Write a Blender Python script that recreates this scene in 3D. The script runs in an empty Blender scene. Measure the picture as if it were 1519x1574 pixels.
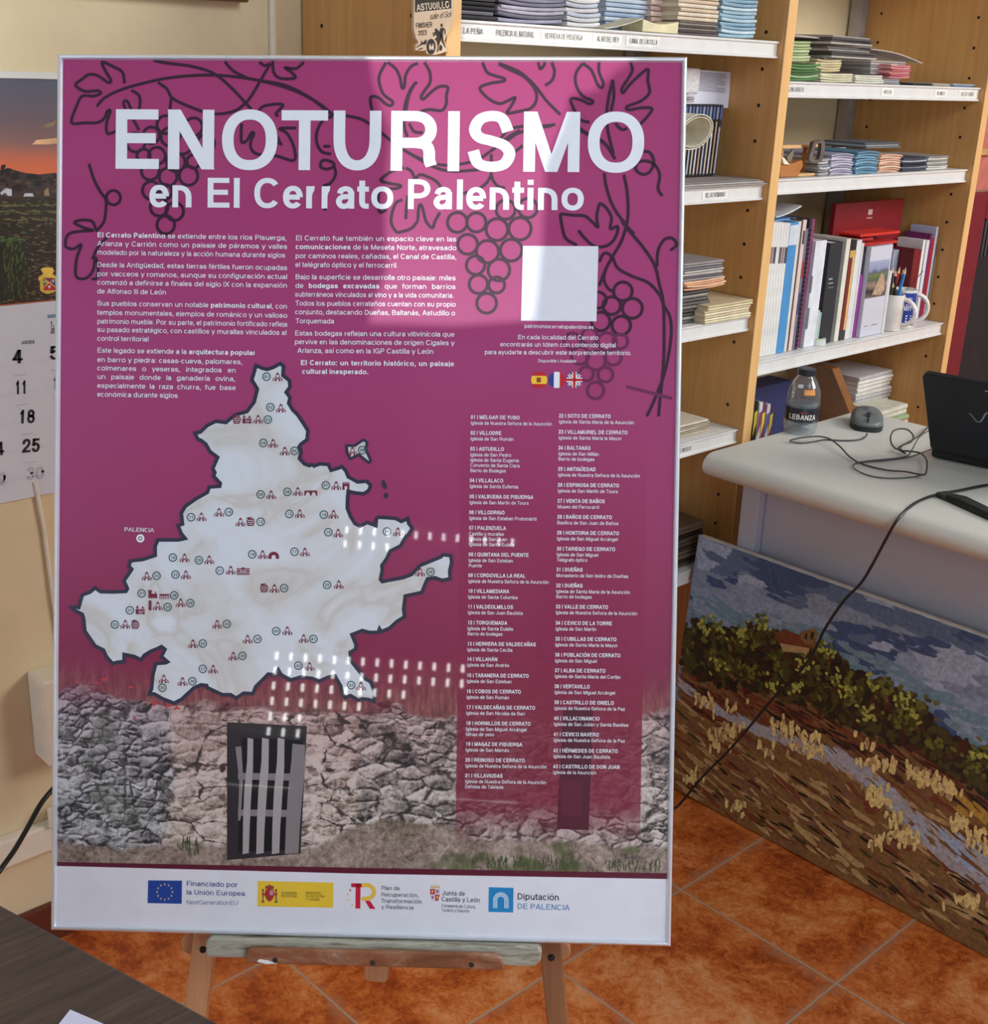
import bpy, bmesh, math, random
from math import sin, cos, pi, radians
from mathutils import Vector, Matrix

SC = bpy.context.scene
COL = SC.collection
rnd = random.Random(7)

# ------------------------------------------------------------------ camera
FPX, IMW, IMH = 1930.8, 1519.0, 1574.0
PITCH, YAW, ROLL = 0.34307, 0.76595, 0.03997
EYE = Vector((0, 0, 1.43))
_f = Vector((sin(YAW) * cos(PITCH), cos(YAW) * cos(PITCH), -sin(PITCH)))
_r = Vector((cos(YAW), -sin(YAW), 0))
_u = _r.cross(_f)
RT = _r * cos(ROLL) + _u * sin(ROLL)
UP = _u * cos(ROLL) - _r * sin(ROLL)
FW = _f
cam = bpy.data.cameras.new('camera')
cam.sensor_fit = 'HORIZONTAL'
cam.sensor_width = 36.0
cam.lens = FPX / IMW * 36.0
cam.clip_start = 0.02
camo = bpy.data.objects.new('camera', cam)
COL.objects.link(camo)
camo.matrix_world = Matrix(((RT.x, UP.x, -FW.x, EYE.x), (RT.y, UP.y, -FW.y, EYE.y), (RT.z, UP.z, -FW.z, EYE.z), (0, 0, 0, 1)))
SC.camera = camo

# ------------------------------------------------------------------ light and exposure
SC.view_settings.view_transform = 'Standard'
SC.view_settings.look = 'None'
SC.view_settings.gamma = 1.0
SC.view_settings.exposure = 0.0
SC.view_settings.use_curve_mapping = False
SC.cycles.use_denoising = True
SC.cycles.max_bounces = 6
SC.cycles.transparent_max_bounces = 12

WORLD_STRENGTH = 0.25
SUN_STRENGTH = 1.9
SUN_AZ, SUN_EL = radians(39.0), radians(15.0)      # travel direction
SUN_DIR = Vector((cos(SUN_AZ) * cos(SUN_EL), sin(SUN_AZ) * cos(SUN_EL), -sin(SUN_EL)))

wd = bpy.data.worlds.new('sky')
SC.world = wd
wd.use_nodes = True
bg = wd.node_tree.nodes['Background']
bg.inputs[0].default_value = (0.90, 0.95, 1.0, 1)
bg.inputs[1].default_value = WORLD_STRENGTH


def aim(o, d):
    o.rotation_euler = Vector(d).to_track_quat('-Z', 'Y').to_euler()


def lamp(name, kind, loc, d, energy, color, size=None, size_y=None):
    l = bpy.data.lights.new(name, kind)
    l.energy = energy
    l.color = color
    if kind == 'AREA':
        l.shape = 'RECTANGLE'
        l.size = size
        l.size_y = size_y or size
    o = bpy.data.objects.new(name, l)
    COL.objects.link(o)
    o.location = loc
    aim(o, d)
    return o


sun = lamp('sun', 'SUN', (-4, -3, 4), SUN_DIR, SUN_STRENGTH, (1.0, 0.97, 0.95))
sun.data.angle = radians(0.25)
# daylight of the tall window behind and left of the viewer (cool) and the lit side of the room (warm)
lamp('window_light', 'AREA', (-1.6, 1.05, 1.15), (1, 0.05, -0.06), 17, (0.58, 0.77, 1.0), 0.9, 1.7)
lamp('room_light', 'AREA', (3.6, -1.3, 2.5), (-0.35, 0.75, -0.62), 85, (1.0, 0.97, 0.92), 1.6, 1.2)
lamp('overhead_fill', 'AREA', (1.35, -1.15, 2.7), (0.0, 0.70, -0.62), 32, (0.82, 0.90, 1.0), 1.2, 0.9)  # added cool fill from overhead, no fitting there; brightens poster and desk

lamp('apron_fill', 'AREA', (0.12, -1.35, 1.25), (0.55, 0.83, -0.10), 17, (0.74, 0.86, 1.0), 0.7, 1.2)  # unseen cool fill added to brighten the desk apron and the painting

# ------------------------------------------------------------------ measuring helpers


def ray(x, y):
    return RT * ((x - 759.5) / FPX) - UP * ((y - 787.0) / FPX) + FW


def onX(x, y, X):
    d = ray(x, y)
    return EYE + d * (X / d.x)


def onY(x, y, Y):
    d = ray(x, y)
    return EYE + d * (Y / d.y)


def onZ(x, y, z):
    d = ray(x, y)
    return EYE + d * ((z - EYE.z) / d.z)


def hit(x, y, P, n):
    d = ray(x, y)
    return EYE + d * ((P - EYE).dot(n) / d.dot(n))


# ------------------------------------------------------------------ materials


def lin(c):
    r = []
    for v in c[:3]:
        v = v / 255.0
        r.append(v / 12.92 if v <= 0.04045 else ((v + 0.055) / 1.055) ** 2.4)
    return (r[0], r[1], r[2], 1.0)


class NT:
    def __init__(s, name):
        s.m = bpy.data.materials.new(name)
        s.m.use_nodes = True
        s.t = s.m.node_tree
        s.b = s.t.nodes['Principled BSDF']
        s.co = None

    def n(s, typ, ins=None, **kw):
        nd = s.t.nodes.new(typ)
        for k, v in kw.items():
            setattr(nd, k, v)
        for k, v in (ins or {}).items():
            s.set(nd.inputs[k], v)
        return nd

    def set(s, sock, v):
        if hasattr(v, 'links') and hasattr(v, 'is_output'):
            s.t.links.new(v, sock)
        elif isinstance(v, tuple) and len(v) == 3 and sock.type == 'RGBA':
            sock.default_value = (v[0], v[1], v[2], 1)
        else:
            sock.default_value = v

    def coords(s):
        if s.co is None:
            s.co = s.n('ShaderNodeTexCoord').outputs['Object']
        return s.co

    def xyz(s):
        sp = s.n('ShaderNodeSeparateXYZ', {0: s.coords()})
        return sp.outputs[0], sp.outputs[1], sp.outputs[2]

    def math(s, op, a, b=None, c=None, clamp=False):
        nd = s.n('ShaderNodeMath', operation=op, use_clamp=clamp)
        s.set(nd.inputs[0], a)
        if b is not None:
            s.set(nd.inputs[1], b)
        if c is not None:
            s.set(nd.inputs[2], c)
        return nd.outputs[0]

    def step(s, v, a, b):
        nd = s.n('ShaderNodeMapRange', {0: v, 1: a, 2: b, 3: 0.0, 4: 1.0}, interpolation_type='SMOOTHSTEP')
        return nd.outputs[0]

    def mapped(s, scale=(1, 1, 1), loc=(0, 0, 0), rot=(0, 0, 0), vec=None):
        nd = s.n('ShaderNodeMapping', {0: vec if vec is not None else s.coords()})
        nd.inputs[1].default_value = loc
        nd.inputs[2].default_value = rot
        nd.inputs[3].default_value = scale
        return nd.outputs[0]

    def noise(s, scale, detail=3, vec=None, rough=0.55, dist=0.0):
        nd = s.n('ShaderNodeTexNoise', {'Vector': vec if vec is not None else s.coords(), 'Scale': scale, 'Detail': detail, 'Roughness': rough, 'Distortion': dist})
        return nd.outputs[0]

    def vor(s, scale, vec=None, feature='F1', rand=1.0):
        nd = s.n('ShaderNodeTexVoronoi', {'Vector': vec if vec is not None else s.coords(), 'Scale': scale, 'Randomness': rand}, feature=feature)
        return nd

    def ramp(s, fac, stops):
        nd = s.n('ShaderNodeValToRGB', {0: fac})
        e = nd.color_ramp.elements
        while len(e) < len(stops):
            e.new(0.5)
        for i, (p, c) in enumerate(stops):
            e[i].position = p
            e[i].color = lin(c)
        return nd.outputs[0]

    def mix(s, fac, a, b, mode='MIX'):
        nd = s.n('ShaderNodeMix', data_type='RGBA', blend_type=mode)
        s.set(nd.inputs[0], fac)
        s.set(nd.inputs[6], a)
        s.set(nd.inputs[7], b)
        return nd.outputs[2]

    def bump(s, h, strength=0.3, dist=0.002):
        nd = s.n('ShaderNodeBump', {'Strength': strength, 'Distance': dist, 'Height': h})
        s.t.links.new(nd.outputs[0], s.b.inputs['Normal'])

    def done(s, color, rough=0.5, metal=0.0, coat=0.0, coat_rough=0.05, spec=0.5):
        s.set(s.b.inputs['Base Color'], color)
        s.set(s.b.inputs['Roughness'], rough)
        s.b.inputs['Metallic'].default_value = metal
        s.b.inputs['Coat Weight'].default_value = coat
        s.b.inputs['Coat Roughness'].default_value = coat_rough
        s.b.inputs['Specular IOR Level'].default_value = spec
        return s.m


_mc = {}


def mat(c, rough=0.5, metal=0.0, coat=0.0, var=0.06, scale=30.0, spec=0.5):
    """plain paint / paper / plastic with a faint mottling of its own"""
    key = (tuple(c), rough, metal, coat, var, scale, spec)
    if key in _mc:
        return _mc[key]
    k = NT('paint')
    f = k.noise(scale, 3)
    lo = tuple(max(0, v * (1 - var)) for v in c)
    hi = tuple(min(255, v * (1 + var)) for v in c)
    m = k.done(k.ramp(f, [(0.3, lo), (0.7, hi)]), rough, metal, coat, 0.05, spec)
    _mc[key] = m
    return m


def wood(name, c1, c2, stretch=(22, 22, 1.2), rough=0.45, scale=3.0, knots=None, bump=0.0):
    k = NT(name)
    v = k.mapped(stretch)
    f = k.noise(scale, 6, v, 0.6, 0.6)
    f2 = k.noise(1.1, 2)
    col = k.mix(k.math('MULTIPLY', f2, 0.5), k.ramp(f, [(0.25, c1), (0.75, c2)]), tuple(lin(c2))[:3])
    if bump:
        k.bump(f, bump, 0.001)
    return k.done(col, rough)


# ------------------------------------------------------------------ mesh building


def cr(pts, n=8, closed=False):
    """Catmull-Rom through points"""
    P = [Vector(p) for p in pts]
    out = []
    N = len(P)
    if N < 3 and not closed:
        return P
    for i in range(N if closed else N - 1):
        if closed:
            a, b, c, d = P[i - 1], P[i], P[(i + 1) % N], P[(i + 2) % N]
        else:
            a = P[i - 1] if i else P[0] * 2 - P[1]
            b, c = P[i], P[i + 1]
            d = P[i + 2] if i + 2 < N else P[-1] * 2 - P[-2]
        for j in range(n):
            t = j / n
            out.append(((b * 2) + (c - a) * t + (a * 2 - b * 5 + c * 4 - d) * t * t + (b * 3 - a - c * 3 + d) * t ** 3) * 0.5)
    if not closed:
        out.append(P[-1])
    return out


class MB:
    def __init__(s):
        s.v, s.f, s.m = [], [], []

    def add(s, vs, fs, mi=0):
        o = len(s.v)
        s.v += [tuple(v) for v in vs]
        for f in fs:
            s.f.append(tuple(i + o for i in f))
            s.m.append(mi)

    def box(s, a, b, mi=0):
        (x0, y0, z0), (x1, y1, z1) = a, b
        s.add([(x0, y0, z0), (x1, y0, z0), (x1, y1, z0), (x0, y1, z0), (x0, y0, z1), (x1, y0, z1), (x1, y1, z1), (x0, y1, z1)],
              [(0, 3, 2, 1), (4, 5, 6, 7), (0, 1, 5, 4), (1, 2, 6, 5), (2, 3, 7, 6), (3, 0, 4, 7)], mi)

    def beam(s, p, q, w, t, up=(0, 0, 1), mi=0):
        """rectangular bar from p to q, w across, t along 'up'"""
        p, q = Vector(p), Vector(q)
        d = (q - p).normalized()
        x = d.cross(Vector(up)).normalized()
        y = x.cross(d).normalized()
        c = []
        for e in (p, q):
            for sx, sy in ((-1, -1), (1, -1), (1, 1), (-1, 1)):
                c.append(e + x * (w / 2 * sx) + y * (t / 2 * sy))
        s.add(c, [(3, 2, 1, 0), (4, 5, 6, 7), (0, 1, 5, 4), (1, 2, 6, 5), (2, 3, 7, 6), (3, 0, 4, 7)], mi)

    def prism(s, pts, z0, z1, mi=0):
        n = len(pts)
        area = sum(pts[i][0] * pts[(i + 1) % n][1] - pts[(i + 1) % n][0] * pts[i][1] for i in range(n))
        if area < 0:
            pts = list(reversed(pts))
        s.add([(p[0], p[1], z0) for p in pts] + [(p[0], p[1], z1) for p in pts],
              [tuple(range(n - 1, -1, -1)), tuple(range(n, 2 * n))] + [(i, (i + 1) % n, n + (i + 1) % n, n + i) for i in range(n)], mi)

    def poly(s, pts, mi=0):
        s.add(pts, [tuple(range(len(pts)))], mi)

    def flat(s, pts, z, mi=0):
        n = len(pts)
        area = sum(pts[i][0] * pts[(i + 1) % n][1] - pts[(i + 1) % n][0] * pts[i][1] for i in range(n))
        if area < 0:
            pts = list(reversed(pts))
        s.add([(p[0], p[1], z) for p in pts], [tuple(range(n))], mi)

    def disc(s, c, rx, ry, z, n=20, mi=0):
        s.flat([(c[0] + rx * cos(2 * pi * i / n), c[1] + ry * sin(2 * pi * i / n)) for i in range(n)], z, mi)

    def ring(s, c, r0, r1, z, n=20, mi=0):
        a = [(c[0] + r0 * cos(2 * pi * i / n), c[1] + r0 * sin(2 * pi * i / n), z) for i in range(n)]
        b = [(c[0] + r1 * cos(2 * pi * i / n), c[1] + r1 * sin(2 * pi * i / n), z) for i in range(n)]
        s.add(a + b, [(i, n + i, n + (i + 1) % n, (i + 1) % n) for i in range(n)], mi)

    def strip(s, pts, w, z, closed=False, mi=0, taper=None):
        """flat ribbon of width w along 2-D points, mitred"""
        P = [Vector((p[0], p[1])) for p in pts]
        Q = [P[0]]
        for p in P[1:]:
            if (p - Q[-1]).length > 1e-7:
                Q.append(p)
        if closed and (Q[0] - Q[-1]).length < 1e-7:
            Q.pop()
        n = len(Q)
        if n < 2:
            return
        L, Rr = [], []
        for i in range(n):
            a = Q[i - 1] if (i or closed) else None
            b = Q[(i + 1) % n] if (i < n - 1 or closed) else None
            d1 = (Q[i] - a).normalized() if a is not None else None
            d2 = (b - Q[i]).normalized() if b is not None else None
            if d1 is None:
                d1 = d2
            if d2 is None:
                d2 = d1
            t = d1 + d2
            t = t.normalized() if t.length > 1e-3 else Vector((-d1.y, d1.x))
            nn = Vector((-t.y, t.x))
            k = max(0.45, abs(nn.dot(Vector((-d1.y, d1.x)))))
            ww = w if taper is None else w * taper(i / max(1, n - 1))
            off = nn * (ww / 2 / k)
            L.append(Q[i] + off)
            Rr.append(Q[i] - off)
        vs = [(p.x, p.y, z) for p in L] + [(p.x, p.y, z) for p in Rr]
        s.add(vs, [(i, n + i, n + (i + 1) % n, (i + 1) % n) for i in range(n if closed else n - 1)], mi)

    def tube(s, pts, r, n=8, mi=0, cap=True):
        P = [Vector(p) for p in pts]
        rings = []
        ref = Vector((0.13, 0.31, 0.94))
        for i, p in enumerate(P):
            d = (P[min(i + 1, len(P) - 1)] - P[max(i - 1, 0)]).normalized()
            x = d.cross(ref)
            if x.length < 1e-3:
                x = d.cross(Vector((1, 0, 0)))
            x.normalize()
            y = d.cross(x).normalized()
            rr = r(i / max(1, len(P) - 1)) if callable(r) else r
            rings.append([p + x * (rr * cos(2 * pi * k / n)) + y * (rr * sin(2 * pi * k / n)) for k in range(n)])
        vs = [v for rg in rings for v in rg]
        fs = []
        for i in range(len(P) - 1):
            for k in range(n):
                fs.append((i * n + k, i * n + (k + 1) % n, (i + 1) * n + (k + 1) % n, (i + 1) * n + k))
        if cap:
            fs.append(tuple(range(n - 1, -1, -1)))
            fs.append(tuple((len(P) - 1) * n + k for k in range(n)))
        s.add(vs, fs, mi)

    def lathe(s, prof, c=(0, 0, 0), n=28, mi=0):
        vs, fs = [], []
        for (r, z) in prof:
            for k in range(n):
                vs.append((c[0] + r * cos(2 * pi * k / n), c[1] + r * sin(2 * pi * k / n), c[2] + z))
        for i in range(len(prof) - 1):
            for k in range(n):
                fs.append((i * n + k, i * n + (k + 1) % n, (i + 1) * n + (k + 1) % n, (i + 1) * n + k))
        s.add(vs, fs, mi)

    def build(s, name, mats, parent=None, loc=None, bevel=0.0, smooth=False, seg=2):
        me = bpy.data.meshes.new(name)
        me.from_pydata(s.v, [], s.f)
        if not isinstance(mats, (list, tuple)):
            mats = [mats]
        for m in mats:
            me.materials.append(m)
        if len(mats) > 1:
            me.polygons.foreach_set('material_index', s.m)
        if smooth:
            me.polygons.foreach_set('use_smooth', [True] * len(me.polygons))
            try:
                me.set_sharp_from_angle(angle=radians(40))
            except Exception:
                pass
        me.update()
        o = bpy.data.objects.new(name, me)
        COL.objects.link(o)
        if parent is not None:
            o.parent = parent
        if loc is not None:
            o.location = loc
        if bevel:
            b = o.modifiers.new('round', 'BEVEL')
            b.width = bevel
            b.segments = seg
            b.limit_method = 'ANGLE'
            b.angle_limit = radians(35)
        return o


def tag(o, label=None, cat=None, group=None, kind=None):
    for k, v in (('label', label), ('category', cat), ('group', group), ('kind', kind)):
        if v:
            o[k] = v
    return o


def empty(name, loc=(0, 0, 0), rz=0.0, label=None, cat=None, group=None):
    o = bpy.data.objects.new(name, None)
    o.empty_display_size = 0.05
    COL.objects.link(o)
    o.location = loc
    o.rotation_euler = (0, 0, rz)
    return tag(o, label, cat, group)


def structure(o):
    o['kind'] = 'structure'
    return o


# ------------------------------------------------------------------ lettering: a pen font (skeleton strokes, pen w wide and h high)
GL = {
    'A': (98, 1, 'd 0,0 48,100;d 96,0 48,100;s 20,30 76,30'), 'B': (98, 9, 'l 0,0 0,100;r24 0,100 75,100 75,54 0,54;r26 0,54 80,54 80,0 0,0'),
    'C': (102, 5, 'a 0,-1 92,101 38 322'), 'D': (100, 9, 'l 0,0 0,100;r44 0,100 84,100 84,0 0,0'), 'E': (93, 9, 'l 0,0 0,100;l 0,100 76,100;l 0,52 70,52;l 0,0 78,0'),
    'F': (86, 9, 'l 0,0 0,100;l 0,100 74,100;l 0,50 64,50'), 'G': (108, 5, 'a 0,-1 96,101 38 320;l 52,48 96,48;l 96,0 96,48'), 'H': (100, 9, 'l 0,0 0,100;l 82,0 82,100;s 0,53 82,53'),
    'I': (0, 9, 'l 0,0 0,100'), 'J': (78, 3, 'r28 64,100 64,0 0,0 0,26'), 'K': (100, 9, 'l 0,0 0,100;d 4,34 76,100;d 78,0 30,58'), 'L': (86, 9, 'l 0,0 0,100;l 0,0 72,0'),
    'M': (116, 9, 'l 0,0 0,100;l 98,0 98,100;d 49,0 3,100;d 49,0 95,100'), 'N': (100, 9, 'l 0,0 0,100;l 82,0 82,100;d 82,0 0,100'), 'O': (108, 5, 'e 0,-1 98,101'),
    'P': (94, 9, 'l 0,0 0,100;r28 0,100 78,100 78,43 0,43'), 'Q': (108, 5, 'e 0,-1 98,101;d 94,-4 58,26'), 'R': (100, 9, 'l 0,0 0,100;r26 0,100 80,100 80,46 0,46;s 46,46 68,42 76,30 77,12 82,0'),
    'S': (94, 5, 's 80,70 66,95 42,101 15,94 3,74 14,58 42,51 71,42 84,26 72,5 42,-1 12,6 0,31'), 'T': (86, 2, 'l 0,100 82,100;l 41,0 41,100'), 'U': (100, 8, 'r38 0,100 0,0 84,0 84,100'),
    'V': (93, 1, 'd 45,0 0,100;d 45,0 91,100'), 'W': (131, 1, 'd 32,0 0,100;d 32,0 64,100;d 97,0 64,100;d 97,0 129,100'), 'X': (94, 2, 'd 0,0 90,100;d 90,0 0,100'),
    'Y': (94, 1, 'd 46,42 0,100;d 46,42 92,100;l 46,0 46,44'), 'Z': (86, 3, 'l 4,100 78,100;l 0,0 80,0;d 2,8 76,92'),
    'a': (77, 4, 's 4,54 12,68 33,75 54,69 62,52;l 62,0 62,52;s 62,43 40,41 12,37 0,20 9,3 27,-1 50,6 62,24'), 'b': (85, 8, 'l 0,0 0,100;e 0,-1 70,75'), 'c': (77, 4, 'a 0,-1 68,75 42 318'),
    'd': (85, 4, 'l 70,0 70,100;e 0,-1 70,75'), 'e': (77, 4, 'a 0,-1 69,75 0 322;s 0,37 69,37'), 'f': (46, 1, 'r16 13,0 13,100 40,100;l 0,74 40,74'), 'g': (85, 4, 'e 0,-1 70,75;r26 70,74 70,-26 4,-26 4,-12'),
    'h': (85, 8, 'l 0,0 0,100;r28 0,74 67,74 67,0'), 'i': (0, 8, 'l 0,0 0,74;p 0,92'), 'j': (0, 8, 'l 0,-14 0,74;p 0,92'), 'k': (78, 8, 'l 0,0 0,100;d 2,24 60,74;d 64,0 22,46'), 'l': (0, 8, 'l 0,0 0,100'),
    'm': (124, 8, 'l 0,0 0,74;r24 0,74 54,74 54,0;r24 54,74 108,74 108,0'), 'n': (85, 8, 'l 0,0 0,74;r28 0,74 67,74 67,0'), 'o': (85, 4, 'e 0,-1 77,75'), 'p': (85, 8, 'l 0,-26 0,74;e 0,-1 70,75'),
    'q': (85, 4, 'l 70,-26 70,74;e 0,-1 70,75'), 'r': (54, 8, 'l 0,0 0,74;s 0,44 10,64 26,74 40,74'), 's': (77, 4, 's 62,52 50,70 33,75 12,70 3,56 12,43 34,38 56,31 66,19 56,4 34,-1 10,5 0,23'),
    't': (46, 1, 'r14 13,94 13,0 38,0;l 0,74 38,74'), 'u': (85, 8, 'r28 0,74 0,0 67,0 67,74;l 67,0 67,74'), 'v': (77, 1, 'd 37,0 0,74;d 37,0 75,74'), 'w': (108, 1, 'd 27,0 0,74;d 27,0 53,74;d 79,0 53,74;d 79,0 106,74'),
    'x': (77, 2, 'd 0,0 73,74;d 73,0 0,74'), 'y': (77, 1, 'd 38,-2 0,74;d 22,-26 75,74'), 'z': (70, 3, 'l 3,74 62,74;l 0,0 64,0;d 2,8 60,66'),
    '0': (78, 5, 'e 0,-1 68,101'), '1': (78, 8, 'l 36,0 36,100;s 6,76 24,82 36,96'), '2': (78, 5, 's 2,66 12,94 34,101 58,94 66,72 50,46 18,22 2,6;l 0,0 66,0'), '3': (78, 5, 's 3,74 12,95 32,101 56,94 61,75 50,57 28,53;s 28,53 56,48 65,28 54,5 32,-1 10,5 1,28'),
    '4': (78, 4, 'l 50,0 50,100;d 2,26 48,98;l 0,24 68,24'), '5': (78, 5, 'l 12,100 60,100;d 4,48 14,98;s 4,46 28,64 56,56 66,32 52,5 30,-1 10,5 0,27'), '6': (78, 5, 'e 0,-1 66,64;s 62,76 50,97 34,101 12,86 2,52 2,30'),
    '7': (78, 5, 'l 0,100 66,100;d 20,0 64,94'), '8': (78, 5, 'e 4,50 62,101;e 0,-1 66,56'), '9': (78, 5, 'e 0,36 66,101;s 4,24 16,3 32,-1 54,14 64,48 64,70'),
    '.': (0, 9, 'p 0,8'), ',': (0, 9, 'p 0,8;d -4,-18 3,4'), ':': (0, 9, 'p 0,8;p 0,64'), '-': (46, 5, 's 0,34 36,34'), '|': (0, 10, 'l 0,-6 0,100'),
}
ACC = {'á': ('a', 'A'), 'é': ('e', 'A'), 'í': ('i', 'A'), 'ó': ('o', 'A'), 'ú': ('u', 'A'), 'ñ': ('n', 'T'), 'ü': ('u', 'U'), 'Á': ('A', 'A'), 'É': ('E', 'A'), 'Í': ('I', 'A'), 'Ó': ('O', 'A'), 'Ú': ('U', 'A'), 'Ñ': ('N', 'T'), 'Ü': ('U', 'U')}
PENS = {'b': (20.5, 17.0), 'r': (14.5, 13.0), 'm': (16, 13.5), 't': (10.5, 9.5), 's': (15.0, 6.5)}


def pen_strip(pts, wx, wy, ext):
    P = [Vector((p[0] / wx, p[1] / wy)) for p in pts]
    Q = [P[0]]
    for p in P[1:]:
        if (p - Q[-1]).length > 1e-4:
            Q.append(p)
    if len(Q) < 2:
        return []
    if ext:
        Q[0] = Q[0] + (Q[0] - Q[1]).normalized() * 0.5
        Q[-1] = Q[-1] + (Q[-1] - Q[-2]).normalized() * 0.5
    n = len(Q)
    A, B = [], []
    for i in range(n):
        d1 = (Q[i] - Q[i - 1]).normalized() if i else None
        d2 = (Q[i + 1] - Q[i]).normalized() if i < n - 1 else None
        d1 = d1 or d2
        d2 = d2 or d1
        t = (d1 + d2)
        t = t.normalized() if t.length > 1e-3 else d1
        nn = Vector((-t.y, t.x))
        k = max(0.4, abs(nn.dot(Vector((-d1.y, d1.x)))))
        A.append(Q[i] + nn * (0.5 / k))
        B.append(Q[i] - nn * (0.5 / k))
    return [[(A[i].x * wx, A[i].y * wy), (B[i].x * wx, B[i].y * wy), (B[i + 1].x * wx, B[i + 1].y * wy), (A[i + 1].x * wx, A[i + 1].y * wy)] for i in range(n - 1)]


_gc = {}


def glyph(ch, pen, q):
    """(advance, list of polygons) in units of cap height = 100"""
    key = (ch, pen, q)
    if key in _gc:
        return _gc[key]
    wx, wy = PENS[pen]
    if ch == ' ':
        return (38, [])
    base, acc = ACC.get(ch, (ch, None))
    if base not in GL:
        return (38, [])
    adv, sb, cmds = GL[base]
    if adv == 0:
        adv = wx + 2 * sb
    W = adv - 2 * sb
    low = base.islower()

    def mx(x):
        return wx / 2 + x * (W - wx) / W if W > wx + 1 else wx / 2

    def my(y):
        if low:
            st = [(-26, -26 + wy / 2), (0, wy / 2), (74, 74 - wy / 2), (100, 100 - wy / 2)]
        else:
            st = [(0, wy / 2), (100, 100 - wy / 2)]
        for (a, b), (c, d) in zip(st, st[1:]):
            if y <= c or (c, d) == st[-1]:
                return b + (y - a) * (d - b) / (c - a)

    out = []
    for cmd in cmds.split(';'):
        op, *ar = cmd.split(' ')
        k = op[0]
        if k == 'a':
            (x0, y0), (x1, y1) = [tuple(map(float, p.split(','))) for p in ar[:2]]
            a0, a1 = float(ar[2]), float(ar[3])
        else:
            pt = [tuple(map(float, p.split(','))) for p in ar]
        if k in 'ae':
            if k == 'e':
                (x0, y0), (x1, y1) = pt
                a0, a1 = 0, 360
            X0, X1, Y0, Y1 = mx(x0), mx(x1), my(y0), my(y1)
            cx, cy, rx, ry = (X0 + X1) / 2, (Y0 + Y1) / 2, (X1 - X0) / 2, (Y1 - Y0) / 2
            n = max(6, int(q * (a1 - a0) / 360))
            pp = []
            for i in range(n + 1):
                a = radians(a0 + (a1 - a0) * i / n)
                c, s_ = cos(a), sin(a)
                e = 2 / 2.25
                pp.append((cx + rx * math.copysign(abs(c) ** e, c), cy + ry * math.copysign(abs(s_) ** e, s_)))
            if k == 'e':
                pp.append(pp[1])
            out += pen_strip(pp, wx, wy, False)
        elif k == 'l':
            out += pen_strip([(mx(x), my(y)) for x, y in pt], wx, wy, True)
            if pen == 's':                                   # serif hand: short feet on the uprights
                (xa, ya), (xb, yb) = (mx(pt[0][0]), pt[0][1]), (mx(pt[-1][0]), pt[-1][1])
                if abs(xa - xb) < 1:
                    for yy in (min(ya, yb) + 2.5, max(ya, yb) - 2.5):
                        out.append([(xa - 15, yy - 2.5), (xa + 15, yy - 2.5), (xa + 15, yy + 2.5), (xa - 15, yy + 2.5)])
        elif k == 's':
            pp = [(mx(x), my(y)) for x, y in pt]
            if len(pp) > 2:
                pp = [tuple(p) for p in cr(pp, max(2, q // 8))]
            out += pen_strip(pp, wx, wy, False)
        elif k == 'r':
            R = float(op[1:])
            pp = [Vector((mx(x), my(y))) for x, y in pt]
            res = [pp[0]]
            for i in range(1, len(pp) - 1):
                a, b, c = pp[i - 1], pp[i], pp[i + 1]
                la, lc = (a - b).length, (c - b).length
                ra, rc = min(R * 1.15, la * (0.999 if i == 1 else 0.5)), min(R * 1.15, lc * (0.999 if i == len(pp) - 2 else 0.5))
                s0, s1 = b + (a - b).normalized() * ra, b + (c - b).normalized() * rc
                m = max(3, q // 5)
                for j in range(m + 1):
                    t = j / m
                    w = 0.62
                    # cubic fillet
                    c0, c1 = s0 + (b - s0) * w, s1 + (b - s1) * w
                    res.append(s0 * (1 - t) ** 3 + c0 * 3 * t * (1 - t) ** 2 + c1 * 3 * t * t * (1 - t) + s1 * t ** 3)
            res.append(pp[-1])
            out += pen_strip([tuple(p) for p in res], wx, wy, True)
        elif k == 'd':
            (xa, ya), (xb, yb) = pt
            xa, xb = mx(xa), mx(xb)
            L = math.hypot(xb - xa, yb - ya)
            h = wx / 2 * min(2.0, L / abs(yb - ya)) * 0.98
            out.append([(xa - h, ya), (xa + h, ya), (xb + h, yb), (xb - h, yb)])
        elif k == 'p':
            x, y = mx(pt[0][0]), pt[0][1]
            out.append([(x - wx / 2, y - wy / 2), (x + wx / 2, y - wy / 2), (x + wx / 2, y + wy / 2), (x - wx / 2, y + wy / 2)])
    if acc:
        b = 84 if low else 108
        c = W / 2
        if acc == 'A':
            h = wx * 0.5
            out.append([(c - h, b), (c + h * 0.7, b), (c + h * 2.2, b + 20), (c + h * 0.2, b + 20)])
            if base == 'i':
                out = [p for p in out if min(y for _, y in p) < 80 or p is out[-1]]
        elif acc == 'T':
            out += pen_strip([tuple(p) for p in cr([(c - 26, b + 3), (c - 14, b + 13), (c + 12, b + 3), (c + 26, b + 13)], 4)], wx * .6, wy * .7, False)
        else:
            for dx in (-18, 18):
                out.append([(c + dx - wx / 2, b), (c + dx + wx / 2, b), (c + dx + wx / 2, b + wy), (c + dx - wx / 2, b + wy)])
    r = (adv, [[(x + sb, y) for x, y in p] for p in out])
    _gc[key] = r
    return r


def runs(text, pen):
    """'*bold* plain' -> [(char, pen)]"""
    out, p = [], pen
    for ch in text:
        if ch == '*':
            p = 'b' if p != 'b' else 'r'
        else:
            out.append((ch, p))
    return out


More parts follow.
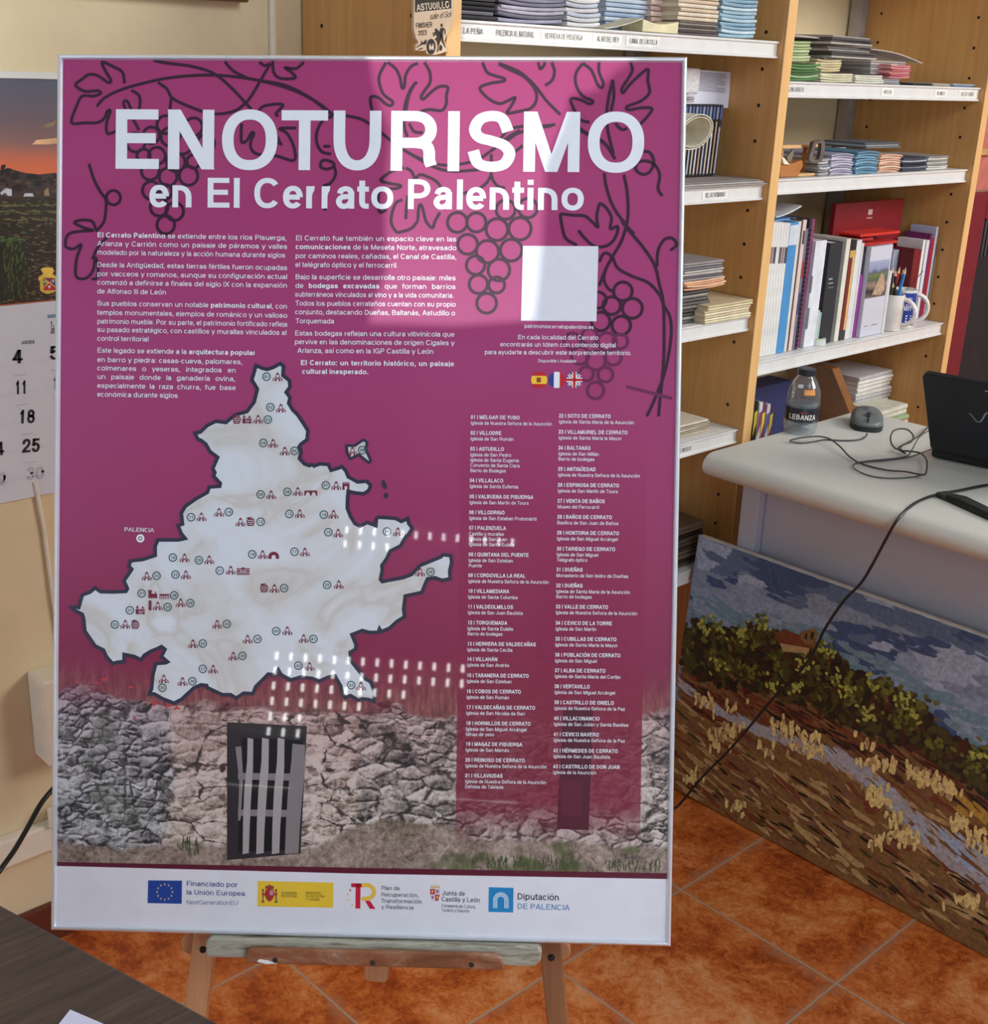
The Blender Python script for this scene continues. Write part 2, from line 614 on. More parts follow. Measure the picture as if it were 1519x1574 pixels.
def write(mb, text, p0, p1, cap, z, pen='r', q=16, shear=0.0, mi=0, just=True, place=None):
    """set a line of lettering so that it runs from p0 to p1 (baseline); cap = capital height, same unit"""
    p0, p1 = Vector(p0), Vector(p1)
    d = p1 - p0
    L = d.length
    d = d / L
    nrm = Vector((-d.y, d.x))
    rs = runs(text, pen)
    k = cap / 100.0
    adv = [glyph(c, p, q)[0] for c, p in rs]
    nat = sum(adv) * k
    ns = sum(1 for c, _ in rs if c == ' ')
    sx, extra = 1.0, 0.0
    if just and ns and nat < L:
        sx = min(1.06, L / nat)
        extra = (L - nat * sx) / ns
    else:
        sx = L / nat
    x = 0.0
    for (c, p), a in zip(rs, adv):
        for ip, pl in enumerate(glyph(c, p, q)[1]):
            pts = [p0 + d * (x + (px + py * shear) * k * sx) + nrm * (py * k) for px, py in pl]
            if place:
                mb.poly([place(v.x, v.y) for v in pts], mi)
            else:
                mb.flat([(v.x, v.y) for v in pts], z + ip * 3e-6, mi)
        x += a * k * sx + (extra if c == ' ' else 0)

# ================================================================== THE SETTING
WALL_Y = 1.768
cream = mat((224, 205, 166), 0.75, var=0.025, scale=9)
white_pvc = mat((232, 222, 202), 0.4, var=0.02)

# floor: square terracotta tiles with mottled glaze, joints run with the walls
TX, TY, TS = 1.631, 1.155, 0.3315
k = NT('terracotta_tiles')
x, y, z = k.xyz()
fx = k.math('FRACT', k.math('DIVIDE', k.math('SUBTRACT', x, TX - 20 * TS), TS))
fy = k.math('FRACT', k.math('DIVIDE', k.math('SUBTRACT', y, TY - 20 * TS), TS))
ex = k.math('MINIMUM', fx, k.math('SUBTRACT', 1.0, fx))
ey = k.math('MINIMUM', fy, k.math('SUBTRACT', 1.0, fy))
edge = k.math('MINIMUM', ex, ey)
grout = k.math('SUBTRACT', 1.0, k.step(edge, 0.0052, 0.0075))
cellx = k.math('FLOOR', k.math('DIVIDE', k.math('SUBTRACT', x, TX - 20 * TS), TS))
celly = k.math('FLOOR', k.math('DIVIDE', k.math('SUBTRACT', y, TY - 20 * TS), TS))
cv = k.n('ShaderNodeCombineXYZ', {0: k.math('MULTIPLY', cellx, 3.7), 1: k.math('MULTIPLY', celly, 5.3), 2: 0.0}).outputs[0]
shifted = k.n('ShaderNodeVectorMath', {0: k.coords(), 1: cv}, operation='ADD').outputs[0]
n1 = k.noise(6.5, 6, shifted, 0.68, 0.8)
n2 = k.noise(70, 4, shifted, 0.7, 0.8)
nn = k.math('ADD', k.math('MULTIPLY', n1, 0.68), k.math('MULTIPLY', n2, 0.32))
worn = k.math('MULTIPLY', k.math('SUBTRACT', 1.0, k.step(k.math('ADD', edge, k.math('MULTIPLY', k.math('SUBTRACT', n1, .5), 0.5)), -0.05, 0.05)), 0.40)
tile = k.ramp(nn, [(0.30, (110, 44, 22)), (0.42, (160, 70, 28)), (0.50, (198, 104, 44)), (0.58, (216, 136, 78)), (0.70, (226, 168, 122))])
tile = k.mix(worn, tile, tuple(lin((206, 150, 108)))[:3])
col = k.mix(grout, tile, tuple(lin((176, 148, 126)))[:3])
k.bump(k.math('SUBTRACT', k.math('MULTIPLY', n2, 0.35), k.math('MULTIPLY', grout, 1.2)), 0.35, 0.002)
m_floor = k.done(col, k.math('ADD', 0.22, k.math('MULTIPLY', n1, 0.25)), spec=0.45)
b = MB()
b.add([(-4.0, -4.0, 0), (5.2, -4.0, 0), (5.2, WALL_Y, 0), (-4.0, WALL_Y, 0)], [(0, 1, 2, 3)])
structure(b.build('floor', m_floor))

b = MB()
b.box((-4.0, WALL_Y, 0), (5.2, WALL_Y + 0.1, 2.9))
structure(b.build('wall_back', cream))

b = MB()                                                    # tile skirting
b.box((-1.6, WALL_Y - 0.010, 0), (1.23, WALL_Y, 0.076))
structure(b.build('baseboard_back', mat((112, 52, 34), 0.35, var=0.15, scale=14), bevel=0.003))

# cable duct low on the wall and the slim vertical one above
b = MB()
b.box((-1.6, WALL_Y - 0.022, onY(40, 1340, WALL_Y - .02).z + 0.020), (1.2, WALL_Y, onY(40, 1281, WALL_Y - .02).z))
structure(b.build('trim_1', white_pvc, bevel=0.004))
pc = onY(419, 40, WALL_Y - .005)
b = MB()
b.box((pc.x - 0.0045, WALL_Y - 0.009, 0.9), (pc.x + 0.0045, WALL_Y, 2.9))
structure(b.build('trim_2', white_pvc, bevel=0.002))
b = MB()
p = onY(68, 815, WALL_Y - .004)
b.tube([(p.x + 0.018, WALL_Y - .005, 0.40), (p.x + .004, WALL_Y - .005, 0.62), (p.x, WALL_Y - .005, p.z), (p.x - .008, WALL_Y - .005, p.z + .08)], 0.0027, 8)
tag(b.build('wall_cable', white_pvc, smooth=True), 'thin cream cable running down the wall below the calendar', 'cable')

# the window wall behind the viewer, set across the corner: one opening shaped to cast the sun patch and one lowered roller shutter
WD = Vector((cos(SUN_AZ), sin(SUN_AZ), 0))
WT = Vector((-WD.y, WD.x, 0))
WP = -1.55                                                  # distance of the wall along WD


def wall_hit(P, d):
    t = (WP - P.dot(WD)) / d.dot(WD)
    Q = P + d * t
    return (Q.dot(WT), Q.z)


# poster plane
PM = Matrix(((0.70526184, 0.20057409, 0.67998219), (-0.70817030, 0.24419559, 0.66246761), (0.03317482, 0.94875632, -0.31426244)))
PC = Vector((0.83092066, 1.07802264, 0.95462110))
PU, PV, PN = PM.col[0].copy(), PM.col[1].copy(), -PM.col[2].copy()


def U(x, y):
    """photo measure -> poster sheet coordinates (metres from its centre)"""
    q = hit(x, y, PC, PN) - PC
    return (q.dot(PU), q.dot(PV))


def on_poster(u, v):
    return PC + PU * u + PV * v


patch = [(563, 60), (575, 131), (600, 205), (592, 330), (596, 407), (566, 496), (700, 500), (822, 492), (835, 360), (838, 253), (866, 190), (877, 147), (917, 139), (945, 110), (985, 85), (1010, 20), (1090, -60), (1080, -150), (720, -200), (590, -60)]
loop = []
for (px, py) in patch:
    loop.append(wall_hit(hit(px, py, PC, PN), -SUN_DIR))
n_ref = PN


def refl(px, py):
    P = hit(px, py, PC, PN)
    d = (P - EYE).normalized()
    return wall_hit(P, d - PN * (2 * d.dot(PN)))


g0 = refl(425, 1018)
g1 = refl(690, 1018)
g2 = refl(425, 1208)
ga = (g1[0] - g0[0]) / 12.0
gz = (g0[1] - g2[1]) / 8.0
gz0 = (g0[1] + g1[1]) / 2
ROWS = {-9: (4, 16), -8: (4, 7), 0: (0, 13), 1: (0, 13), 2: (0, 9), 3: (0, 6), 4: (0, 2), 5: (0, 2), 6: (0, 2), 7: (0, 1), 8: (0, 1)}
a_lo, a_hi = sorted((g0[0] - 2.5 * ga, g0[0] + 17.5 * ga))
z_hi, z_lo = gz0 + 9.5 * gz, gz0 - 8.5 * gz
outer = [(-2.6, -0.0), (2.6, 0.0), (2.6, 3.0), (-2.6, 3.0)]
rect = [(a_lo, z_lo), (a_hi, z_lo), (a_hi, z_hi), (a_lo, z_hi)]


def wall_pt(a, z, off=0.0):
    return WD * (WP + off) + WT * a + Vector((0, 0, z))


loops = [[Vector((p[0], p[1], 0)) for p in L] for L in (outer, rect, loop)]
cu = bpy.data.curves.new('wall_outline', 'CURVE')
cu.dimensions = '2D'
cu.fill_mode = 'BOTH'
for L in loops:
    sp = cu.splines.new('POLY')
    sp.points.add(len(L) - 1)
    for i, p in enumerate(L):
        sp.points[i].co = (p.x, p.y, 0, 1)
    sp.use_cyclic_u = True
tmp = bpy.data.objects.new('wall_outline', cu)
me = bpy.data.meshes.new_from_object(tmp)
bpy.data.objects.remove(tmp)
b = MB()
b.add([wall_pt(v.co.x, v.co.y) for v in me.vertices], [tuple(p.vertices) for p in me.polygons])
structure(b.build('wall_front', mat((104, 94, 84), 0.8)))
b = MB()
hw, hh = abs(ga) * 0.11, gz * 0.26
for r in range(-9, 9):
    zc = gz0 - r * gz
    zt, zb = zc + gz / 2, zc - gz / 2
    cs = []
    if r in ROWS:
        k0, k1 = ROWS[r]
        cs = sorted(g0[0] + ga * kk for kk in range(k0, k1 + 1))

    def cell(aa, bb, z0, z1):
        b.add([wall_pt(aa, z0, .012), wall_pt(bb, z0, .012), wall_pt(bb, z1, .012), wall_pt(aa, z1, .012)], [(0, 1, 2, 3)])
    if not cs:
        cell(a_lo, a_hi, zb, zt)
        continue
    cell(a_lo, a_hi, zc + hh, zt)
    cell(a_lo, a_hi, zb, zc - hh)
    cur = a_lo
    for c in cs:
        cell(cur, c - hw, zc - hh, zc + hh)
        cur = c + hw
    cell(cur, a_hi, zc - hh, zc + hh)
structure(b.build('window_1', mat((196, 188, 176), 0.6)))
b = MB()                                                    # unseen board added outside to keep the sun from the shutter slots
for (z0_, z1_) in ((0.0, z_hi + .115),):
    b.add([wall_pt(a_lo - .5, z0_, -.34), wall_pt(a_hi + .5, z0_, -.34), wall_pt(a_hi + .5, z1_, -.34), wall_pt(a_lo - .5, z1_, -.34)], [(0, 1, 2, 3)])
structure(b.build('sun_blocker', cream))
so = lamp('daylight_outside', 'AREA', wall_pt((a_lo + a_hi) / 2, 1.29, -0.22), WD, 260, (0.9, 0.96, 1.0), 3.0, 1.16)

# red doorway beyond the shelves
DX = 2.98
q = onY(1470, 300, WALL_Y - .03)
d_red = mat((124, 14, 26), 0.35, var=0.08)
qa, qb = onY(1504, 300, WALL_Y - .03).x, onY(1524, 300, WALL_Y - .03).x
zt = onY(1508, 297, WALL_Y - .03).z
b = MB()
b.box((qa - .03, WALL_Y - .035, 0), (qa + .055, WALL_Y, zt))
b.box((qa + .055, WALL_Y - .035, zt - .075), (qa + .95, WALL_Y, zt))
b.box((qa + .87, WALL_Y - .035, 0), (qa + .95, WALL_Y, zt - .075))
structure(b.build('trim_3', d_red, bevel=0.004))
b = MB()
b.box((qa + .056, WALL_Y - .012, 0), (qa + .869, WALL_Y, zt - .076))
structure(b.build('door_1', mat((38, 26, 28), 0.6, var=0.2, scale=60)))
b = MB()
zv = onY(1512, 385, WALL_Y - .02).z
for i in range(9):
    b.box((qa + .075 + i * .022, WALL_Y - .020, zv - .02), (qa + .087 + i * .022, WALL_Y - .0125, zv + .16))
structure(b.build('trim_4', mat((70, 62, 66), 0.5)))
b = MB()
b.box((2.90, WALL_Y - .008, zt + .004), (5.2, WALL_Y, onY(1508, 238, WALL_Y - .01).z))
b.box((2.90, WALL_Y - .008, onY(1508, 230, WALL_Y - .01).z), (5.2, WALL_Y, 2.9))
structure(b.build('trim_5', mat((196, 112, 100), 0.7)))
b = MB()
b.box((2.90, WALL_Y - .022, onY(1508, 238, WALL_Y - .01).z), (5.2, WALL_Y, onY(1508, 228, WALL_Y - .01).z))
structure(b.build('trim_6', mat((206, 160, 96), 0.5)))

# ================================================================== BOOKCASE
YF, YB = 1.415, WALL_Y - 0.004
YS = 1.432                                                  # front of the shelf boards
U1, U2, U3, UT = 1.233, 2.048, 2.842, 0.026
m_wood = wood('beech', (188, 132, 72), (214, 164, 100), (26, 26, 1.3), 0.38)
m_edge = wood('beech_edge', (218, 166, 104), (232, 186, 122), (26, 26, 1.3), 0.4)
m_shelf = mat((222, 220, 216), 0.35, var=0.02)
m_print = mat((40, 36, 38), 0.6)
m_hole = mat((28, 18, 10), 0.9)
case = empty('bookcase', (U1, YB, 0), 0, 'tall beech bookcase with white shelves of brochures along the wall', 'bookcase')
CO = Vector(case.location)


def kid(mbd, name, mats, parent, **kw):
    """children of the bookcase are measured in room coordinates"""
    return mbd.build(name, mats, parent, loc=-CO if parent is case else None, **kw)


Z_OF = {}
for nm, (px, py) in dict(L1=(1195, 64), L2=(1171, 283), L3=(1148, 486), L4=(1129, 660), L5=(1066, 872), R1=(1505, 135), R2=(1489, 260), R3=(1448.5, 495.7)).items():
    Z_OF[nm] = onY(px, py, YS).z
Z_OF['R4'] = onY(1400, 645, YS + .12).z
Z_OF['R4'] = 0.60
for i, X in enumerate((U1, U2, U3)):
    b = MB()
    b.box((X, YF + .004, 0.0), (X + UT, YB, 2.5))
    up = kid(b, 'upright', [m_wood], case, bevel=0.002)
    b = MB()
    b.box((X - .0005, YF, 0.0), (X + UT + .0005, YF + .0038, 2.5))
    e = b.build('edge_band', m_edge, up, bevel=0.0012)
    b = MB()
    if i == 0:
        hs = [(U1 - .0006, onX(495, 40, U1).y, onX(495, 40, U1).z), (U1 - .0006, onX(633, 24, U1).y, onX(633, 24, U1).z)]
    else:
        hs = []
        for j in range(34):
            zz = 0.35 + j * 0.064
            if any(abs(zz - v + .012) < .018 for v in Z_OF.values()):
                continue
            hs.append((X - .0006, YF + .045, zz))
            hs.append((X - .0006, YB - .06, zz + .008))
    for (hx, hy, hz) in hs:
        o = len(b.v)
        b.add([(hx, hy + .0035 * cos(a * pi / 4), hz + .0035 * sin(a * pi / 4)) for a in range(8)], [tuple(range(8))])
    h = b.build('peg_holes', m_hole, up)
    tag(h, kind='stuff')


def shelf(x0, x1, ztop, texts=()):
    b = MB()
    b.box((x0 + .001, YS + .006, ztop - .024), (x1 - .001, YB - .001, ztop))
    s = kid(b, 'shelf', [m_shelf], case, bevel=0.0015)
    b = MB()                                                # label rail on the front edge
    b.add([(x0 + .001, YS - .004, ztop - .0285), (x0 + .001, YS + .0055, ztop - .0285), (x0 + .001, YS + .0055, ztop + .0002), (x0 + .001, YS - .004, ztop + .0002),
           (x0 + .001, YS - .004, ztop - .003), (x0 + .001, YS, ztop - .005), (x0 + .001, YS, ztop - .0235), (x0 + .001, YS - .004, ztop - .0255)] +
          [(x1 - .001, YS - .004, ztop - .0285), (x1 - .001, YS + .0055, ztop - .0285), (x1 - .001, YS + .0055, ztop + .0002), (x1 - .001, YS - .004, ztop + .0002),
           (x1 - .001, YS - .004, ztop - .003), (x1 - .001, YS, ztop - .005), (x1 - .001, YS, ztop - .0235), (x1 - .001, YS - .004, ztop - .0255)],
          [(0, 1, 9, 8), (1, 2, 10, 9), (2, 3, 11, 10), (3, 4, 12, 11), (4, 5, 13, 12), (5, 6, 14, 13), (6, 7, 15, 14), (7, 0, 8, 15), (0, 7, 6, 5, 4, 3, 2, 1), (8, 9, 10, 11, 12, 13, 14, 15)])
    b.build('label_rail', m_shelf, s)
    if texts:
        for (t, xa, ya, xb, yb, cap, paper) in texts:
            b, bt = MB(), MB()
            A, B_ = onY(xa, ya, YS), onY(xb, yb, YS)
            zm = ztop - .014
            if paper:
                b.add([(A.x - .008, YS - .0006, zm - .0075), (B_.x + .008, YS - .0006, zm - .0075), (B_.x + .008, YS - .0006, zm + .0075), (A.x - .008, YS - .0006, zm + .0075)], [(0, 1, 2, 3)])
            write(bt, t, (A.x, zm - cap / 2), (B_.x, zm - cap / 2), cap, 0, 's', 8, just=False, place=lambda u, v: (u, YS - .0012, v))
            if b.v:
                b.build('paper_label', mat((236, 234, 226), 0.6), s)
            bt.build('label_lettering', m_print, s)
    return s


shelf(U1 + UT, U2, Z_OF['L1'], [('IBAÑEZ DE LA PEÑA', 672, 40, 742, 48, .0075, 0), ('PALENCIA AL NATURAL', 762, 47, 821, 52, .0078, 0), ('HERRERA DE PISUERGA', 837, 53, 895, 58, .0075, 1), ('ALAR DEL REY', 917, 58, 951, 62, .0078, 1), ('CANAL DE CASTILLA', 967, 60, 1010, 65, .0075, 1)])
shelf(U1 + UT, U2, Z_OF['L2'], [('VILLAS ROMANAS', 1084, 297, 1115, 296, .0085, 1)])
shelf(U1 + UT, U2, Z_OF['L3'])
shelf(U1 + UT, U2, Z_OF['L4'], [('VALLE MUSEOS', 1038, 690, 1063, 682, .0085, 0)])
shelf(U1 + UT, U2, Z_OF['L5'])
shelf(U1 + UT, U2, 1.79)
shelf(U2 + UT, U3, Z_OF['R1'], [('VALTIN CARRETO', 1208, 141, 1235, 141, .0075, 0), ('ARTESA', 1358, 142, 1370, 142, .0075, 1), ('BLANCO', 1440, 143, 1452, 143, .0075, 1), ('VALLE DE CERRATO', 1477, 144, 1497, 144, .0085, 1)])
shelf(U2 + UT, U3, Z_OF['R2'])
shelf(U2 + UT, U3, Z_OF['R3'])
shelf(U2 + UT, U3, Z_OF['R4'])
shelf(U2 + UT, U3, 1.70)
for X in (U2 + UT + .001, U3 - .043, U1 + UT + .001, U2 - .043):          # pale metal posts at the back
    b = MB()
    b.box((X, YB - .024, 0), (X + .042, YB - .002, 2.5))
    b.box((X + .019, YB - .027, 0), (X + .023, YB - .0241, 2.5))
    kid(b, 'back_post', [mat((178, 172, 168), 0.35, 0.3)], case)

# ================================================================== DESK
DZ = 0.75
dA, dB, dC = onZ(1078, 697, DZ), onZ(1519, 798, DZ), onZ(1312, 627, DZ)
DX0, DX1, DY1, DY0 = dA.x, dC.x, dA.y - .004, 0.05
m_top = mat((206, 205, 196), 0.42, var=0.02, scale=300)
m_apron = mat((180, 184, 198), 0.45, var=0.02, scale=200)
desk = empty('office_desk', (DX0, DY0, 0), 0, 'light grey office desk with a rounded front edge, under the laptop', 'desk')


def dk(mbd, name, mats, **kw):
    return mbd.build(name, mats, desk, loc=(-DX0, -DY0, 0), **kw)


b = MB()
th = 0.046
prof = [(DX1, DZ - th + .004), (DX1, DZ - .004), (DX1 - .004, DZ)]
for i in range(9):
    a = pi / 2 + pi * i / 8
    prof.append((DX0 + .030 + .030 * cos(a), DZ - th / 2 + th / 2 * sin(a)))
prof.append((DX1 - .004, DZ - th))
n = len(prof)
b.add([(p[0], DY0, p[1]) for p in prof] + [(p[0], DY1, p[1]) for p in prof], [tuple(range(n - 1, -1, -1)), tuple(range(n, 2 * n))] + [(i, (i + 1) % n, n + (i + 1) % n, n + i) for i in range(n)])
dk(b, 'desk_top', m_top, smooth=True, bevel=0.002)
PX = 1.955
b = MB()
b.box((PX + .022, DY0 + .05, 0.05), (PX + .042, DY1 - .073, DZ - th - .001))
dk(b, 'modesty_panel', m_apron, bevel=.001)
for yy in (DY1 - .072, DY0 + .01):
    b = MB()
    b.box((PX, yy, 0.0), (DX1 - .02, yy + .040, DZ - th - .001))
    dk(b, 'end_panel', m_apron, bevel=.002)

# ================================================================== PAINTING on canvas leaning on the desk
tl = Vector((PX - .004, onX(1081.5, 822, PX - .004).y, onX(1081.5, 822, PX - .004).z))
XB = 1.905
PTB = Vector((XB, tl.y, 0.0))
pt_up = (Vector((tl.x, 0, tl.z)) - Vector((XB, 0, 0))).normalized()
PT_H = (Vector((tl.x, 0, tl.z)) - Vector((XB, 0, 0))).length
PT_W = 0.86
pt_n = Vector((0, -1, 0)).cross(pt_up).normalized()         # towards the viewer
if pt_n.x > 0:
    pt_n = -pt_n
CAN = 0.017
can = empty('canvas_painting', (0, 0, 0), 0, 'unframed landscape painting of a hill, bushes and a wheat field, leaning against the desk', 'painting')
can.matrix_world = Matrix(((0, pt_up.x, pt_n.x, PTB.x), (-1, pt_up.y, pt_n.y, PTB.y), (0, pt_up.z, pt_n.z, PTB.z + .002), (0, 0, 0, 1)))
PTF = PTB + pt_n * CAN + Vector((0, 0, .002))


def T(x, y):
    q = hit(x, y, PTF, pt_n) - PTF
    return (-q.y, q.dot(pt_up))


b = MB()
b.box((0, 0, 0), (PT_W, PT_H, CAN - .0005))
b.build('canvas', mat((226, 222, 214), 0.8), can, bevel=.0015)
pal = [(90, 110, 140), (62, 84, 124), (130, 144, 166), (140, 156, 180), (112, 142, 158), (36, 36, 22), (66, 64, 28), (104, 104, 42), (168, 170, 78), (116, 58, 38), (66, 34, 24), (130, 94, 54), (178, 146, 98), (222, 196, 128), (168, 162, 164), (28, 24, 22), (160, 174, 196), (120, 84, 60), (180, 140, 60)]
pm = [mat(c, 0.38, var=0.12, scale=140) for c in pal]
b = MB()
b.flat([(0.001, 0.001), (PT_W - .001, 0.001), (PT_W - .001, PT_H - .001), (0.001, PT_H - .001)], CAN, 2)
zc = [CAN + .00006]
POLYS = []


def dab(x, y, L, w, ang, c):
    """one brush mark: length, width (px at the canvas), angle in the photo"""
    zc[0] += 4e-7
    u, v = T(x, y)
    k = 0.00104
    ang = radians(-ang + 16)                                  # the canvas runs downhill in the photo
    L, w = L * k, w * k
    d = Vector((cos(ang), sin(ang)))
    n_ = Vector((-d.y, d.x))
    P = Vector((u, v))
    pts = []
    for t, ww in ((-.5, .35), (-.3, .9), (.1, 1.), (.4, .8), (.5, .3)):
        pts.append(P + d * (L * t) + n_ * (w * .5 * ww * rnd.uniform(.7, 1.1)))
    for t, ww in ((.5, .3), (.4, .8), (.1, 1.), (-.3, .9), (-.5, .35)):
        pts.append(P + d * (L * t) - n_ * (w * .5 * ww * rnd.uniform(.7, 1.1)))
    pts = [p for p in pts if .001 < p.x < PT_W - .001 and .001 < p.y < PT_H - .001]
    if len(pts) > 3:
        b.flat([(p.x, p.y) for p in pts], zc[0], c)


def seg(x, pts):
    for (a, c), (d, e) in zip(pts, pts[1:]):
        if a <= x <= d:
            return c + (e - c) * (x - a) / (d - a)
    return pts[0][1] if x < pts[0][0] else pts[-1][1]


top = [(1030, 806), (1081, 822), (1519, 961), (1700, 1019)]
hedge = [(1040, 955), (1065, 952), (1110, 962), (1150, 962), (1175, 955), (1195, 975), (1250, 990), (1280, 1000), (1310, 1025), (1370, 1055), (1420, 1085), (1445, 1120), (1480, 1140), (1519, 1155), (1700, 1245)]
hbot = [(1040, 1020), (1090, 1050), (1150, 1060), (1200, 1070), (1260, 1090), (1310, 1115), (1360, 1140), (1420, 1150), (1460, 1185), (1519, 1225), (1700, 1320)]
bottom = [(1036, 1212), (1111, 1240), (1519, 1455), (1700, 1550)]
zc[0] += 2e-5
b.flat([(min(max(u_, .001), PT_W - .001), max(v_, .001)) for u_, v_ in [T(x_, y_) for x_, y_ in [(1040, 960), (1150, 962), (1250, 990), (1310, 1025), (1420, 1085), (1519, 1155), (1640, 1215), (1700, 1600), (1519, 1500), (1111, 1290), (1030, 1245)]]], zc[0], 11)
for i in range(1250):                                          # sky
    x = rnd.uniform(1036, 1680)
    y0, y1 = seg(x, top), seg(x, hedge)
    f = rnd.random()
    y = y0 + (y1 - y0) * f
    blue = .5 + .5 * sin((x - 1000) * .017 + y * .012) * cos(y * .03 - x * .006)
    c = 0 if f < .35 else (3 if f > .6 else 2)
    if blue > .72:
        c = 1
    elif blue < .25:
        c = 16 if f < .7 else 3
    if f > .72 and rnd.random() < .5:
        c = 4
    dab(x, y, rnd.uniform(40, 90), rnd.uniform(8, 22), rnd.uniform(4, 30), c)
for (x, y, c) in ((1105, 895, 1), (1130, 892, 1), (1195, 905, 1), (1205, 915, 1), (1185, 900, 1), (1220, 925, 0), (1150, 893, 16), (1160, 898, 16), (1390, 990, 1), (1420, 1000, 1), (1410, 985, 1), (1440, 990, 1), (1370, 975, 1), (1330, 980, 0), (1490, 980, 1), (1360, 990, 16), (1150, 905, 3), (1120, 915, 3)):
    for j in range(5):
        dab(x + rnd.uniform(-12, 12), y + rnd.uniform(-6, 6), rnd.uniform(25, 45), rnd.uniform(6, 13), rnd.uniform(5, 25), c)
for i in range(1900):                                         # field
    x = rnd.uniform(1030, 1680)
    y0, y1 = seg(x, hbot) - 6, seg(x, bottom) + 6
    f = rnd.random()
    y = y0 + (y1 - y0) * f
    c = rnd.choice((9, 17, 11, 11, 17, 10, 9, 17)) if f < .3 else rnd.choice((11, 11, 12, 17, 11, 11, 17, 12, 11, 9))
    dab(x, y, rnd.uniform(24, 70), rnd.uniform(5, 15), rnd.uniform(14, 40), c)
path = [(1045, 1050), (1095, 1085), (1150, 1115), (1240, 1150), (1300, 1170), (1350, 1205), (1400, 1260), (1450, 1300), (1519, 1340), (1700, 1440)]
for i in range(420):
    x = rnd.uniform(1045, 1680)
    wdt = 10 + max(0, x - 1230) * .19
    y = seg(x, path) + rnd.uniform(-.5, .5) * wdt
    dab(x, y, rnd.uniform(25, 50), rnd.uniform(4, 9), rnd.uniform(28, 44), rnd.choice((14, 14, 16, 14)))
for i in range(150):
    x = rnd.uniform(1040, 1680)
    y = seg(x, hbot) + rnd.uniform(8, 40)
    dab(x, y, rnd.uniform(20, 50), rnd.uniform(3, 8), rnd.uniform(15, 35), rnd.choice((9, 9, 10, 15)))
for i in range(110):
    x = rnd.uniform(1040, 1680)
    y = seg(x, bottom) - abs(rnd.gauss(0, 1)) * 55
    dab(x, y, rnd.uniform(14, 40), rnd.uniform(3, 7), rnd.uniform(10, 36), rnd.choice((15, 15, 6, 10)))
yl = [(1480, 1240), (1519, 1255), (1700, 1350)]
for i in range(40):
    x = rnd.uniform(1478, 1680)
    dab(x, seg(x, yl) + rnd.uniform(-14, 14), rnd.uniform(25, 40), rnd.uniform(6, 10), 38, 18)
for i in range(1900):                                         # bushes
    x = rnd.uniform(1036, 1680)
    y0, y1 = seg(x, hedge), seg(x, hbot)
    f = rnd.random() ** .8
    y = y0 + (y1 - y0) * f
    c = rnd.choice((5, 5, 6, 15, 6, 10))
    dab(x, y, rnd.uniform(10, 26), rnd.uniform(9, 17), rnd.uniform(0, 180), c)
for i in range(55):
    x = rnd.uniform(1040, 1680)
    y0, y1 = seg(x, hedge), seg(x, hbot)
    cx_, cy_ = x, y0 + (y1 - y0) * rnd.random() * .75
    for j in range(8):
        dab(cx_ + rnd.gauss(0, 7), cy_ + rnd.gauss(0, 7), rnd.uniform(7, 14), rnd.uniform(6, 11), rnd.uniform(0, 180), rnd.choice((6, 6, 7, 7)))
for (x, y) in ((1104, 1022), (1190, 1050), (1225, 1055), (1283, 1043), (1307, 1065), (1336, 1098), (1385, 1075), (1410, 1095), (1100, 965), (1140, 970), (1172, 963), (1232, 1020), (1080, 960), (1270, 1000), (1340, 1050), (1500, 1160)):
    for j in range(14):
        dab(x + rnd.gauss(0, 7), y + rnd.gauss(0, 7), rnd.uniform(6, 12), rnd.uniform(5, 8), rnd.uniform(0, 180), rnd.choice((7, 8, 8, 8)))
wheat = [(1080, 1075, 8), (1095, 1085, 6), (1110, 1130, 14), (1130, 1120, 10), (1105, 1145, 8), (1200, 1115, 12), (1220, 1125, 10), (1250, 1135, 8), (1255, 1155, 8), (1180, 1145, 6), (1230, 1150, 6), (1325, 1145, 5), (1345, 1175, 10), (1370, 1180, 10), (1410, 1190, 14), (1435, 1200, 14), (1455, 1210, 10), (1340, 1215, 10), (1350, 1230, 12), (1460, 1215, 10), (1380, 1260, 14), (1385, 1285, 14), (1355, 1290, 10), (1400, 1290, 8), (1140, 1235, 8), (1060, 1195, 8), (1480, 1265, 10), (1500, 1285, 12), (1519, 1300, 12), (1130, 1085, 6), (1505, 1390, 8), (1480, 1385, 6)]
for (x, y, n_) in wheat:
    for j in range(int(n_ * 1.4)):
        dab(x + rnd.gauss(0, 9), y + rnd.gauss(0, 6), rnd.uniform(11, 22), rnd.uniform(5.5, 9), -74 + rnd.gauss(0, 14), rnd.choice((12, 13, 13, 13)))
# hermitage on the hill
for pts, c in (([(1192, 978), (1206, 966), (1252, 985), (1248, 996), (1200, 990)], 9), ([(1200, 988), (1246, 996), (1244, 1004), (1205, 1001)], 12), ([(1232, 982), (1232, 972), (1254, 965), (1259, 974), (1253, 992), (1240, 990)], 11),
               ([(1238, 980), (1240, 973), (1243, 973), (1242, 983)], 15), ([(1247, 980), (1249, 970), (1253, 972), (1251, 984)], 15)):
    zc[0] += 4e-6
    b.flat([T(*p_) for p_ in pts], zc[0], c)
b.build('painted_scene', pm, can)

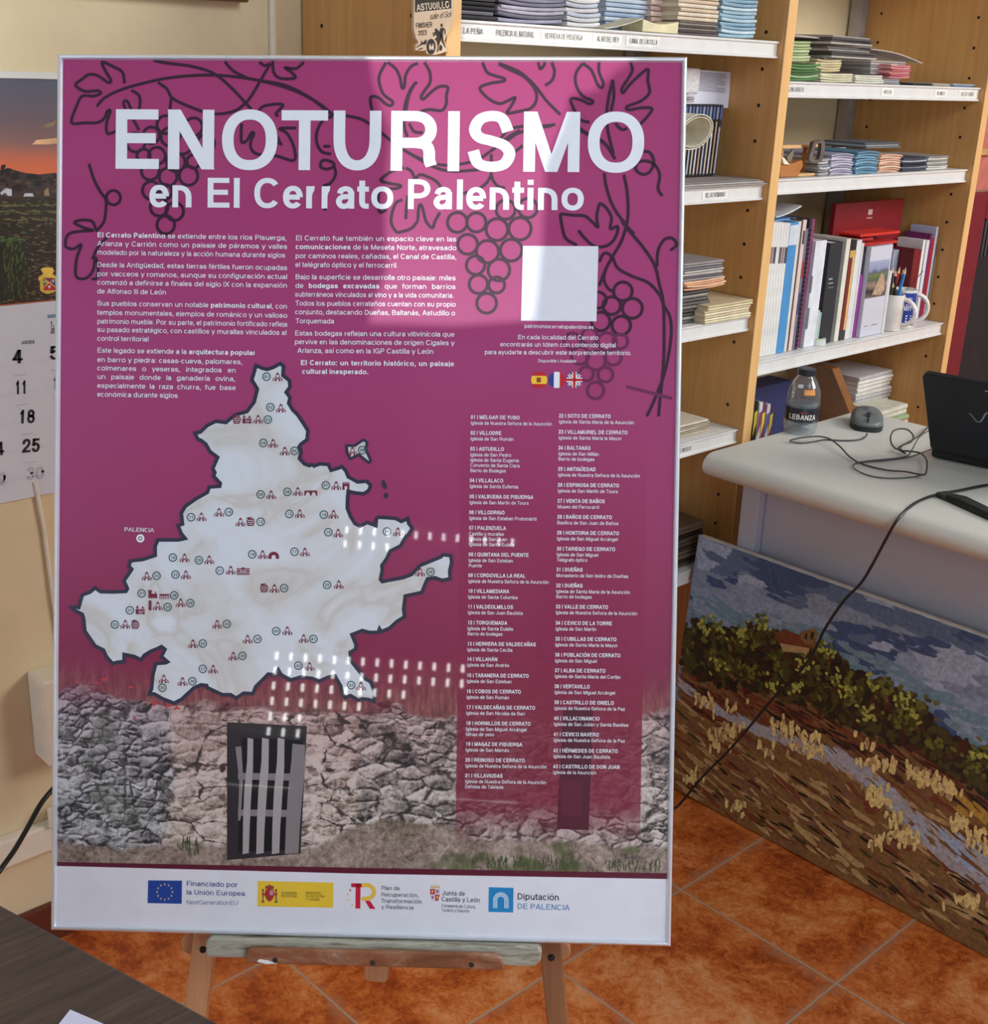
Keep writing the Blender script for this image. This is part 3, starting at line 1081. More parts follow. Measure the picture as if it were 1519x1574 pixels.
# ================================================================== FRAMED POSTER
poster = empty('framed_poster', (0, 0, 0), 0, 'large magenta wine tourism poster in a silver frame standing on the easel', 'poster')
poster.matrix_world = Matrix(((PU.x, PV.x, PN.x, PC.x), (PU.y, PV.y, PN.y, PC.y), (PU.z, PV.z, PN.z, PC.z), (0, 0, 0, 1)))
PXM = 0.000742                                              # metres per photo pixel at the sheet
OW, OH, RW, RD = 0.3574, 0.5030, 0.0056, 0.016
m_alu = mat((228, 232, 240), 0.32, 0.55, var=0.01)
m_back = mat((120, 116, 112), 0.7)
b = MB()
b.box((-OW + .003, -OH + .003, -RD), (OW - .003, OH - .003, -.0015))
b.build('backing_board', m_back, poster)


def rail(c0, c1, inward, length_dir):
    """rounded aluminium rail with mitred ends between two outer corners"""
    b = MB()
    c0, c1, iw = Vector(c0), Vector(c1), Vector(inward)
    d = (c1 - c0).normalized()
    prof = [(0, -RD), (0, .0018), (.0008, .0032), (.0024, .0040), (.0042, .0034), (RW, .0006), (RW, -.001)]
    vs = []
    for e, sgn in ((c0, 1), (c1, -1)):
        for (t, h) in prof:
            p = e + iw * t + d * (t * sgn)
            vs.append((p.x, p.y, h))
    n = len(prof)
    b.add(vs, [(i, i + 1, n + i + 1, n + i) for i in range(n - 1)] + [tuple(range(n)), tuple(range(2 * n - 1, n - 1, -1)), (0, n, 2 * n - 1, n - 1)])
    o = b.build('frame_rail', m_alu, poster, smooth=True)
    return o


rail((-OW, OH), (OW, OH), (0, -1), 0)
rail((OW, OH), (OW, -OH), (-1, 0), 0)
rail((OW, -OH), (-OW, -OH), (0, 1), 0)
rail((-OW, -OH), (-OW, OH), (1, 0), 0)

# printed sheet ----------------------------------------------------------------
SW, SH = OW - RW + .0006, OH - RW + .0006
k = NT('poster_print')
x, y, z = k.xyz()
vy = lambda py, px=560: U(px, py)[1]
vx = lambda px, py=1000: U(px, py)[0]
# ground colour: magenta above, wine red below
g = k.math('DIVIDE', k.math('SUBTRACT', vy(90), y), vy(90) - vy(1330), clamp=True)
bgc = k.ramp(g, [(0.0, (168, 54, 112)), (0.35, (166, 60, 116)), (0.56, (156, 50, 100)), (0.72, (136, 34, 76)), (0.85, (124, 26, 60))])
# rural photograph at the foot: dry-stone wall, grass above it, earth below
w1 = k.n('ShaderNodeVectorMath', {0: k.coords(), 1: k.n('ShaderNodeVectorMath', {0: k.n('ShaderNodeTexNoise', {'Vector': k.coords(), 'Scale': 34.0, 'Detail': 5.0, 'Roughness': .65}).outputs[1], 1: (0.022, 0.016, 0.0)}, operation='MULTIPLY').outputs[0]}, operation='ADD').outputs[0]
patchy = k.noise(9, 3)
small = k.step(patchy, .46, .56)


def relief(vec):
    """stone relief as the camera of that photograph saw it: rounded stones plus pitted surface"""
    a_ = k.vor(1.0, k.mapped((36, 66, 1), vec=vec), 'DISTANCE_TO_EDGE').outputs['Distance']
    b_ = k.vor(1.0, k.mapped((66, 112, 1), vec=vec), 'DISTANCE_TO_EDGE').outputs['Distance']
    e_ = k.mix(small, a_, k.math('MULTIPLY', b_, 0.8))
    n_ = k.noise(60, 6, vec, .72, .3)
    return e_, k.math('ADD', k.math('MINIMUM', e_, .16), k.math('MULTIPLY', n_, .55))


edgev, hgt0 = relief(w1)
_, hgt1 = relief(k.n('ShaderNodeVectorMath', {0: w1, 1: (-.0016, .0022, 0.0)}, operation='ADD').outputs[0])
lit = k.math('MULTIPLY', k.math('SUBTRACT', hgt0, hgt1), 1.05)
cellv = k.mix(small, k.vor(1.0, k.mapped((36, 66, 1), vec=w1), 'F1').outputs['Color'], k.vor(1.0, k.mapped((66, 112, 1), vec=w1), 'F1').outputs['Color'])
fine = k.noise(150, 5, None, .7, .6)
mid = k.noise(48, 4, None, .65, .5)
joint = k.math('SUBTRACT', 1.0, k.step(k.math('ADD', edgev, k.math('MULTIPLY', k.math('SUBTRACT', mid, .5), .45)), -.02, .075))
tone = k.math('ADD', k.math('ADD', lit, k.math('MULTIPLY', k.math('ADD', k.math('MULTIPLY', fine, .5), k.math('MULTIPLY', mid, .62)), .79)), k.math('MULTIPLY', k.n('ShaderNodeSeparateColor', {0: cellv}).outputs[0], .20))
stone = k.ramp(tone, [(0.36, (44, 38, 40)), (0.47, (120, 110, 106)), (0.57, (168, 156, 148)), (0.70, (214, 204, 196))])
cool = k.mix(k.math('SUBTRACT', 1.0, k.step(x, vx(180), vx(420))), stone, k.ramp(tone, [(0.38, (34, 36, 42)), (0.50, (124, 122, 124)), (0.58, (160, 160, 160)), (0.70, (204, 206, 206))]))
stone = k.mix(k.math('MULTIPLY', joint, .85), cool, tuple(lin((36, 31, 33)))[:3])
# dressed door jamb of big pale blocks either side of the door
mpj = k.mapped((20, 42, 1), (0.3, .2, 0), vec=w1)
vej = k.vor(1.0, mpj, 'DISTANCE_TO_EDGE', .6).outputs['Distance']
jc = k.ramp(tone, [(0.36, (104, 88, 82)), (0.5, (180, 162, 150)), (0.66, (216, 204, 194))])
jc = k.mix(k.math('SUBTRACT', 1.0, k.step(k.math('ADD', vej, k.math('MULTIPLY', k.math('SUBTRACT', mid, .5), .22)), .0, .03)), jc, tuple(lin((66, 56, 54)))[:3])
wob = k.math('MULTIPLY', k.math('SUBTRACT', k.noise(14, 2), .5), .03)
xj = k.math('ADD', x, wob)
jm = k.math('MULTIPLY', k.step(xj, vx(258, 1200), vx(264, 1200)), k.math('SUBTRACT', 1.0, k.step(xj, vx(546, 1200), vx(552, 1200))))
stone = k.mix(jm, stone, jc)
# red clay lintel course
rm = k.math('MULTIPLY', k.math('MULTIPLY', k.step(xj, vx(330, 1080), vx(350, 1080)), k.math('SUBTRACT', 1.0, k.step(xj, vx(590, 1080), vx(610, 1080)))), k.math('SUBTRACT', 1.0, k.math('SUBTRACT', 1.0, k.step(k.math('ADD', y, wob), vy(1100), vy(1090)))))
stone = k.mix(k.math('MULTIPLY', rm, .85), stone, k.ramp(tone, [(0.3, (64, 22, 34)), (0.7, (124, 62, 66))]))
# grass and poppies above
gm = k.mapped((160, 26, 1))
gn = k.noise(1.0, 5, gm, .75)
grass = k.ramp(gn, [(0.3, (86, 52, 56)), (0.5, (142, 92, 88)), (0.68, (186, 142, 128))])
top_line = k.math('ADD', vy(1086), k.math('ADD', k.math('MULTIPLY', k.math('SUBTRACT', k.noise(16, 4), .5), .085), k.math('MULTIPLY', k.math('SUBTRACT', x, vx(400)), -.03)))
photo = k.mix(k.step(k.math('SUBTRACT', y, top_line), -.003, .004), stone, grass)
# earth path below
low_line = k.math('ADD', k.math('ADD', vy(1308), k.math('MULTIPLY', k.math('SUBTRACT', k.noise(11, 3), .5), .05)), k.math('MULTIPLY', k.step(x, vx(470, 1290), vx(560, 1290)), .030))
low_line = k.math('SUBTRACT', low_line, k.math('MULTIPLY', k.step(x, vx(690, 1290), vx(760, 1290)), .014))
earth = k.ramp(k.math('ADD', k.math('MULTIPLY', fine, .6), k.math('MULTIPLY', k.noise(26, 4), .4)), [(0.36, (70, 58, 50)), (0.5, (146, 128, 116)), (0.64, (188, 172, 160))])
green = k.ramp(k.noise(1.0, 4, k.mapped((210, 70, 1)), .7), [(0.35, (44, 52, 30)), (0.6, (94, 104, 58)), (0.75, (140, 142, 92))])
gmask = k.math('MULTIPLY', k.step(k.noise(20, 3), .50, .60), k.step(x, vx(560, 1320), vx(720, 1320)))
earth = k.mix(k.math('MULTIPLY', gmask, .8), earth, green)
photo = k.mix(k.step(k.math('SUBTRACT', low_line, y), -.003, .003), photo, earth)
weeds = k.math('MULTIPLY', k.step(k.noise(9, 4, None, .7), .56, .64), k.math('SUBTRACT', 1.0, k.step(x, vx(160, 1260), vx(300, 1260))))
photo = k.mix(k.math('MULTIPLY', weeds, .55), photo, k.ramp(fine, [(0.35, (34, 50, 50)), (0.7, (120, 130, 104))]))
fade = k.math('SUBTRACT', 1.0, k.step(k.math('ADD', y, k.math('MULTIPLY', k.math('SUBTRACT', patchy, .5), .03)), vy(1110), vy(1008)))
tint = k.mix(k.math('MULTIPLY', k.step(y, vy(1260), vy(1060)), .5), photo, k.mix(1.0, photo, tuple(lin((214, 150, 168)))[:3], 'MULTIPLY'))
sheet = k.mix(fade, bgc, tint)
# list panel: wine-red wash over everything on the right
pl = k.math('MULTIPLY', k.step(x, vx(703.5), vx(705)), k.math('SUBTRACT', 1.0, k.step(x, vx(988.5), vx(990))))
pa = k.math('MULTIPLY', k.step(y, vy(640, 850), vy(1010, 850)), -1.0)
pa = k.math('MULTIPLY', k.math('SUBTRACT', 1.0, k.step(y, vy(1000, 850), vy(620, 850))), k.step(y, vy(1312, 850), vy(1225, 850)))
wash = k.mix(k.step(y, vy(1180, 850), vy(850, 850)), k.mix(k.math('MULTIPLY', tone, .6), tuple(lin((112, 14, 46)))[:3], tuple(lin((152, 44, 78)))[:3]), tuple(lin((142, 32, 80)))[:3])
sheet = k.mix(k.math('MULTIPLY', k.math('MULTIPLY', pl, pa), .93), sheet, wash)
rough = 0.022
m_sheet = k.done(sheet, 0.45, 0, 0.6, rough, 0.4)
b = MB()
b.flat([(-SW, -SH), (SW, -SH), (SW, SH), (-SW, SH)], 0)
b.build('printed_sheet', m_sheet, poster)

GL_C = 0.6


def ink(c, var=0.01):
    key = ('ink', c)
    if key not in _mc:
        kk = NT('ink')
        f = kk.noise(40, 2)
        _mc[key] = kk.done(kk.ramp(f, [(0.3, tuple(v * (1 - var) for v in c)), (0.7, tuple(min(255, v * (1 + var)) for v in c))]), 0.45, 0, GL_C, 0.022, 0.4)
    return _mc[key]


W_INK = ink((236, 239, 246))
DZK = 0.00008


def UL(pts, ox=0, oy=0, s=1.0):
    return [U(ox + p[0] * s, oy + p[1] * s) for p in pts]


# lintel door in the photograph -------------------------------------------------
b = MB()
cols = [ink((44, 40, 46)), ink((14, 12, 18)), ink((134, 126, 128)), ink((170, 162, 162)), ink((96, 26, 52)), ink((82, 18, 44)), ink((196, 60, 60)), ink((70, 84, 48)), ink((150, 128, 112))]
zz = DZK * 2
b.flat(UL([(349, 1110), (472, 1116), (462, 1312), (349, 1322)]), zz, 0)
b.flat(UL([(372, 1122), (466, 1128), (456, 1306), (366, 1310)]), zz + .00003, 1)
for (xa, xb, wv) in ((385, 378, 10), (408, 400, 12), (432, 424, 12), (459, 449, 22)):
    ya = 1134 if wv < 20 else 1143
    P0 = [(xa - wv * .42, ya), (xa + wv * .45, ya + 2), (xa + wv * .5 - 1, 1180), (xa + wv * .38 - 3, 1230), (xb + wv * .5 + 1, 1270), (xb + wv * .45, 1311), (xb - wv * .5, 1313), (xb - wv * .42, 1265), (xa - wv * .55 - 4, 1215), (xa - wv * .5, 1170)]
    b.flat(UL(P0), zz + .00008, 3 if wv < 20 else 2)
b.flat(UL([(362, 1148), (371, 1147), (374, 1196), (370, 1260), (366, 1262), (368, 1200)]), zz + .00008, 2)
for y0 in (1188, 1244):
    b.flat(UL([(366, y0), (452, y0 + 1), (450, y0 + 12), (366, y0 + 10)]), zz + .00005, 2)
b.flat(UL([(371, 1122), (462, 1126), (462, 1138), (371, 1134)]), zz + .00005, 0)
# dark wooden door behind the list panel
b.flat(UL([(866, 1090), (912, 1090), (905, 1276), (856, 1274)]), zz, 5)
b.flat(UL([(862, 1200), (896, 1201), (893, 1254), (862, 1253)]), zz + .00003, 4)
for (px, py, r) in ((162, 1044, 4), (200, 1056, 4), (240, 1082, 5), (260, 1086, 5), (226, 1048, 3), (208, 1102, 3), (150, 1050, 3), (272, 1088, 4)):
    for j in range(4):
        c = U(px + rnd.uniform(-r, r), py + rnd.uniform(-r * .6, r * .6))
        b.disc(c, r * .5 * PXM, r * .45 * PXM, zz + .00001 * j, 7, 6)
for j in range(150):                                           # grass tufts at the foot
    px = rnd.choice((rnd.uniform(745, 780), rnd.uniform(790, 850), rnd.uniform(855, 885), rnd.uniform(930, 1015), rnd.uniform(280, 306)))
    py = 1329 + (px - 560) * .018 + rnd.uniform(-10, 4) if px > 500 else rnd.uniform(1296, 1316)
    b.strip(UL([(px, py), (px + rnd.uniform(-3, 3), py - rnd.uniform(5, 13))]), 1.6 * PXM, zz + 1e-6 * j, mi=7)
b.build('door_print', cols, poster)

# wine-red band and white foot ---------------------------------------------------
b = MB()
b.flat([(-SW, U(97, 1325)[1]), U(560, 1334), (SW, U(1022, 1342)[1]), (SW, U(1022, 1351)[1]), U(560, 1343), (-SW, U(88, 1331)[1])], DZK * 3)
b.build('foot_band', ink((92, 14, 44)), poster)
b = MB()
b.flat([(-SW, U(88, 1331)[1]), U(560, 1343), (SW, U(1022, 1351)[1]), (SW, -SH), (-SW, -SH)], DZK * 3)
b.build('foot_panel', ink((230, 232, 240)), poster)

# vine drawing -------------------------------------------------------------------
b = MB()
vine_ink = ink((52, 14, 44))
LW = 4.6 * PXM
vz = [DZK * 4]


def vine(pts, ox, oy, s, w=1.0, closed=False, taper=None):
    vz[0] += 1e-6
    b.strip([tuple(p) for p in cr(UL(pts, ox, oy, s), 7, closed)], LW * w, vz[0], closed, taper=taper)


def grape(lst, ox, oy, s, sq=1.0):
    for g_ in lst:
        vz[0] += 1e-6
        c = U(ox + g_[0] * s, oy + g_[1] * s)
        r = g_[2] * s * PXM
        b.ring(c, r - LW * .5, r + LW * .5, vz[0], 28)


S1, S2, S3, S4 = .3423, .2633, .2633, .2436
for L in ([(435, 478), (470, 440), (540, 405), (640, 375), (760, 350), (900, 338), (1030, 342), (1180, 365), (1330, 410), (1440, 470), (1500, 520)],
          [(560, 375), (550, 325), (510, 300), (460, 280), (475, 320), (498, 360), (485, 370), (440, 340), (400, 335), (370, 355), (340, 382), (380, 410), (440, 408), (452, 420), (420, 432), (370, 432), (345, 475), (322, 550), (380, 552), (440, 550), (470, 530), (482, 500), (495, 500), (478, 560), (485, 600), (520, 590)],
          [(590, 405), (625, 430), (628, 475), (612, 515), (592, 495), (572, 455), (556, 460), (566, 495), (600, 540), (625, 585)],
          [(690, 272), (760, 285), (860, 298), (960, 330), (1040, 395), (1110, 470), (1130, 490)],
          [(1010, 278), (1050, 320), (1110, 350)],
          [(1215, 285), (1180, 345), (1130, 430), (1100, 465), (1050, 500), (960, 512), (880, 490), (780, 445), (750, 400), (710, 370)],
          [(770, 440), (766, 470), (763, 500)],
          [(1165, 280), (1190, 295), (1215, 285)],
          [(1225, 275), (1230, 325), (1260, 352), (1325, 350), (1310, 325), (1282, 305), (1330, 308), (1365, 280)],
          [(1160, 500), (1190, 475), (1270, 470), (1240, 510), (1250, 522)],
          [(1085, 555), (1085, 635), (1108, 632), (1130, 597), (1140, 602), (1125, 650), (1150, 690), (1240, 700), (1320, 720), (1320, 660), (1290, 600), (1258, 578), (1330, 575)],
          [(400, 735), (420, 800), (450, 860), (475, 895), (475, 950), (465, 1000), (430, 1040)],
          [(430, 1030), (415, 995), (370, 988), (335, 1000), (375, 1022), (415, 1035), (350, 1040), (305, 1055), (295, 1105), (330, 1118), (365, 1100), (345, 1160), (342, 1240), (385, 1250), (418, 1215), (428, 1160), (440, 1190), (438, 1245), (412, 1255)],
          [(415, 1165), (440, 1110), (480, 1068)]):
    vine(L, 0, 0, S1)
vine([(1240, 620), (1255, 640), (1268, 652)], 0, 0, S1, 2.2, taper=lambda t: 1 - .7 * t)
grape([(510, 888, 32)] + [(745, 560, 40), (870, 570, 40), (610, 640, 42), (680, 608, 37), (765, 615, 42), (705, 700, 38), (645, 700, 30), (820, 650, 42), (925, 645, 40), (790, 728, 42), (870, 725, 30), (675, 768, 40), (755, 795, 40), (847, 790, 42), (680, 855, 40), (740, 862, 34), (715, 930, 40), (785, 950, 40), (745, 1010, 40)], 0, 0, S1)
for L in ([(735, 365), (700, 430), (695, 480), (720, 550), (772, 592), (765, 616), (735, 608), (690, 570), (650, 565), (645, 600), (655, 650)],
          [(745, 365), (790, 400), (815, 450), (828, 512), (842, 505), (850, 440), (880, 390), (920, 370)],
          [(960, 365), (990, 420), (992, 480), (960, 530), (940, 565), (955, 578), (1005, 532), (1050, 505), (1095, 510), (1087, 560), (1087, 605), (1060, 645), (990, 640), (945, 650), (910, 672)],
          [(915, 478), (880, 520), (852, 590), (840, 660), (842, 740), (860, 800)], [(905, 482), (868, 560), (850, 650)],
          [(870, 720), (900, 768), (950, 775)],
          [(0, 470), (150, 500), (290, 570), (380, 640), (420, 670)],
          [(500, 675), (600, 700), (700, 770), (800, 850), (900, 910), (1000, 950), (1100, 965), (1250, 940), (1350, 880), (1450, 800), (1519, 760)],
          [(830, 870), (930, 930), (1040, 985), (1150, 1000), (1280, 990)],
          [(420, 680), (370, 700), (335, 760), (330, 830), (360, 885), (415, 900)], [(370, 855), (410, 855)],
          [(430, 960), (440, 1020), (410, 1070), (370, 1090), (380, 1150), (380, 1230)],
          [(350, 960), (365, 938), (400, 938), (430, 955), (425, 975), (390, 988), (358, 978), (350, 960)],
          [(840, 980), (770, 1000), (705, 1050), (750, 1070), (818, 1082), (800, 1100), (705, 1110), (690, 1170), (700, 1238), (740, 1225)],
          [(850, 980), (882, 1000), (905, 1045)], [(905, 1045), (935, 1020), (985, 1035), (1030, 1060), (1060, 1100)],
          [(830, 1165), (790, 1190), (765, 1270), (772, 1320), (800, 1360)], [(850, 1280), (855, 1200), (862, 1140)],
          [(920, 1290), (928, 1205), (945, 1205), (968, 1290), (1005, 1330), (1022, 1290), (1050, 1240)], [(800, 1360), (880, 1335), (920, 1290)],
          [(1350, 1020), (1320, 1070), (1260, 1110), (1180, 1130)], [(1350, 900), (1350, 1020), (1380, 1080), (1430, 1100)]):
    vine(L, 400, 0, S2)
for L in ([(820, 370), (780, 430), (782, 500), (820, 560), (878, 590), (860, 606), (800, 580), (750, 580), (770, 640), (805, 698), (860, 715)],
          [(820, 370), (870, 410), (905, 490), (930, 512), (940, 485), (915, 420), (915, 365)],
          [(1100, 365), (1110, 410), (1085, 460), (1050, 515), (1056, 542), (1090, 500), (1140, 450), (1200, 405), (1200, 470), (1210, 540), (1160, 590), (1080, 622), (1090, 642), (1160, 630), (1225, 635), (1190, 690), (1150, 730)],
          [(995, 465), (970, 580), (960, 680), (970, 780), (1000, 900)], [(995, 465), (1002, 560), (985, 650)],
          [(1010, 720), (1045, 755), (1080, 752)],
          [(235, 365), (260, 420), (300, 440), (360, 458), (355, 475), (280, 487), (220, 515), (265, 572), (330, 605), (380, 590), (425, 570), (402, 620), (380, 660), (450, 650), (520, 630), (550, 580), (540, 520), (480, 450), (400, 410), (330, 375)],
          [(330, 370), (450, 420), (540, 500), (610, 590), (690, 670)], [(560, 365), (572, 402), (592, 385), (600, 365)], [(640, 365), (655, 420), (640, 470), (600, 500)],
          [(340, 810), (380, 765), (450, 740), (560, 738), (660, 728)], [(380, 820), (450, 775), (560, 748), (640, 735)], [(420, 890), (470, 850)],
          [(800, 760), (860, 790), (950, 840), (1010, 930)], [(800, 745), (840, 775), (930, 820), (1000, 900)],
          [(945, 1010), (960, 1100), (1000, 1210), (1070, 1310), (1120, 1367)], [(1060, 1020), (1080, 1120), (1085, 1250), (1070, 1340)],
          [(1170, 885), (1210, 890), (1235, 940), (1215, 1000), (1170, 1018), (1130, 990), (1142, 950), (1190, 940), (1240, 962), (1270, 1020), (1260, 1100), (1285, 1145)]):
    vine(L, 680, 0, S3)
for L in ([(1165, 75), (1165, 100), (1130, 210), (1075, 305), (1030, 390), (990, 490)],
          [(1130, 80), (1165, 125), (1270, 250), (1340, 360), (1370, 480), (1395, 600), (1400, 800), (1395, 1000), (1375, 1200), (1365, 1314)],
          [(1390, 600), (1440, 700), (1440, 850), (1400, 1050), (1330, 1230), (1290, 1314)],
          [(1355, 370), (1362, 270), (1400, 200), (1450, 190), (1478, 230), (1440, 268)],
          [(1075, 310), (1110, 380), (1200, 430), (1300, 470), (1370, 545), (1395, 600)],
          [(990, 340), (1018, 288), (1048, 288), (1072, 312)], [(1030, 390), (1020, 450), (1048, 508), (1085, 525)],
          [(745, 35), (755, 110), (780, 190), (850, 235)], [(745, 35), (830, 45), (900, 50), (950, 90), (982, 118), (975, 60), (985, 0), (1000, -28), (1040, 5), (1068, 60), (1062, 128), (1105, 115), (1105, 150), (1080, 205), (1030, 240), (960, 240), (900, 190), (860, 140)]):
    vine(L, 680, 320, S4)
grape([(95, 90, 62), (215, 90, 60), (345, 135, 68), (490, 130, 70), (160, 228, 62), (285, 275, 70), (435, 265, 68), (210, 360, 58), (357, 390, 68), (228, 480, 58), (343, 485, 50), (280, 600, 62), (400, 10, 60), (540, 0, 60)], 680, 320, S4)
grape([(1140, 525, 58), (1070, 615, 55), (1200, 632, 62), (1000, 715, 58), (1130, 740, 58), (985, 580, 50)], 680, 320, S4)
b.build('vine_drawing', vine_ink, poster)
b = MB()                                                        # lower grapes print paler
grape([(820, 840, 52), (930, 810, 50), (1040, 845, 58), (1125, 840, 45), (870, 930, 55), (970, 960, 60), (1080, 940, 50), (910, 1045, 44), (1030, 1050, 46), (968, 1150, 52)], 680, 320, S4)
vine([(1160, 1125), (1280, 1155), (1450, 1200)], 680, 320, S4)
b.build('grape_drawing', ink((108, 34, 80)), poster)

# headings -----------------------------------------------------------------------
TZ = DZK * 7


def line(mb, text, x0, y0, x1, y1, cap, pen='r', q=12, just=True, z=TZ, shear=0.0, mi=0):
    write(mb, text, U(x0, y0), U(x1, y1), cap * PXM, z, pen, q, shear, mi, just)


b = MB()
line(b, 'ENOTURISMO', 170, 259.5, 994, 265.5, 91, 'b', 64, False)
b.build('title_lettering', W_INK, poster)
b = MB()
line(b, 'en El Cerrato Palentino', 228, 318.5, 899, 323.5, 45.5, 'b', 40, False)
b.build('subtitle_lettering', W_INK, poster)

# body text ----------------------------------------------------------------------
b = MB()
col1 = [('*El Cerrato Palentino* se extiende entre los ríos Pisuerga,', 364.7, 441), ('Arlanza y Carrión como un paisaje de páramos y valles', 378, 442), ('modelado por la naturaleza y la acción humana durante siglos', 391.4, 439),
        ('Desde la Antigüedad, estas tierras fértiles fueron ocupadas', 410.5, 442), ('por vacceos y romanos, aunque su configuración actual', 424.3, 442), ('comenzó a definirse a finales del siglo IX con la expansión', 437.6, 442), ('de Alfonso III de León', 451.2, 256),
        ('Sus pueblos conservan un notable *patrimonio cultural*, con', 469.8, 442), ('templos monumentales, ejemplos de románico y un valioso', 483.8, 442), ('patrimonio mueble. Por su parte, el patrimonio fortificado refleja', 497.4, 442), ('su pasado estratégico, con castillos y murallas vinculados al', 510.2, 441), ('control territorial', 523.7, 229),
        ('Este legado se extiende a la *arquitectura popular', 542, 393), ('en barro y piedra: casas-cueva, palomares,', 556.3, 373), ('colmenares o yeseras, integrados en', 569.3, 363), ('un paisaje donde la ganadería ovina,', 582.5, 362), ('especialmente la raza churra, fue base', 596.2, 363), ('económica durante siglos', 609.6, 274)]
for t, yb, xe in col1:
    line(b, t, 149.5, yb, xe, yb + (xe - 149.5) * .0165, 7.6)
col2 = [('El Cerrato fue también un espacio clave en las', 454.6, 369.6, 702), ('*comunicaciones* de la Meseta Norte, atravesado', 454.3, 383, 702), ('por caminos reales, cañadas, el Canal de Castilla,', 454, 396.9, 702), ('el telégrafo óptico y el ferrocarril.', 454, 410.5, 612),
        ('Bajo la superficie se desarrolla otro paisaje: miles', 454, 429.3, 701), ('de *bodegas excavadas* que forman barrios', 454, 442.7, 701), ('subterráneos vinculados al vino y a la vida comunitaria.', 453.6, 456.1, 698), ('Todos los pueblos cerrateños cuentan con su propio', 454, 469.8, 701), ('conjunto, destacando Dueñas, Baltanás, Astudillo o', 453.5, 483.2, 700), ('Torquemada', 454.5, 497, 514),
        ('Estas bodegas reflejan una cultura vitivinícola que', 453.3, 515.8, 699), ('pervive en las denominaciones de origen Cigales y', 453, 529, 699), ('Arlanza, así como en la IGP Castilla y León', 457.1, 542.4, 667), ('*El Cerrato: un territorio histórico, un paisaje', 462, 561.2, 698.5), ('*cultural inesperado.', 464.4, 574.6, 567)]
for t, x0, yb, xe in col2:
    line(b, t, x0, yb, xe, yb + (xe - x0) * .0075, 7.6)
line(b, 'patrimoniocerratopalentino.es', 806, 504, 913, 506, 5.8)
line(b, 'En cada localidad del Cerrato', 796, 521.5, 920, 522.5, 6.8)
line(b, 'encontrarás un tótem con contenido digital', 769, 532.5, 947, 534, 6.8)
line(b, 'para ayudarte a descubrir este sorprendente territorio.', 745, 544.5, 971, 546, 6.8)
line(b, 'Disponible | Available:', 827, 557, 887, 557.5, 4.8)
b.build('body_lettering', W_INK, poster)

# village list -------------------------------------------------------------------
b = MB()
NSA = 'Iglesia de Nuestra Señora de la Asunción'
LST1 = [('01', 641.8, 'MELGAR DE YUSO', 799, [(NSA, 849)]), ('02', 666, 'VILLODRE', 771, [('Iglesia de San Román', 790)]), ('03', 690.5, 'ASTUDILLO', 775, [('Iglesia de San Pedro', 786), ('Iglesia de Santa Eugenia', 798), ('Convento de Santa Clara', 799), ('Barrio de Bodegas', 778)]),
        ('04', 739, 'VILLALACO', 774, [('Iglesia de Santa Eufemia', 797)]), ('05', 763.8, 'VALBUENA DE PISUERGA', 820, [('Iglesia de San Martín de Tours', 813)]), ('06', 788, 'VILLODRIGO', 776, [('Iglesia de San Esteban Protomártir', 826)]),
        ('07', 812, 'PALENZUELA', 778, [('Castillo y murallas', 775), ('Iglesia de San Juan', 780), ('Iglesia de Santa Eulalia', 791)]), ('08', 852.8, 'QUINTANA DEL PUENTE', 813, [('Iglesia de San Esteban', 789), ('Puente', 741)]), ('09', 884.8, 'CORDOVILLA LA REAL', 808, [(NSA, 844)]),
        ('10', 909, 'VILLAMEDIANA', 783, [('Iglesia de Santa Columba', 796)]), ('11', 933, 'VALDEOLMILLOS', 789, [('Iglesia de San Juan Bautista', 804)]), ('12', 957.5, 'TORQUEMADA', 780, [('Iglesia de Santa Eulalia', 789), ('Barrio de bodegas', 773)]),
        ('13', 990, 'HERRERA DE VALDECAÑAS', 824, [('Iglesia de Santa Cecilia', 788)]), ('14', 1013.5, 'VILLAHÁN', 765, [('Iglesia de San Andrés', 783)]), ('15', 1038.5, 'TABANERA DE CERRATO', 813, [('Iglesia de San Esteban', 787)]), ('16', 1063, 'COBOS DE CERRATO', 801, [('Iglesia de San Román', 783)]),
        ('17', 1087.5, 'VALDECAÑAS DE CERRATO', 823, [('Iglesia de San Nicolás de Bari', 807)]), ('18', 1112, 'HORNILLOS DE CERRATO', 816, [('Iglesia de San Miguel Arcángel', 810), ('Minas de yeso', 760)]), ('19', 1144, 'MAGAZ DE PISUERGA', 803, [('Iglesia de San Mamés', 783)]),
        ('20', 1168.5, 'REINOSO DE CERRATO', 807, [(NSA, 841)]), ('21', 1192.5, 'VILLAVIUDAS', 773, [(NSA, 840), ('Dehesa de Tablada', 774)])]
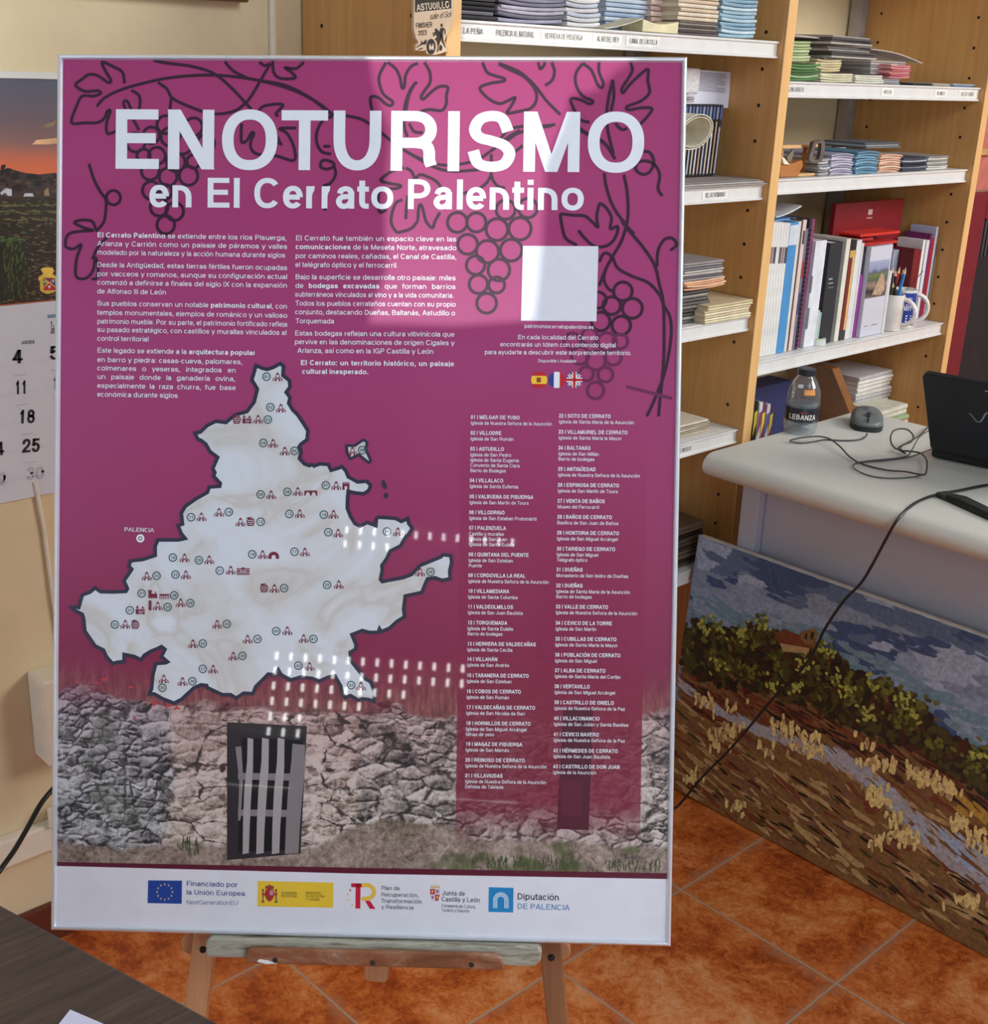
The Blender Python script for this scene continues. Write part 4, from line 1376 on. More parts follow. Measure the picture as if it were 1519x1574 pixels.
LST2 = [('22', 639.8, 'SOTO DE CERRATO', 939, [('Iglesia de Santa María de la Asunción', 975)]), ('23', 664.5, 'VILLAMURIEL DE CERRATO', 965, [('Iglesia de Santa María la Mayor', 956)]), ('24', 689, 'BALTANÁS', 908, [('Iglesia de San Millán', 921), ('Barrio de bodegas', 914)]), ('25', 721.5, 'ANTIGÜEDAD', 916, [(NSA, 984)]),
        ('26', 746, 'ESPINOSA DE CERRATO', 952, [('Iglesia de San Martín de Tours', 950)]), ('27', 770.5, 'VENTA DE BAÑOS', 930, [('Museo del Ferrocarril', 921)]), ('28', 795, 'BAÑOS DE CERRATO', 941, [('Basílica de San Juan de Baños', 951)]), ('29', 819.5, 'HONTORIA DE CERRATO', 952, [('Iglesia de San Miguel Arcángel', 950)]),
        ('30', 844, 'TARIEGO DE CERRATO', 946, [('Iglesia de San Miguel', 920), ('Telégrafo óptico', 903)]), ('31', 876, 'DUEÑAS', 896, [('Monasterio de San Isidro de Dueñas', 966)]), ('32', 900.5, 'DUEÑAS', 896, [('Iglesia de Santa María de la Asunción', 969), ('Barrio de bodegas', 910)]), ('33', 933, 'VALLE DE CERRATO', 935, [(NSA, 980)]),
        ('34', 958, 'CEVICO DE LA TORRE', 941, [('Iglesia de San Martín', 917)]), ('35', 982.5, 'CUBILLAS DE CERRATO', 948, [('Iglesia de Santa María la Mayor', 950)]), ('36', 1007, 'POBLACIÓN DE CERRATO', 954, [('Iglesia de San Miguel', 918)]), ('37', 1031, 'ALBA DE CERRATO', 931, [('Iglesia de Santa María del Cortijo', 954)]),
        ('38', 1055.5, 'VERTAVILLO', 907, [('Iglesia de San Miguel Arcángel', 946)]), ('39', 1080, 'CASTRILLO DE ONIELO', 944, [('Iglesia de Nuestra Señora de la Paz', 961)]), ('40', 1104.5, 'VILLACONANCIO', 922, [('Iglesia de San Julián y Santa Basilisa', 966)]), ('41', 1129, 'CEVICO NAVERO', 921, [('Iglesia de Nuestra Señora de la Paz', 961)]),
        ('42', 1154, 'HÉRMEDES DE CERRATO', 950, [('Iglesia de San Juan Bautista', 938)]), ('43', 1178.5, 'CASTRILLO DE DON JUAN', 953, [('Iglesia de la Asunción', 917)])]
for lst, xa, xb in ((LST1, 723.6, 715), (LST2, 859, 850)):
    for (num, yc, name, xe, subs) in lst:
        x0 = xa + (xb - xa) * (yc - 640) / 550
        yb = yc + 2.2
        line(b, num + ' | ' + name, x0, yb, xe, yb + (xe - x0) * .012, 5.9, 'b', 8, False)
        for j, (t, xs) in enumerate(subs):
            ys = yb + 8.7 + 8.1 * j
            line(b, t, x0, ys, xs, ys + (xs - x0) * .014, 5.4, 'r', 8, False)
b.build('village_list_lettering', W_INK, poster)

# plain white tile where the code was printed -------------------------------------
b = MB()
b.flat(UL([(804, 378), (920, 378.5), (917, 494), (801, 493)]), DZK * 6)
b.build('blank_white_tile', ink((226, 228, 236)), poster)

# round flags ----------------------------------------------------------------------
fl = [ink((196, 32, 44)), ink((244, 202, 60)), ink((38, 62, 140)), ink((236, 238, 242)), ink((150, 60, 50))]


def flag(cx, cy, bands, vertical):
    b = MB()
    C0 = U(cx, cy)
    R = 12.4 * PXM
    for (a, c, mi) in bands:
        pts = []
        for i in range(13):
            t = a + (c - a) * i / 12
            pts.append((t, math.sqrt(max(0, 1 - t * t))))
        pts += [(p[0], -p[1]) for p in reversed(pts)]
        pts = [(C0[0] + R * (p[0] if vertical else p[1]), C0[1] + R * (p[1] if vertical else p[0])) for p in pts]
        b.flat(pts, DZK * 6, mi)
    return b, C0, R


b, C0, R = flag(829, 584, [(-1, -.5, 0), (-.5, .5, 1), (.5, 1, 0)], False)
b.box((C0[0] - R * .32, C0[1] - R * .3, DZK * 6), (C0[0] + R * .22, C0[1] + R * .3, DZK * 6.6), 4)
b.build('flag_badge', fl, poster)
b, C0, R = flag(856, 584, [(-1, -.36, 2), (-.36, .36, 3), (.36, 1, 0)], True)
b.build('flag_badge', fl, poster)
b, C0, R = flag(883, 584, [(-1, 1, 2)], True)
for sx in (1, -1):
    b.strip([(C0[0] - R * .72 * sx, C0[1] - R * .66), (C0[0] + R * .72 * sx, C0[1] + R * .66)], R * .36, DZK * 6.3, mi=3)
    b.strip([(C0[0] - R * .72 * sx, C0[1] - R * .66), (C0[0] + R * .72 * sx, C0[1] + R * .66)], R * .12, DZK * 6.5, mi=0)
for (dx, dy) in ((1, 0), (0, 1)):
    b.strip([(C0[0] - R * .97 * dx, C0[1] - R * .97 * dy), (C0[0] + R * .97 * dx, C0[1] + R * .97 * dy)], R * .56, DZK * 6.7, mi=3)
    b.strip([(C0[0] - R * .98 * dx, C0[1] - R * .98 * dy), (C0[0] + R * .98 * dx, C0[1] + R * .98 * dy)], R * .32, DZK * 6.9, mi=0)
b.build('flag_badge', fl, poster)

# map --------------------------------------------------------------------------------
MAP = [(394, 562), (403, 566), (411, 568), (420, 565), (431, 559), (436, 563), (435, 577), (445, 585), (446, 595), (440, 603), (446, 611), (444, 620), (450, 630), (458, 638), (466, 650), (473.5, 662), (472, 676), (463, 682.5), (460, 687), (463, 694), (460.5, 705), (468, 713), (476, 716), (479.6, 714), (483, 716.5), (492, 713), (505, 714), (509, 723), (521, 719.5), (525.5, 717), (532, 724), (535.5, 733), (550, 741), (563.5, 739.6), (570, 746), (567, 754), (559, 759), (545.6, 757.5), (535.5, 755), (534.4, 765), (534, 781), (539, 794), (545.6, 804.5), (553.5, 809), (564.6, 803), (578, 808), (579, 796.7), (582.5, 795), (608, 796.7), (617, 801.6), (627, 797), (628.4, 804.5), (634, 812), (628.4, 821), (623, 826), (616, 839), (600, 847), (595, 858), (587, 869.4), (588, 875), (585, 890.6), (588, 894), (597, 892), (619.5, 888), (633, 883), (646, 869), (678, 856), (681, 852.6), (693, 854), (694.5, 864), (691.5, 877), (692, 889.5), (680, 892), (669, 888), (657.5, 889.5), (654, 897), (648.6, 910.6), (623, 916), (620.6, 936), (622, 948), (610.5, 955), (599, 965.5), (586, 971), (583.5, 966), (581.4, 972), (568, 972), (557, 969), (541, 975.5), (547.4, 991), (546.7, 998), (538.5, 1002.4), (539, 1014.7), (561, 1042.7), (570, 1048), (576, 1063), (575, 1078), (567, 1075), (557, 1074), (551, 1076), (539, 1069), (531, 1072), (526.6, 1066), (524, 1054), (515.4, 1039), (505, 1040.5), (491, 1047), (480.7, 1042.7), (463, 1040.5), (447, 1045), (432.6, 1037), (428, 1029), (423.6, 1037), (412.5, 1036), (404.6, 1044), (393.4, 1055), (389, 1066), (374.5, 1065.4), (363.7, 1073), (355, 1067.6), (342, 1067.6), (319, 1056.7), (318, 1053.5), (309.4, 1052.4), (298.5, 1057), (279, 1075), (268, 1080.6), (250.7, 1074), (237.7, 1066.5), (230, 1066.5), (233.4, 1059), (235.5, 1037), (240, 1020), (255, 1018.7), (258, 1017.2), (248.6, 1009), (254, 998), (248.6, 993.8), (242, 997), (232, 1001), (222.5, 1006.8), (217, 1014), (207, 1009), (191, 1005.7), (191, 1016.6), (179, 1018), (173.6, 1020), (164, 1009), (159.5, 999), (146.5, 992.7), (140, 983), (131, 970), (129, 950), (127, 944), (115, 938), (110, 933), (121.5, 934), (127, 914.5), (139, 910), (146.5, 903.6), (155, 909.5), (174.7, 910), (194, 909), (196.4, 904.7), (191, 892.8), (203, 875), (198.6, 870), (201, 862), (220, 860), (239, 853.7), (239, 839.5), (243, 830), (274.6, 830), (285, 827.6), (279, 820), (274, 807.6), (281, 805.5), (279, 788.6), (285.4, 778), (302, 766.5), (319, 757), (322, 748.6), (338, 747.5), (339, 743), (328.6, 731.7), (330.7, 726.5), (327.5, 720), (335, 703), (323, 694), (317, 683), (309.6, 677), (304.4, 675), (300, 666), (308.6, 664), (319, 654), (332, 647.5), (347.6, 649.6), (361, 638), (380, 632.7), (391, 618), (396, 598), (387.6, 584), (393, 561)]
MAP = MAP[:-1]
mz = DZK * 8
kk = NT('map_fill')
nz = kk.noise(9, 4, None, .5, 1.5)
m_map = kk.done(kk.ramp(nz, [(0.40, (216, 221, 228)), (0.52, (210, 211, 212)), (0.58, (202, 198, 193)), (0.70, (219, 224, 231))]), .45, 0, GL_C, .022, .4)
mp_ = empty('region_map', (0, 0, 0))
mp_.parent = poster
b = MB()
b.flat(UL(MAP), mz)
ISL = [(533, 685), (545.6, 685), (559, 676), (564.6, 680), (562, 690), (570, 708), (567, 711), (552, 699), (539, 705), (534, 696)]
b.flat(UL(ISL), mz)
b.build('map_area', m_map, mp_)
b = MB()
b.strip(UL(MAP), 5.6 * PXM, mz + DZK, True)
b.strip(UL(ISL), 4.2 * PXM, mz + DZK, True)
b.flat(UL([(587, 739), (590, 738), (594, 743), (595, 751), (591, 752), (587, 746)]), mz + DZK)
b.flat(UL([(591, 759), (594, 757), (597, 760), (595, 766), (591, 766), (590, 762)]), mz + DZK)
b.build('map_outline', ink((44, 46, 68)), mp_)
ICONS = [('01', 410, 579, [('c', 427, 580)]), ('02', 416, 626, [('c', 432, 628)]), ('03', 412, 645, [('c', 397, 645), ('m', 380, 645), ('g', 364, 645)]), ('04', 405, 681, [('c', 420, 682)]), ('05', 453, 693, [('c', 438, 694)]), ('06', 557, 692, [('c', 542, 694)]), ('07', 501, 746, [('c', 517, 747), ('t', 532, 747)]), ('08', 442, 756, [('c', 458, 756), ('b', 478, 758)]), ('09', 401, 760, [('c', 417, 761)]), ('10', 352, 787, [('c', 337, 788)]),
         ('11', 294, 795, [('c', 310, 795)]), ('12', 401, 802, [('c', 370, 803), ('g', 385, 802)]), ('13', 445, 790, [('c', 461, 790)]), ('14', 498, 791, [('c', 513, 791)]), ('15', 505, 818, [('c', 520, 820)]), ('16', 595, 817, [('c', 612, 818)]), ('17', 453, 848, [('c', 469, 849)]), ('18', 388, 852, [('c', 404, 853), ('v', 421, 853)]), ('19', 266, 857, [('c', 284, 858)]), ('20', 306, 861, [('c', 322, 861)]), ('21', 338, 877, [('c', 355, 877), ('h', 374, 878)]),
         ('22', 270, 883, [('c', 286, 884)]), ('23', 241, 885, [('c', 226, 886)]), ('24', 437, 904, [('c', 422, 905), ('g', 406, 904)]), ('25', 503, 899, [('c', 521, 899)]), ('26', 662, 879, [('c', 646, 880)]), ('27', 218, 912, [('n', 235, 914)]), ('28', 268, 915, [('a', 253, 917)]), ('29', 293, 927, [('c', 278, 927)]), ('30', 258, 933, [('c', 243, 932), ('w', 231, 931)]), ('31', 200, 938, [('m', 216, 938)]), ('32', 177, 960, [('c', 193, 960), ('g', 208, 960)]),
         ('33', 349, 959, [('c', 334, 960)]), ('34', 312, 989, [('c', 297, 990)]), ('35', 250, 1057, [('c', 252, 1044)]), ('36', 296, 1047, [('c', 281, 1048)]), ('37', 312, 1028, [('c', 328, 1029)]), ('38', 373, 1008, [('c', 359, 1009)]), ('39', 396, 982, [('c', 381, 983)]), ('40', 425, 970, [('c', 442, 970)]), ('41', 482, 982, [('c', 467, 982)]), ('42', 459, 1023, [('c', 476, 1025)]), ('43', 540, 1053, [('c', 555, 1055)])]
b, c_, d_ = MB(), MB(), MB()
iz = mz + DZK * 2


def px_box(mb, x0, y0, x1, y1):
    mb.flat(UL([(x0, y0), (x1, y0), (x1, y1), (x0, y1)]), iz)


for num, cx, cy, ics in ICONS:
    C0 = U(cx, cy)
    d_.ring(C0, 5.0 * PXM, 6.7 * PXM, iz, 24)
    write(d_, num, U(cx - 3.6, cy + 2.4), U(cx + 3.6, cy + 2.5), 4.8 * PXM, iz, 'b', 8, just=False)
    for kd, ix, iy in ics:
        if kd == 'c':
            b.flat(UL([(ix - 3, iy - 4), (ix, iy - 8), (ix + 3, iy - 4)]), iz)
            px_box(b, ix - 2.8, iy - 4, ix - 1.8, iy + 2)
            px_box(b, ix + 1.8, iy - 4, ix + 2.8, iy + 2)
            for s_ in (-1, 1):
                b.strip(UL([(ix + s_ * 2.5, iy - .5), (ix + s_ * 7.5, iy + 3)]), 1.1 * PXM, iz)
                for o_ in (3.6, 6.6):
                    px_box(b, ix + s_ * o_ - .7, iy + 2.2, ix + s_ * o_ + .7, iy + 6)
            b.strip([tuple(p) for p in cr(UL([(ix - 2.4, iy + 6), (ix - 2.2, iy + 3), (ix, iy + 1.4), (ix + 2.2, iy + 3), (ix + 2.4, iy + 6)]), 4)], 1.5 * PXM, iz)
        elif kd == 'g':
            for j in range(4):
                px_box(b, ix - 4.5, iy - 4.5 + j * 3, ix + 5, iy - 2.6 + j * 3)
            b.ring(U(ix + .5, iy), 5.2 * PXM, 6.5 * PXM, iz, 16)
            b.flat(UL([(ix - 7, iy - 6), (ix + 3, iy - 8), (ix - 2, iy - 4)]), iz)
        elif kd == 'm':
            px_box(b, ix - 7, iy - 2, ix - 2, iy + 6)
            b.flat(UL([(ix - 7, iy - 3), (ix - 4.5, iy - 8), (ix - 2, iy - 3)]), iz)
            px_box(b, ix - 1.3, iy - 1.5, ix + 7, iy + 1.5)
            px_box(b, ix - 1.3, iy + 2.5, ix + 1, iy + 6)
            px_box(b, ix + 2, iy + 2.5, ix + 7, iy + 6)
            b.flat(UL([(ix + 1, iy - 2.5), (ix + 4, iy - 6.5), (ix + 6.5, iy - 2.5)]), iz)
        elif kd == 't':
            px_box(b, ix - 5.5, iy - 3, ix + 5.5, iy + .5)
            px_box(b, ix - 5.5, iy + .5, ix - 2, iy + 6)
            px_box(b, ix + 2, iy + .5, ix + 5.5, iy + 6)
            for o_ in (-4.2, -1.4, 1.4, 4.2):
                px_box(b, ix + o_ - .9, iy - 6, ix + o_ + .9, iy - 3)
        elif kd == 'b':
            px_box(b, ix - 9.5, iy - 4, ix + 9.5, iy - 2)
            for o_ in (-9, 0, 9):
                px_box(b, ix + o_ - 1, iy - 2, ix + o_ + 1, iy + 4)
            for o_ in (-4.5, 4.5):
                b.strip([tuple(p) for p in cr(UL([(ix + o_ - 4, iy + 2), (ix + o_ - 2, iy - 2), (ix + o_ + 2, iy - 2), (ix + o_ + 4, iy + 2)]), 3)], 1.6 * PXM, iz)
        elif kd == 'v':
            b.strip([tuple(p) for p in cr(UL([(ix - 6, iy + 6), (ix - 5, iy), (ix, iy - 2.5), (ix + 5, iy), (ix + 6, iy + 6)]), 4)], 5.2 * PXM, iz)
        elif kd == 'h':
            px_box(b, ix - 10, iy - 4.5, ix + 10, iy - 2.5)
            px_box(b, ix - 10, iy - 1.5, ix - 4, iy + 1)
            px_box(b, ix + 4, iy - 1.5, ix + 10, iy + 1)
            px_box(b, ix - 3, iy - 1.5, ix + 3, iy + .5)
            px_box(b, ix - 10, iy + 2, ix + 10, iy + 3.6)
            px_box(b, ix - 10, iy + 4.2, ix + 10, iy + 5.6)
            px_box(b, ix - 2, iy - 6, ix + 2, iy - 4)
        elif kd == 'n':
            px_box(b, ix - 7.5, iy - 7, ix - 1, iy - 5.5)
            px_box(b, ix - 6.5, iy - 6, ix - 1.5, iy + 3)
            px_box(b, ix - 1.5, iy - 1.5, ix + 7, iy + 3)
            px_box(b, ix + 3.5, iy - 5, ix + 5.2, iy - 1)
            for o_ in (-5, -1.5, 2, 5.5):
                b.disc(U(ix + o_, iy + 4), 1.8 * PXM, 1.8 * PXM, iz, 8)
        elif kd == 'a':
            px_box(b, ix - 7.5, iy - 4, ix + 7.5, iy - 1.5)
            for o_ in (-6.8, -4, -1.3, 1.3, 4, 6.8):
                px_box(b, ix + o_ - .6, iy - 1.5, ix + o_ + .6, iy + 4)
        elif kd == 'w':
            px_box(b, ix - 2.2, iy - 8, ix + 2.2, iy + 7)
b.build('map_symbol_print', ink((118, 30, 58)), mp_)
d_.build('map_number_rings', ink((44, 88, 94)), mp_)
b = MB()
line(b, 'PALENCIA', 191, 816.5, 237, 818, 6.2, 's', 10, False, mz)
line(b, 'PALENCIA', 191.2, 816.5, 237.2, 818, 6.2, 'm', 10, False, mz)
C0 = U(216, 827.5)
b.disc(C0, 6.4 * PXM, 6.4 * PXM, mz, 24)
b.build('town_marker', W_INK, mp_)
b = MB()
b.ring(C0, 1.9 * PXM, 3.3 * PXM, mz + DZK, 18)
b.build('town_ring', ink((120, 60, 84)), mp_)

# logo row ---------------------------------------------------------------------------
lz = DZK * 5
blue, yel = ink((22, 66, 156)), ink((238, 202, 56))
lg = empty('logo_row', (0, 0, 0))
lg.parent = poster
b = MB()
b.flat(UL([(228, 1353), (280, 1353.5), (279.5, 1389), (227, 1388)]), lz, 0)
for i in range(12):
    a = 2 * pi * i / 12
    c = U(253.5 + 11.8 * sin(a), 1371 - 11.8 * cos(a))
    st = []
    for j in range(10):
        r = (1.9 if j % 2 == 0 else .8) * PXM
        st.append((c[0] + r * sin(j * pi / 5), c[1] + r * cos(j * pi / 5)))
    b.flat(st, lz + DZK, 1)
b.build('starred_flag', [blue, ink((226, 214, 120))], lg)
b = MB()
line(b, 'Financiado por', 286.5, 1361.5, 366, 1363.5, 7.8, 'm', 12, False, lz)
line(b, 'la Unión Europea', 286.5, 1374.8, 377, 1377, 7.8, 'm', 12, False, lz)
line(b, 'NextGenerationEU', 286.5, 1389.8, 366.5, 1391, 6.8, 't', 12, False, lz)
b.build('funding_lettering', ink((58, 76, 146)), lg)
b = MB()
b.flat(UL([(396.5, 1354), (513, 1356.5), (512, 1395), (396, 1393)]), lz, 0)
cxx, cyy = 414.5, 1373.5                                         # arms: shield, crown and two columns
b.flat([tuple(p) for p in cr(UL([(cxx - 6, cyy - 6), (cxx + 6, cyy - 6), (cxx + 6.4, cyy + 5), (cxx, cyy + 12.5), (cxx - 6.4, cyy + 5)]), 2, True)], lz + DZK, 1)
b.flat(UL([(cxx + .3, cyy - 5), (cxx + 5.6, cyy - 5), (cxx + 5.6, cyy + 2), (cxx + .3, cyy + 2)]), lz + DZK * 2, 3)
b.flat(UL([(cxx - 5, cyy + 2.6), (cxx - .4, cyy + 2.6), (cxx - .4, cyy + 9), (cxx - 4, cyy + 7)]), lz + DZK * 2, 4)
b.flat(UL([(cxx - 6, cyy - 7), (cxx - 7, cyy - 11), (cxx - 3, cyy - 12.5), (cxx, cyy - 14), (cxx + 3, cyy - 12.5), (cxx + 7, cyy - 11), (cxx + 6, cyy - 7)]), lz + DZK, 4)
for s_ in (-1, 1):
    b.flat(UL([(cxx + s_ * 9, cyy - 4), (cxx + s_ * 11, cyy - 4), (cxx + s_ * 11, cyy + 11), (cxx + s_ * 9, cyy + 11)]), lz + DZK, 5)
    b.flat(UL([(cxx + s_ * 8, cyy - 7), (cxx + s_ * 12, cyy - 7), (cxx + s_ * 11.5, cyy - 4), (cxx + s_ * 8.5, cyy - 4)]), lz + DZK, 4)
    b.flat(UL([(cxx + s_ * 8, cyy + 11), (cxx + s_ * 12.4, cyy + 11), (cxx + s_ * 12.4, cyy + 14), (cxx + s_ * 8, cyy + 14)]), lz + DZK, 5)
    b.flat(UL([(cxx + s_ * 6, cyy), (cxx + s_ * 12, cyy - 1), (cxx + s_ * 12, cyy + 1.5), (cxx + s_ * 6, cyy + 3)]), lz + DZK * 2, 1)
for (t, x0, y0, x1) in (('GOBIERNO', 432.5, 1374, 457), ('DE ESPAÑA', 432.5, 1378.6, 456.5), ('MINISTERIO', 470, 1374, 494), ('DE INDUSTRIA', 470, 1379, 499.5), ('Y TURISMO', 470, 1384, 492)):
    line(b, t, x0, y0, x1, y0 + .7, 3.8, 'r', 8, False, lz + DZK, mi=2)
b.build('government_panel', [yel, ink((176, 44, 46)), ink((96, 76, 30)), ink((196, 150, 176)), ink((150, 70, 50)), ink((124, 92, 84))], lg)
b = MB()
b.flat(UL([(540, 1357.5), (561, 1357.8), (561, 1363.8), (540, 1363.5)]), lz, 0)
b.flat(UL([(547, 1358), (554.5, 1358), (554, 1396.5), (546.5, 1396.3)]), lz, 0)
b.strip([tuple(p) for p in cr(UL([(556, 1361), (566, 1360.5), (574, 1366), (574.5, 1374), (568, 1380.5), (556, 1381.5)]), 6)], 6.4 * PXM, lz + DZK * .5, mi=1)
b.flat(UL([(561, 1384), (569, 1384.5), (577.5, 1397), (568.5, 1396.8)]), lz, 0)
for (px, py) in ((538.5, 1368), (534.5, 1374.5), (535, 1383.5), (541.5, 1391)):
    b.disc(U(px, py), 1.5 * PXM, 1.5 * PXM, lz, 10, 1 if px < 538 or py > 1380 else 0)
b.build('recovery_emblem', [ink((200, 26, 62)), ink((238, 196, 70))], lg)
b = MB()
for (t, x0, y0, x1) in (('Plan de', 586, 1367.8, 615), ('Recuperación,', 586, 1377.8, 644), ('Transformación', 586, 1387.4, 649), ('y Resiliencia', 586, 1396.8, 636)):
    line(b, t, x0, y0, x1, y0 + (x1 - x0) * .022, 6.4, 'm', 10, False, lz)
b.build('recovery_lettering', ink((96, 92, 100)), lg)
b = MB()
for (x0, y0, mi) in ((661.5, 1366, 0), (669, 1366, 1), (661.5, 1375, 1), (669, 1375, 0)):
    b.flat(UL([(x0, y0), (x0 + 7.2, y0 + .2), (x0 + 7.2, y0 + 8.6), (x0, y0 + 8.4)] if y0 < 1370 else [(x0, y0), (x0 + 7.2, y0 + .2), (x0 + (6.5 if x0 < 665 else 4.6), y0 + 9.6), (x0 + (2.4 if x0 < 665 else .4), y0 + 9.4)]), lz, mi)
    b.flat(UL([(x0 + 2, y0 + 2), (x0 + 5, y0 + 2), (x0 + 5, y0 + 6), (x0 + 2, y0 + 6)]), lz + DZK, 2 if mi == 0 else 3)
for i in range(5):
    px = 663 + i * 3
    b.flat(UL([(px - 1, 1363.5), (px, 1359 - (1 if i == 2 else 0)), (px + 1, 1363.5)]), lz, 2)
b.flat(UL([(662, 1363), (676, 1363.3), (676, 1365), (662, 1364.7)]), lz, 2)
b.build('regional_arms', [ink((190, 50, 56)), ink((214, 206, 214)), ink((222, 186, 116)), ink((160, 90, 130))], lg)
b = MB()
line(b, 'Junta de', 679.5, 1376, 715, 1377, 7.4, 'm', 12, False, lz)
line(b, 'Castilla y León', 678.5, 1385.3, 738.5, 1387, 7.4, 'm', 12, False, lz)
line(b, 'Consejería de Cultura,', 678.5, 1394, 731.5, 1396.2, 5, 'r', 8, False, lz)
line(b, 'Turismo y Deporte', 678.5, 1401, 721.5, 1402.5, 5, 'r', 8, False, lz)
b.build('regional_lettering', ink((70, 62, 72)), lg)
b = MB()
b.flat(UL([(751.5, 1363.5), (789.5, 1364.5), (789, 1402.5), (751, 1401.5)]), lz, 0)
for r in (6.2, 8.6, 11.0):
    arc = [(770 - r, 1395.5)] + [(770 - r * cos(pi * i / 12), 1383 - r * .98 * sin(pi * i / 12)) for i in range(13)] + [(770 + r, 1396)]
    b.strip(UL(arc), 1.5 * PXM, lz + DZK, mi=1)
b.build('provincial_emblem', [ink((24, 136, 200)), ink((206, 226, 240))], lg)
b = MB()
line(b, 'Diputación', 795, 1382.5, 860, 1384, 10, 'm', 14, False, lz)
b.build('provincial_lettering', ink((40, 40, 56)), lg)
b = MB()
line(b, 'DE PALENCIA', 795, 1396.8, 876, 1399.3, 8.6, 'm', 14, False, lz)
b.build('provincial_lettering', ink((70, 136, 190)), lg)

# ================================================================== EASEL
m_pine = wood('pine', (172, 112, 70), (206, 150, 104), (30, 2.2, 30), 0.55, 3.0)
m_pine_dark = wood('pine_dark', (112, 66, 38), (148, 96, 58), (30, 2.2, 30), 0.55, 3.0)
kq = NT('paint_crusted_wood')
nq = kq.noise(1.0, 5, kq.mapped((9, 90, 60)), .7, 1.5)
m_crust = kq.done(kq.ramp(nq, [(0.30, (96, 72, 52)), (0.42, (140, 134, 118)), (0.52, (178, 176, 158)), (0.62, (140, 140, 132)), (0.72, (214, 212, 192))]), 0.35, 0, 0.2)
kq = NT('paint_smeared_wood')
nq = kq.noise(1.0, 5, kq.mapped((12, 30, 30)), .7, 1.2)
m_smear = kq.done(kq.ramp(nq, [(0.32, (104, 60, 36)), (0.50, (142, 88, 56)), (0.62, (160, 118, 92)), (0.74, (196, 180, 168))]), 0.5)
easel = empty('studio_easel', (0, 0, 0), 0, 'paint-stained wooden easel holding up the magenta poster', 'easel')
easel.matrix_world = poster.matrix_world.copy()


def W2L(p):
    q = Vector(p) - PC
    return Vector((q.dot(PU), q.dot(PV), q.dot(PN)))


def leg(px0, py0, px1, py1, w, t, wz, mt):
    """front leg lying in the plane behind the poster, on down to the floor"""
    O = PC + PN * wz
    a, c = W2L(hit(px0, py0, O, PN)), W2L(hit(px1, py1, O, PN))
    d = (c - a).normalized()
    zs = PU.z * d.x + PV.z * d.y + PN.z * d.z
    aw = on_poster(a.x, a.y) + PN * a.z
    e = a + d * ((-aw.z) / zs)
    s = a - d * 0.80
    b = MB()
    b.beam(s, e, w, t, (0, 0, 1))
    o = b.build('leg', mt, easel, bevel=.0015)
    return a, d


la, ld = leg(317, 1440, 303, 1545, .0265, .018, -.034, m_pine)
ra, rd = leg(846, 1452, 858, 1574, .0250, .018, -.034, m_pine_dark)
b = MB()
foot = W2L((1.10, 1.40, 0.0))
b.beam(W2L(on_poster(0, .30) + PN * -.066), foot, .026, .018, (1, 0, 0))
b.build('rear_leg', m_pine, easel, bevel=.0015)
uL, uR = U(321, 1436)[0], U(833, 1449)[0]
b = MB()
b.prism([(uL, -OH - .0235), (uL - .001, -OH - .006), (uL + .004, -OH - .0006), (uR - .003, -OH - .0006), (uR, -OH - .006), (uR - .0005, -OH - .017), (uR - .008, -OH - .0242)], -.024, .0125)
b.build('ledge', m_crust, easel, bevel=.003)
def at_w(px, py, w):
    """easel coordinates of a photo measure on the plane w behind the sheet"""
    q = W2L(hit(px, py, PC + PN * w, PN))
    return q.x, q.y


WL = .021
lp = [at_w(*p, WL) for p in ((378, 1481), (378, 1464), (383, 1458), (760, 1467), (772, 1472), (775, 1491), (766, 1492))]
b = MB()
b.prism(lp, .0127, WL)
lip = b.build('ledge_lip', m_smear, easel, bevel=.002)
for p in ((423, 1476), (573, 1480), (725, 1483)):
    b = MB()
    c = at_w(*p, WL)
    b.lathe([(.0032, 0), (.0026, .0006), (.0001, .0007)], (c[0], c[1], WL + .0001), 14)
    b.build('screw_head', mat((50, 36, 28), 0.5), lip)
b = MB()
b.flat([at_w(*p, WL) for p in ((395, 1478), (399, 1474), (412, 1476), (427, 1481), (410, 1482))], WL + .0002)
b.build('paint_blob', mat((236, 238, 240), 0.35), lip)
b = MB()
ml, mb_ = at_w(560, 1508, -.0245)
mr, mb2 = at_w(596, 1511, -.0245)
b.prism([(ml, mb_ + .004), (ml, .36), (mr, .36), (mr, mb2 + .004), (mr - .004, mb2), (ml + .004, mb_)], -.0445, -.0245)
b.build('centre_mast', m_pine, easel, bevel=.001)
b = MB()
WC = -.0455
hL, v0 = at_w(278, 1434, WC)
_, v1 = at_w(280, 1467, WC)
hR, u0 = at_w(878, 1449, WC)
_, u1 = at_w(876, 1477, WC)
pts = [(hL + .012, v0)]
pts += [(hL + .012 - .012 * sin(pi * i / 8), (v0 + v1) / 2 + (v0 - v1) / 2 * cos(pi * i / 8)) for i in range(1, 8)]
pts += [(hL + .012, v1), (hR - .012, u1)]
pts += [(hR - .012 + .012 * sin(pi * i / 8), (u0 + u1) / 2 - (u0 - u1) / 2 * cos(pi * i / 8)) for i in range(1, 8)]
pts += [(hR - .012, u0)]
b.prism(pts, -.064, WC)
b.build('crossbar', m_pine, easel, bevel=.001)
for (a, d) in ((la, ld), (ra, rd)):
    b = MB()
    q = a + d * .012
    b.lathe([(.0001, .0035), (.003, .003), (.0042, 0)], (q.x, q.y, q.z + .0092), 12)
    b.build('bolt', mat((40, 34, 32), 0.4, .6), easel, smooth=True)

# ================================================================== WALL THINGS AT THE LEFT
CY = WALL_Y - .004


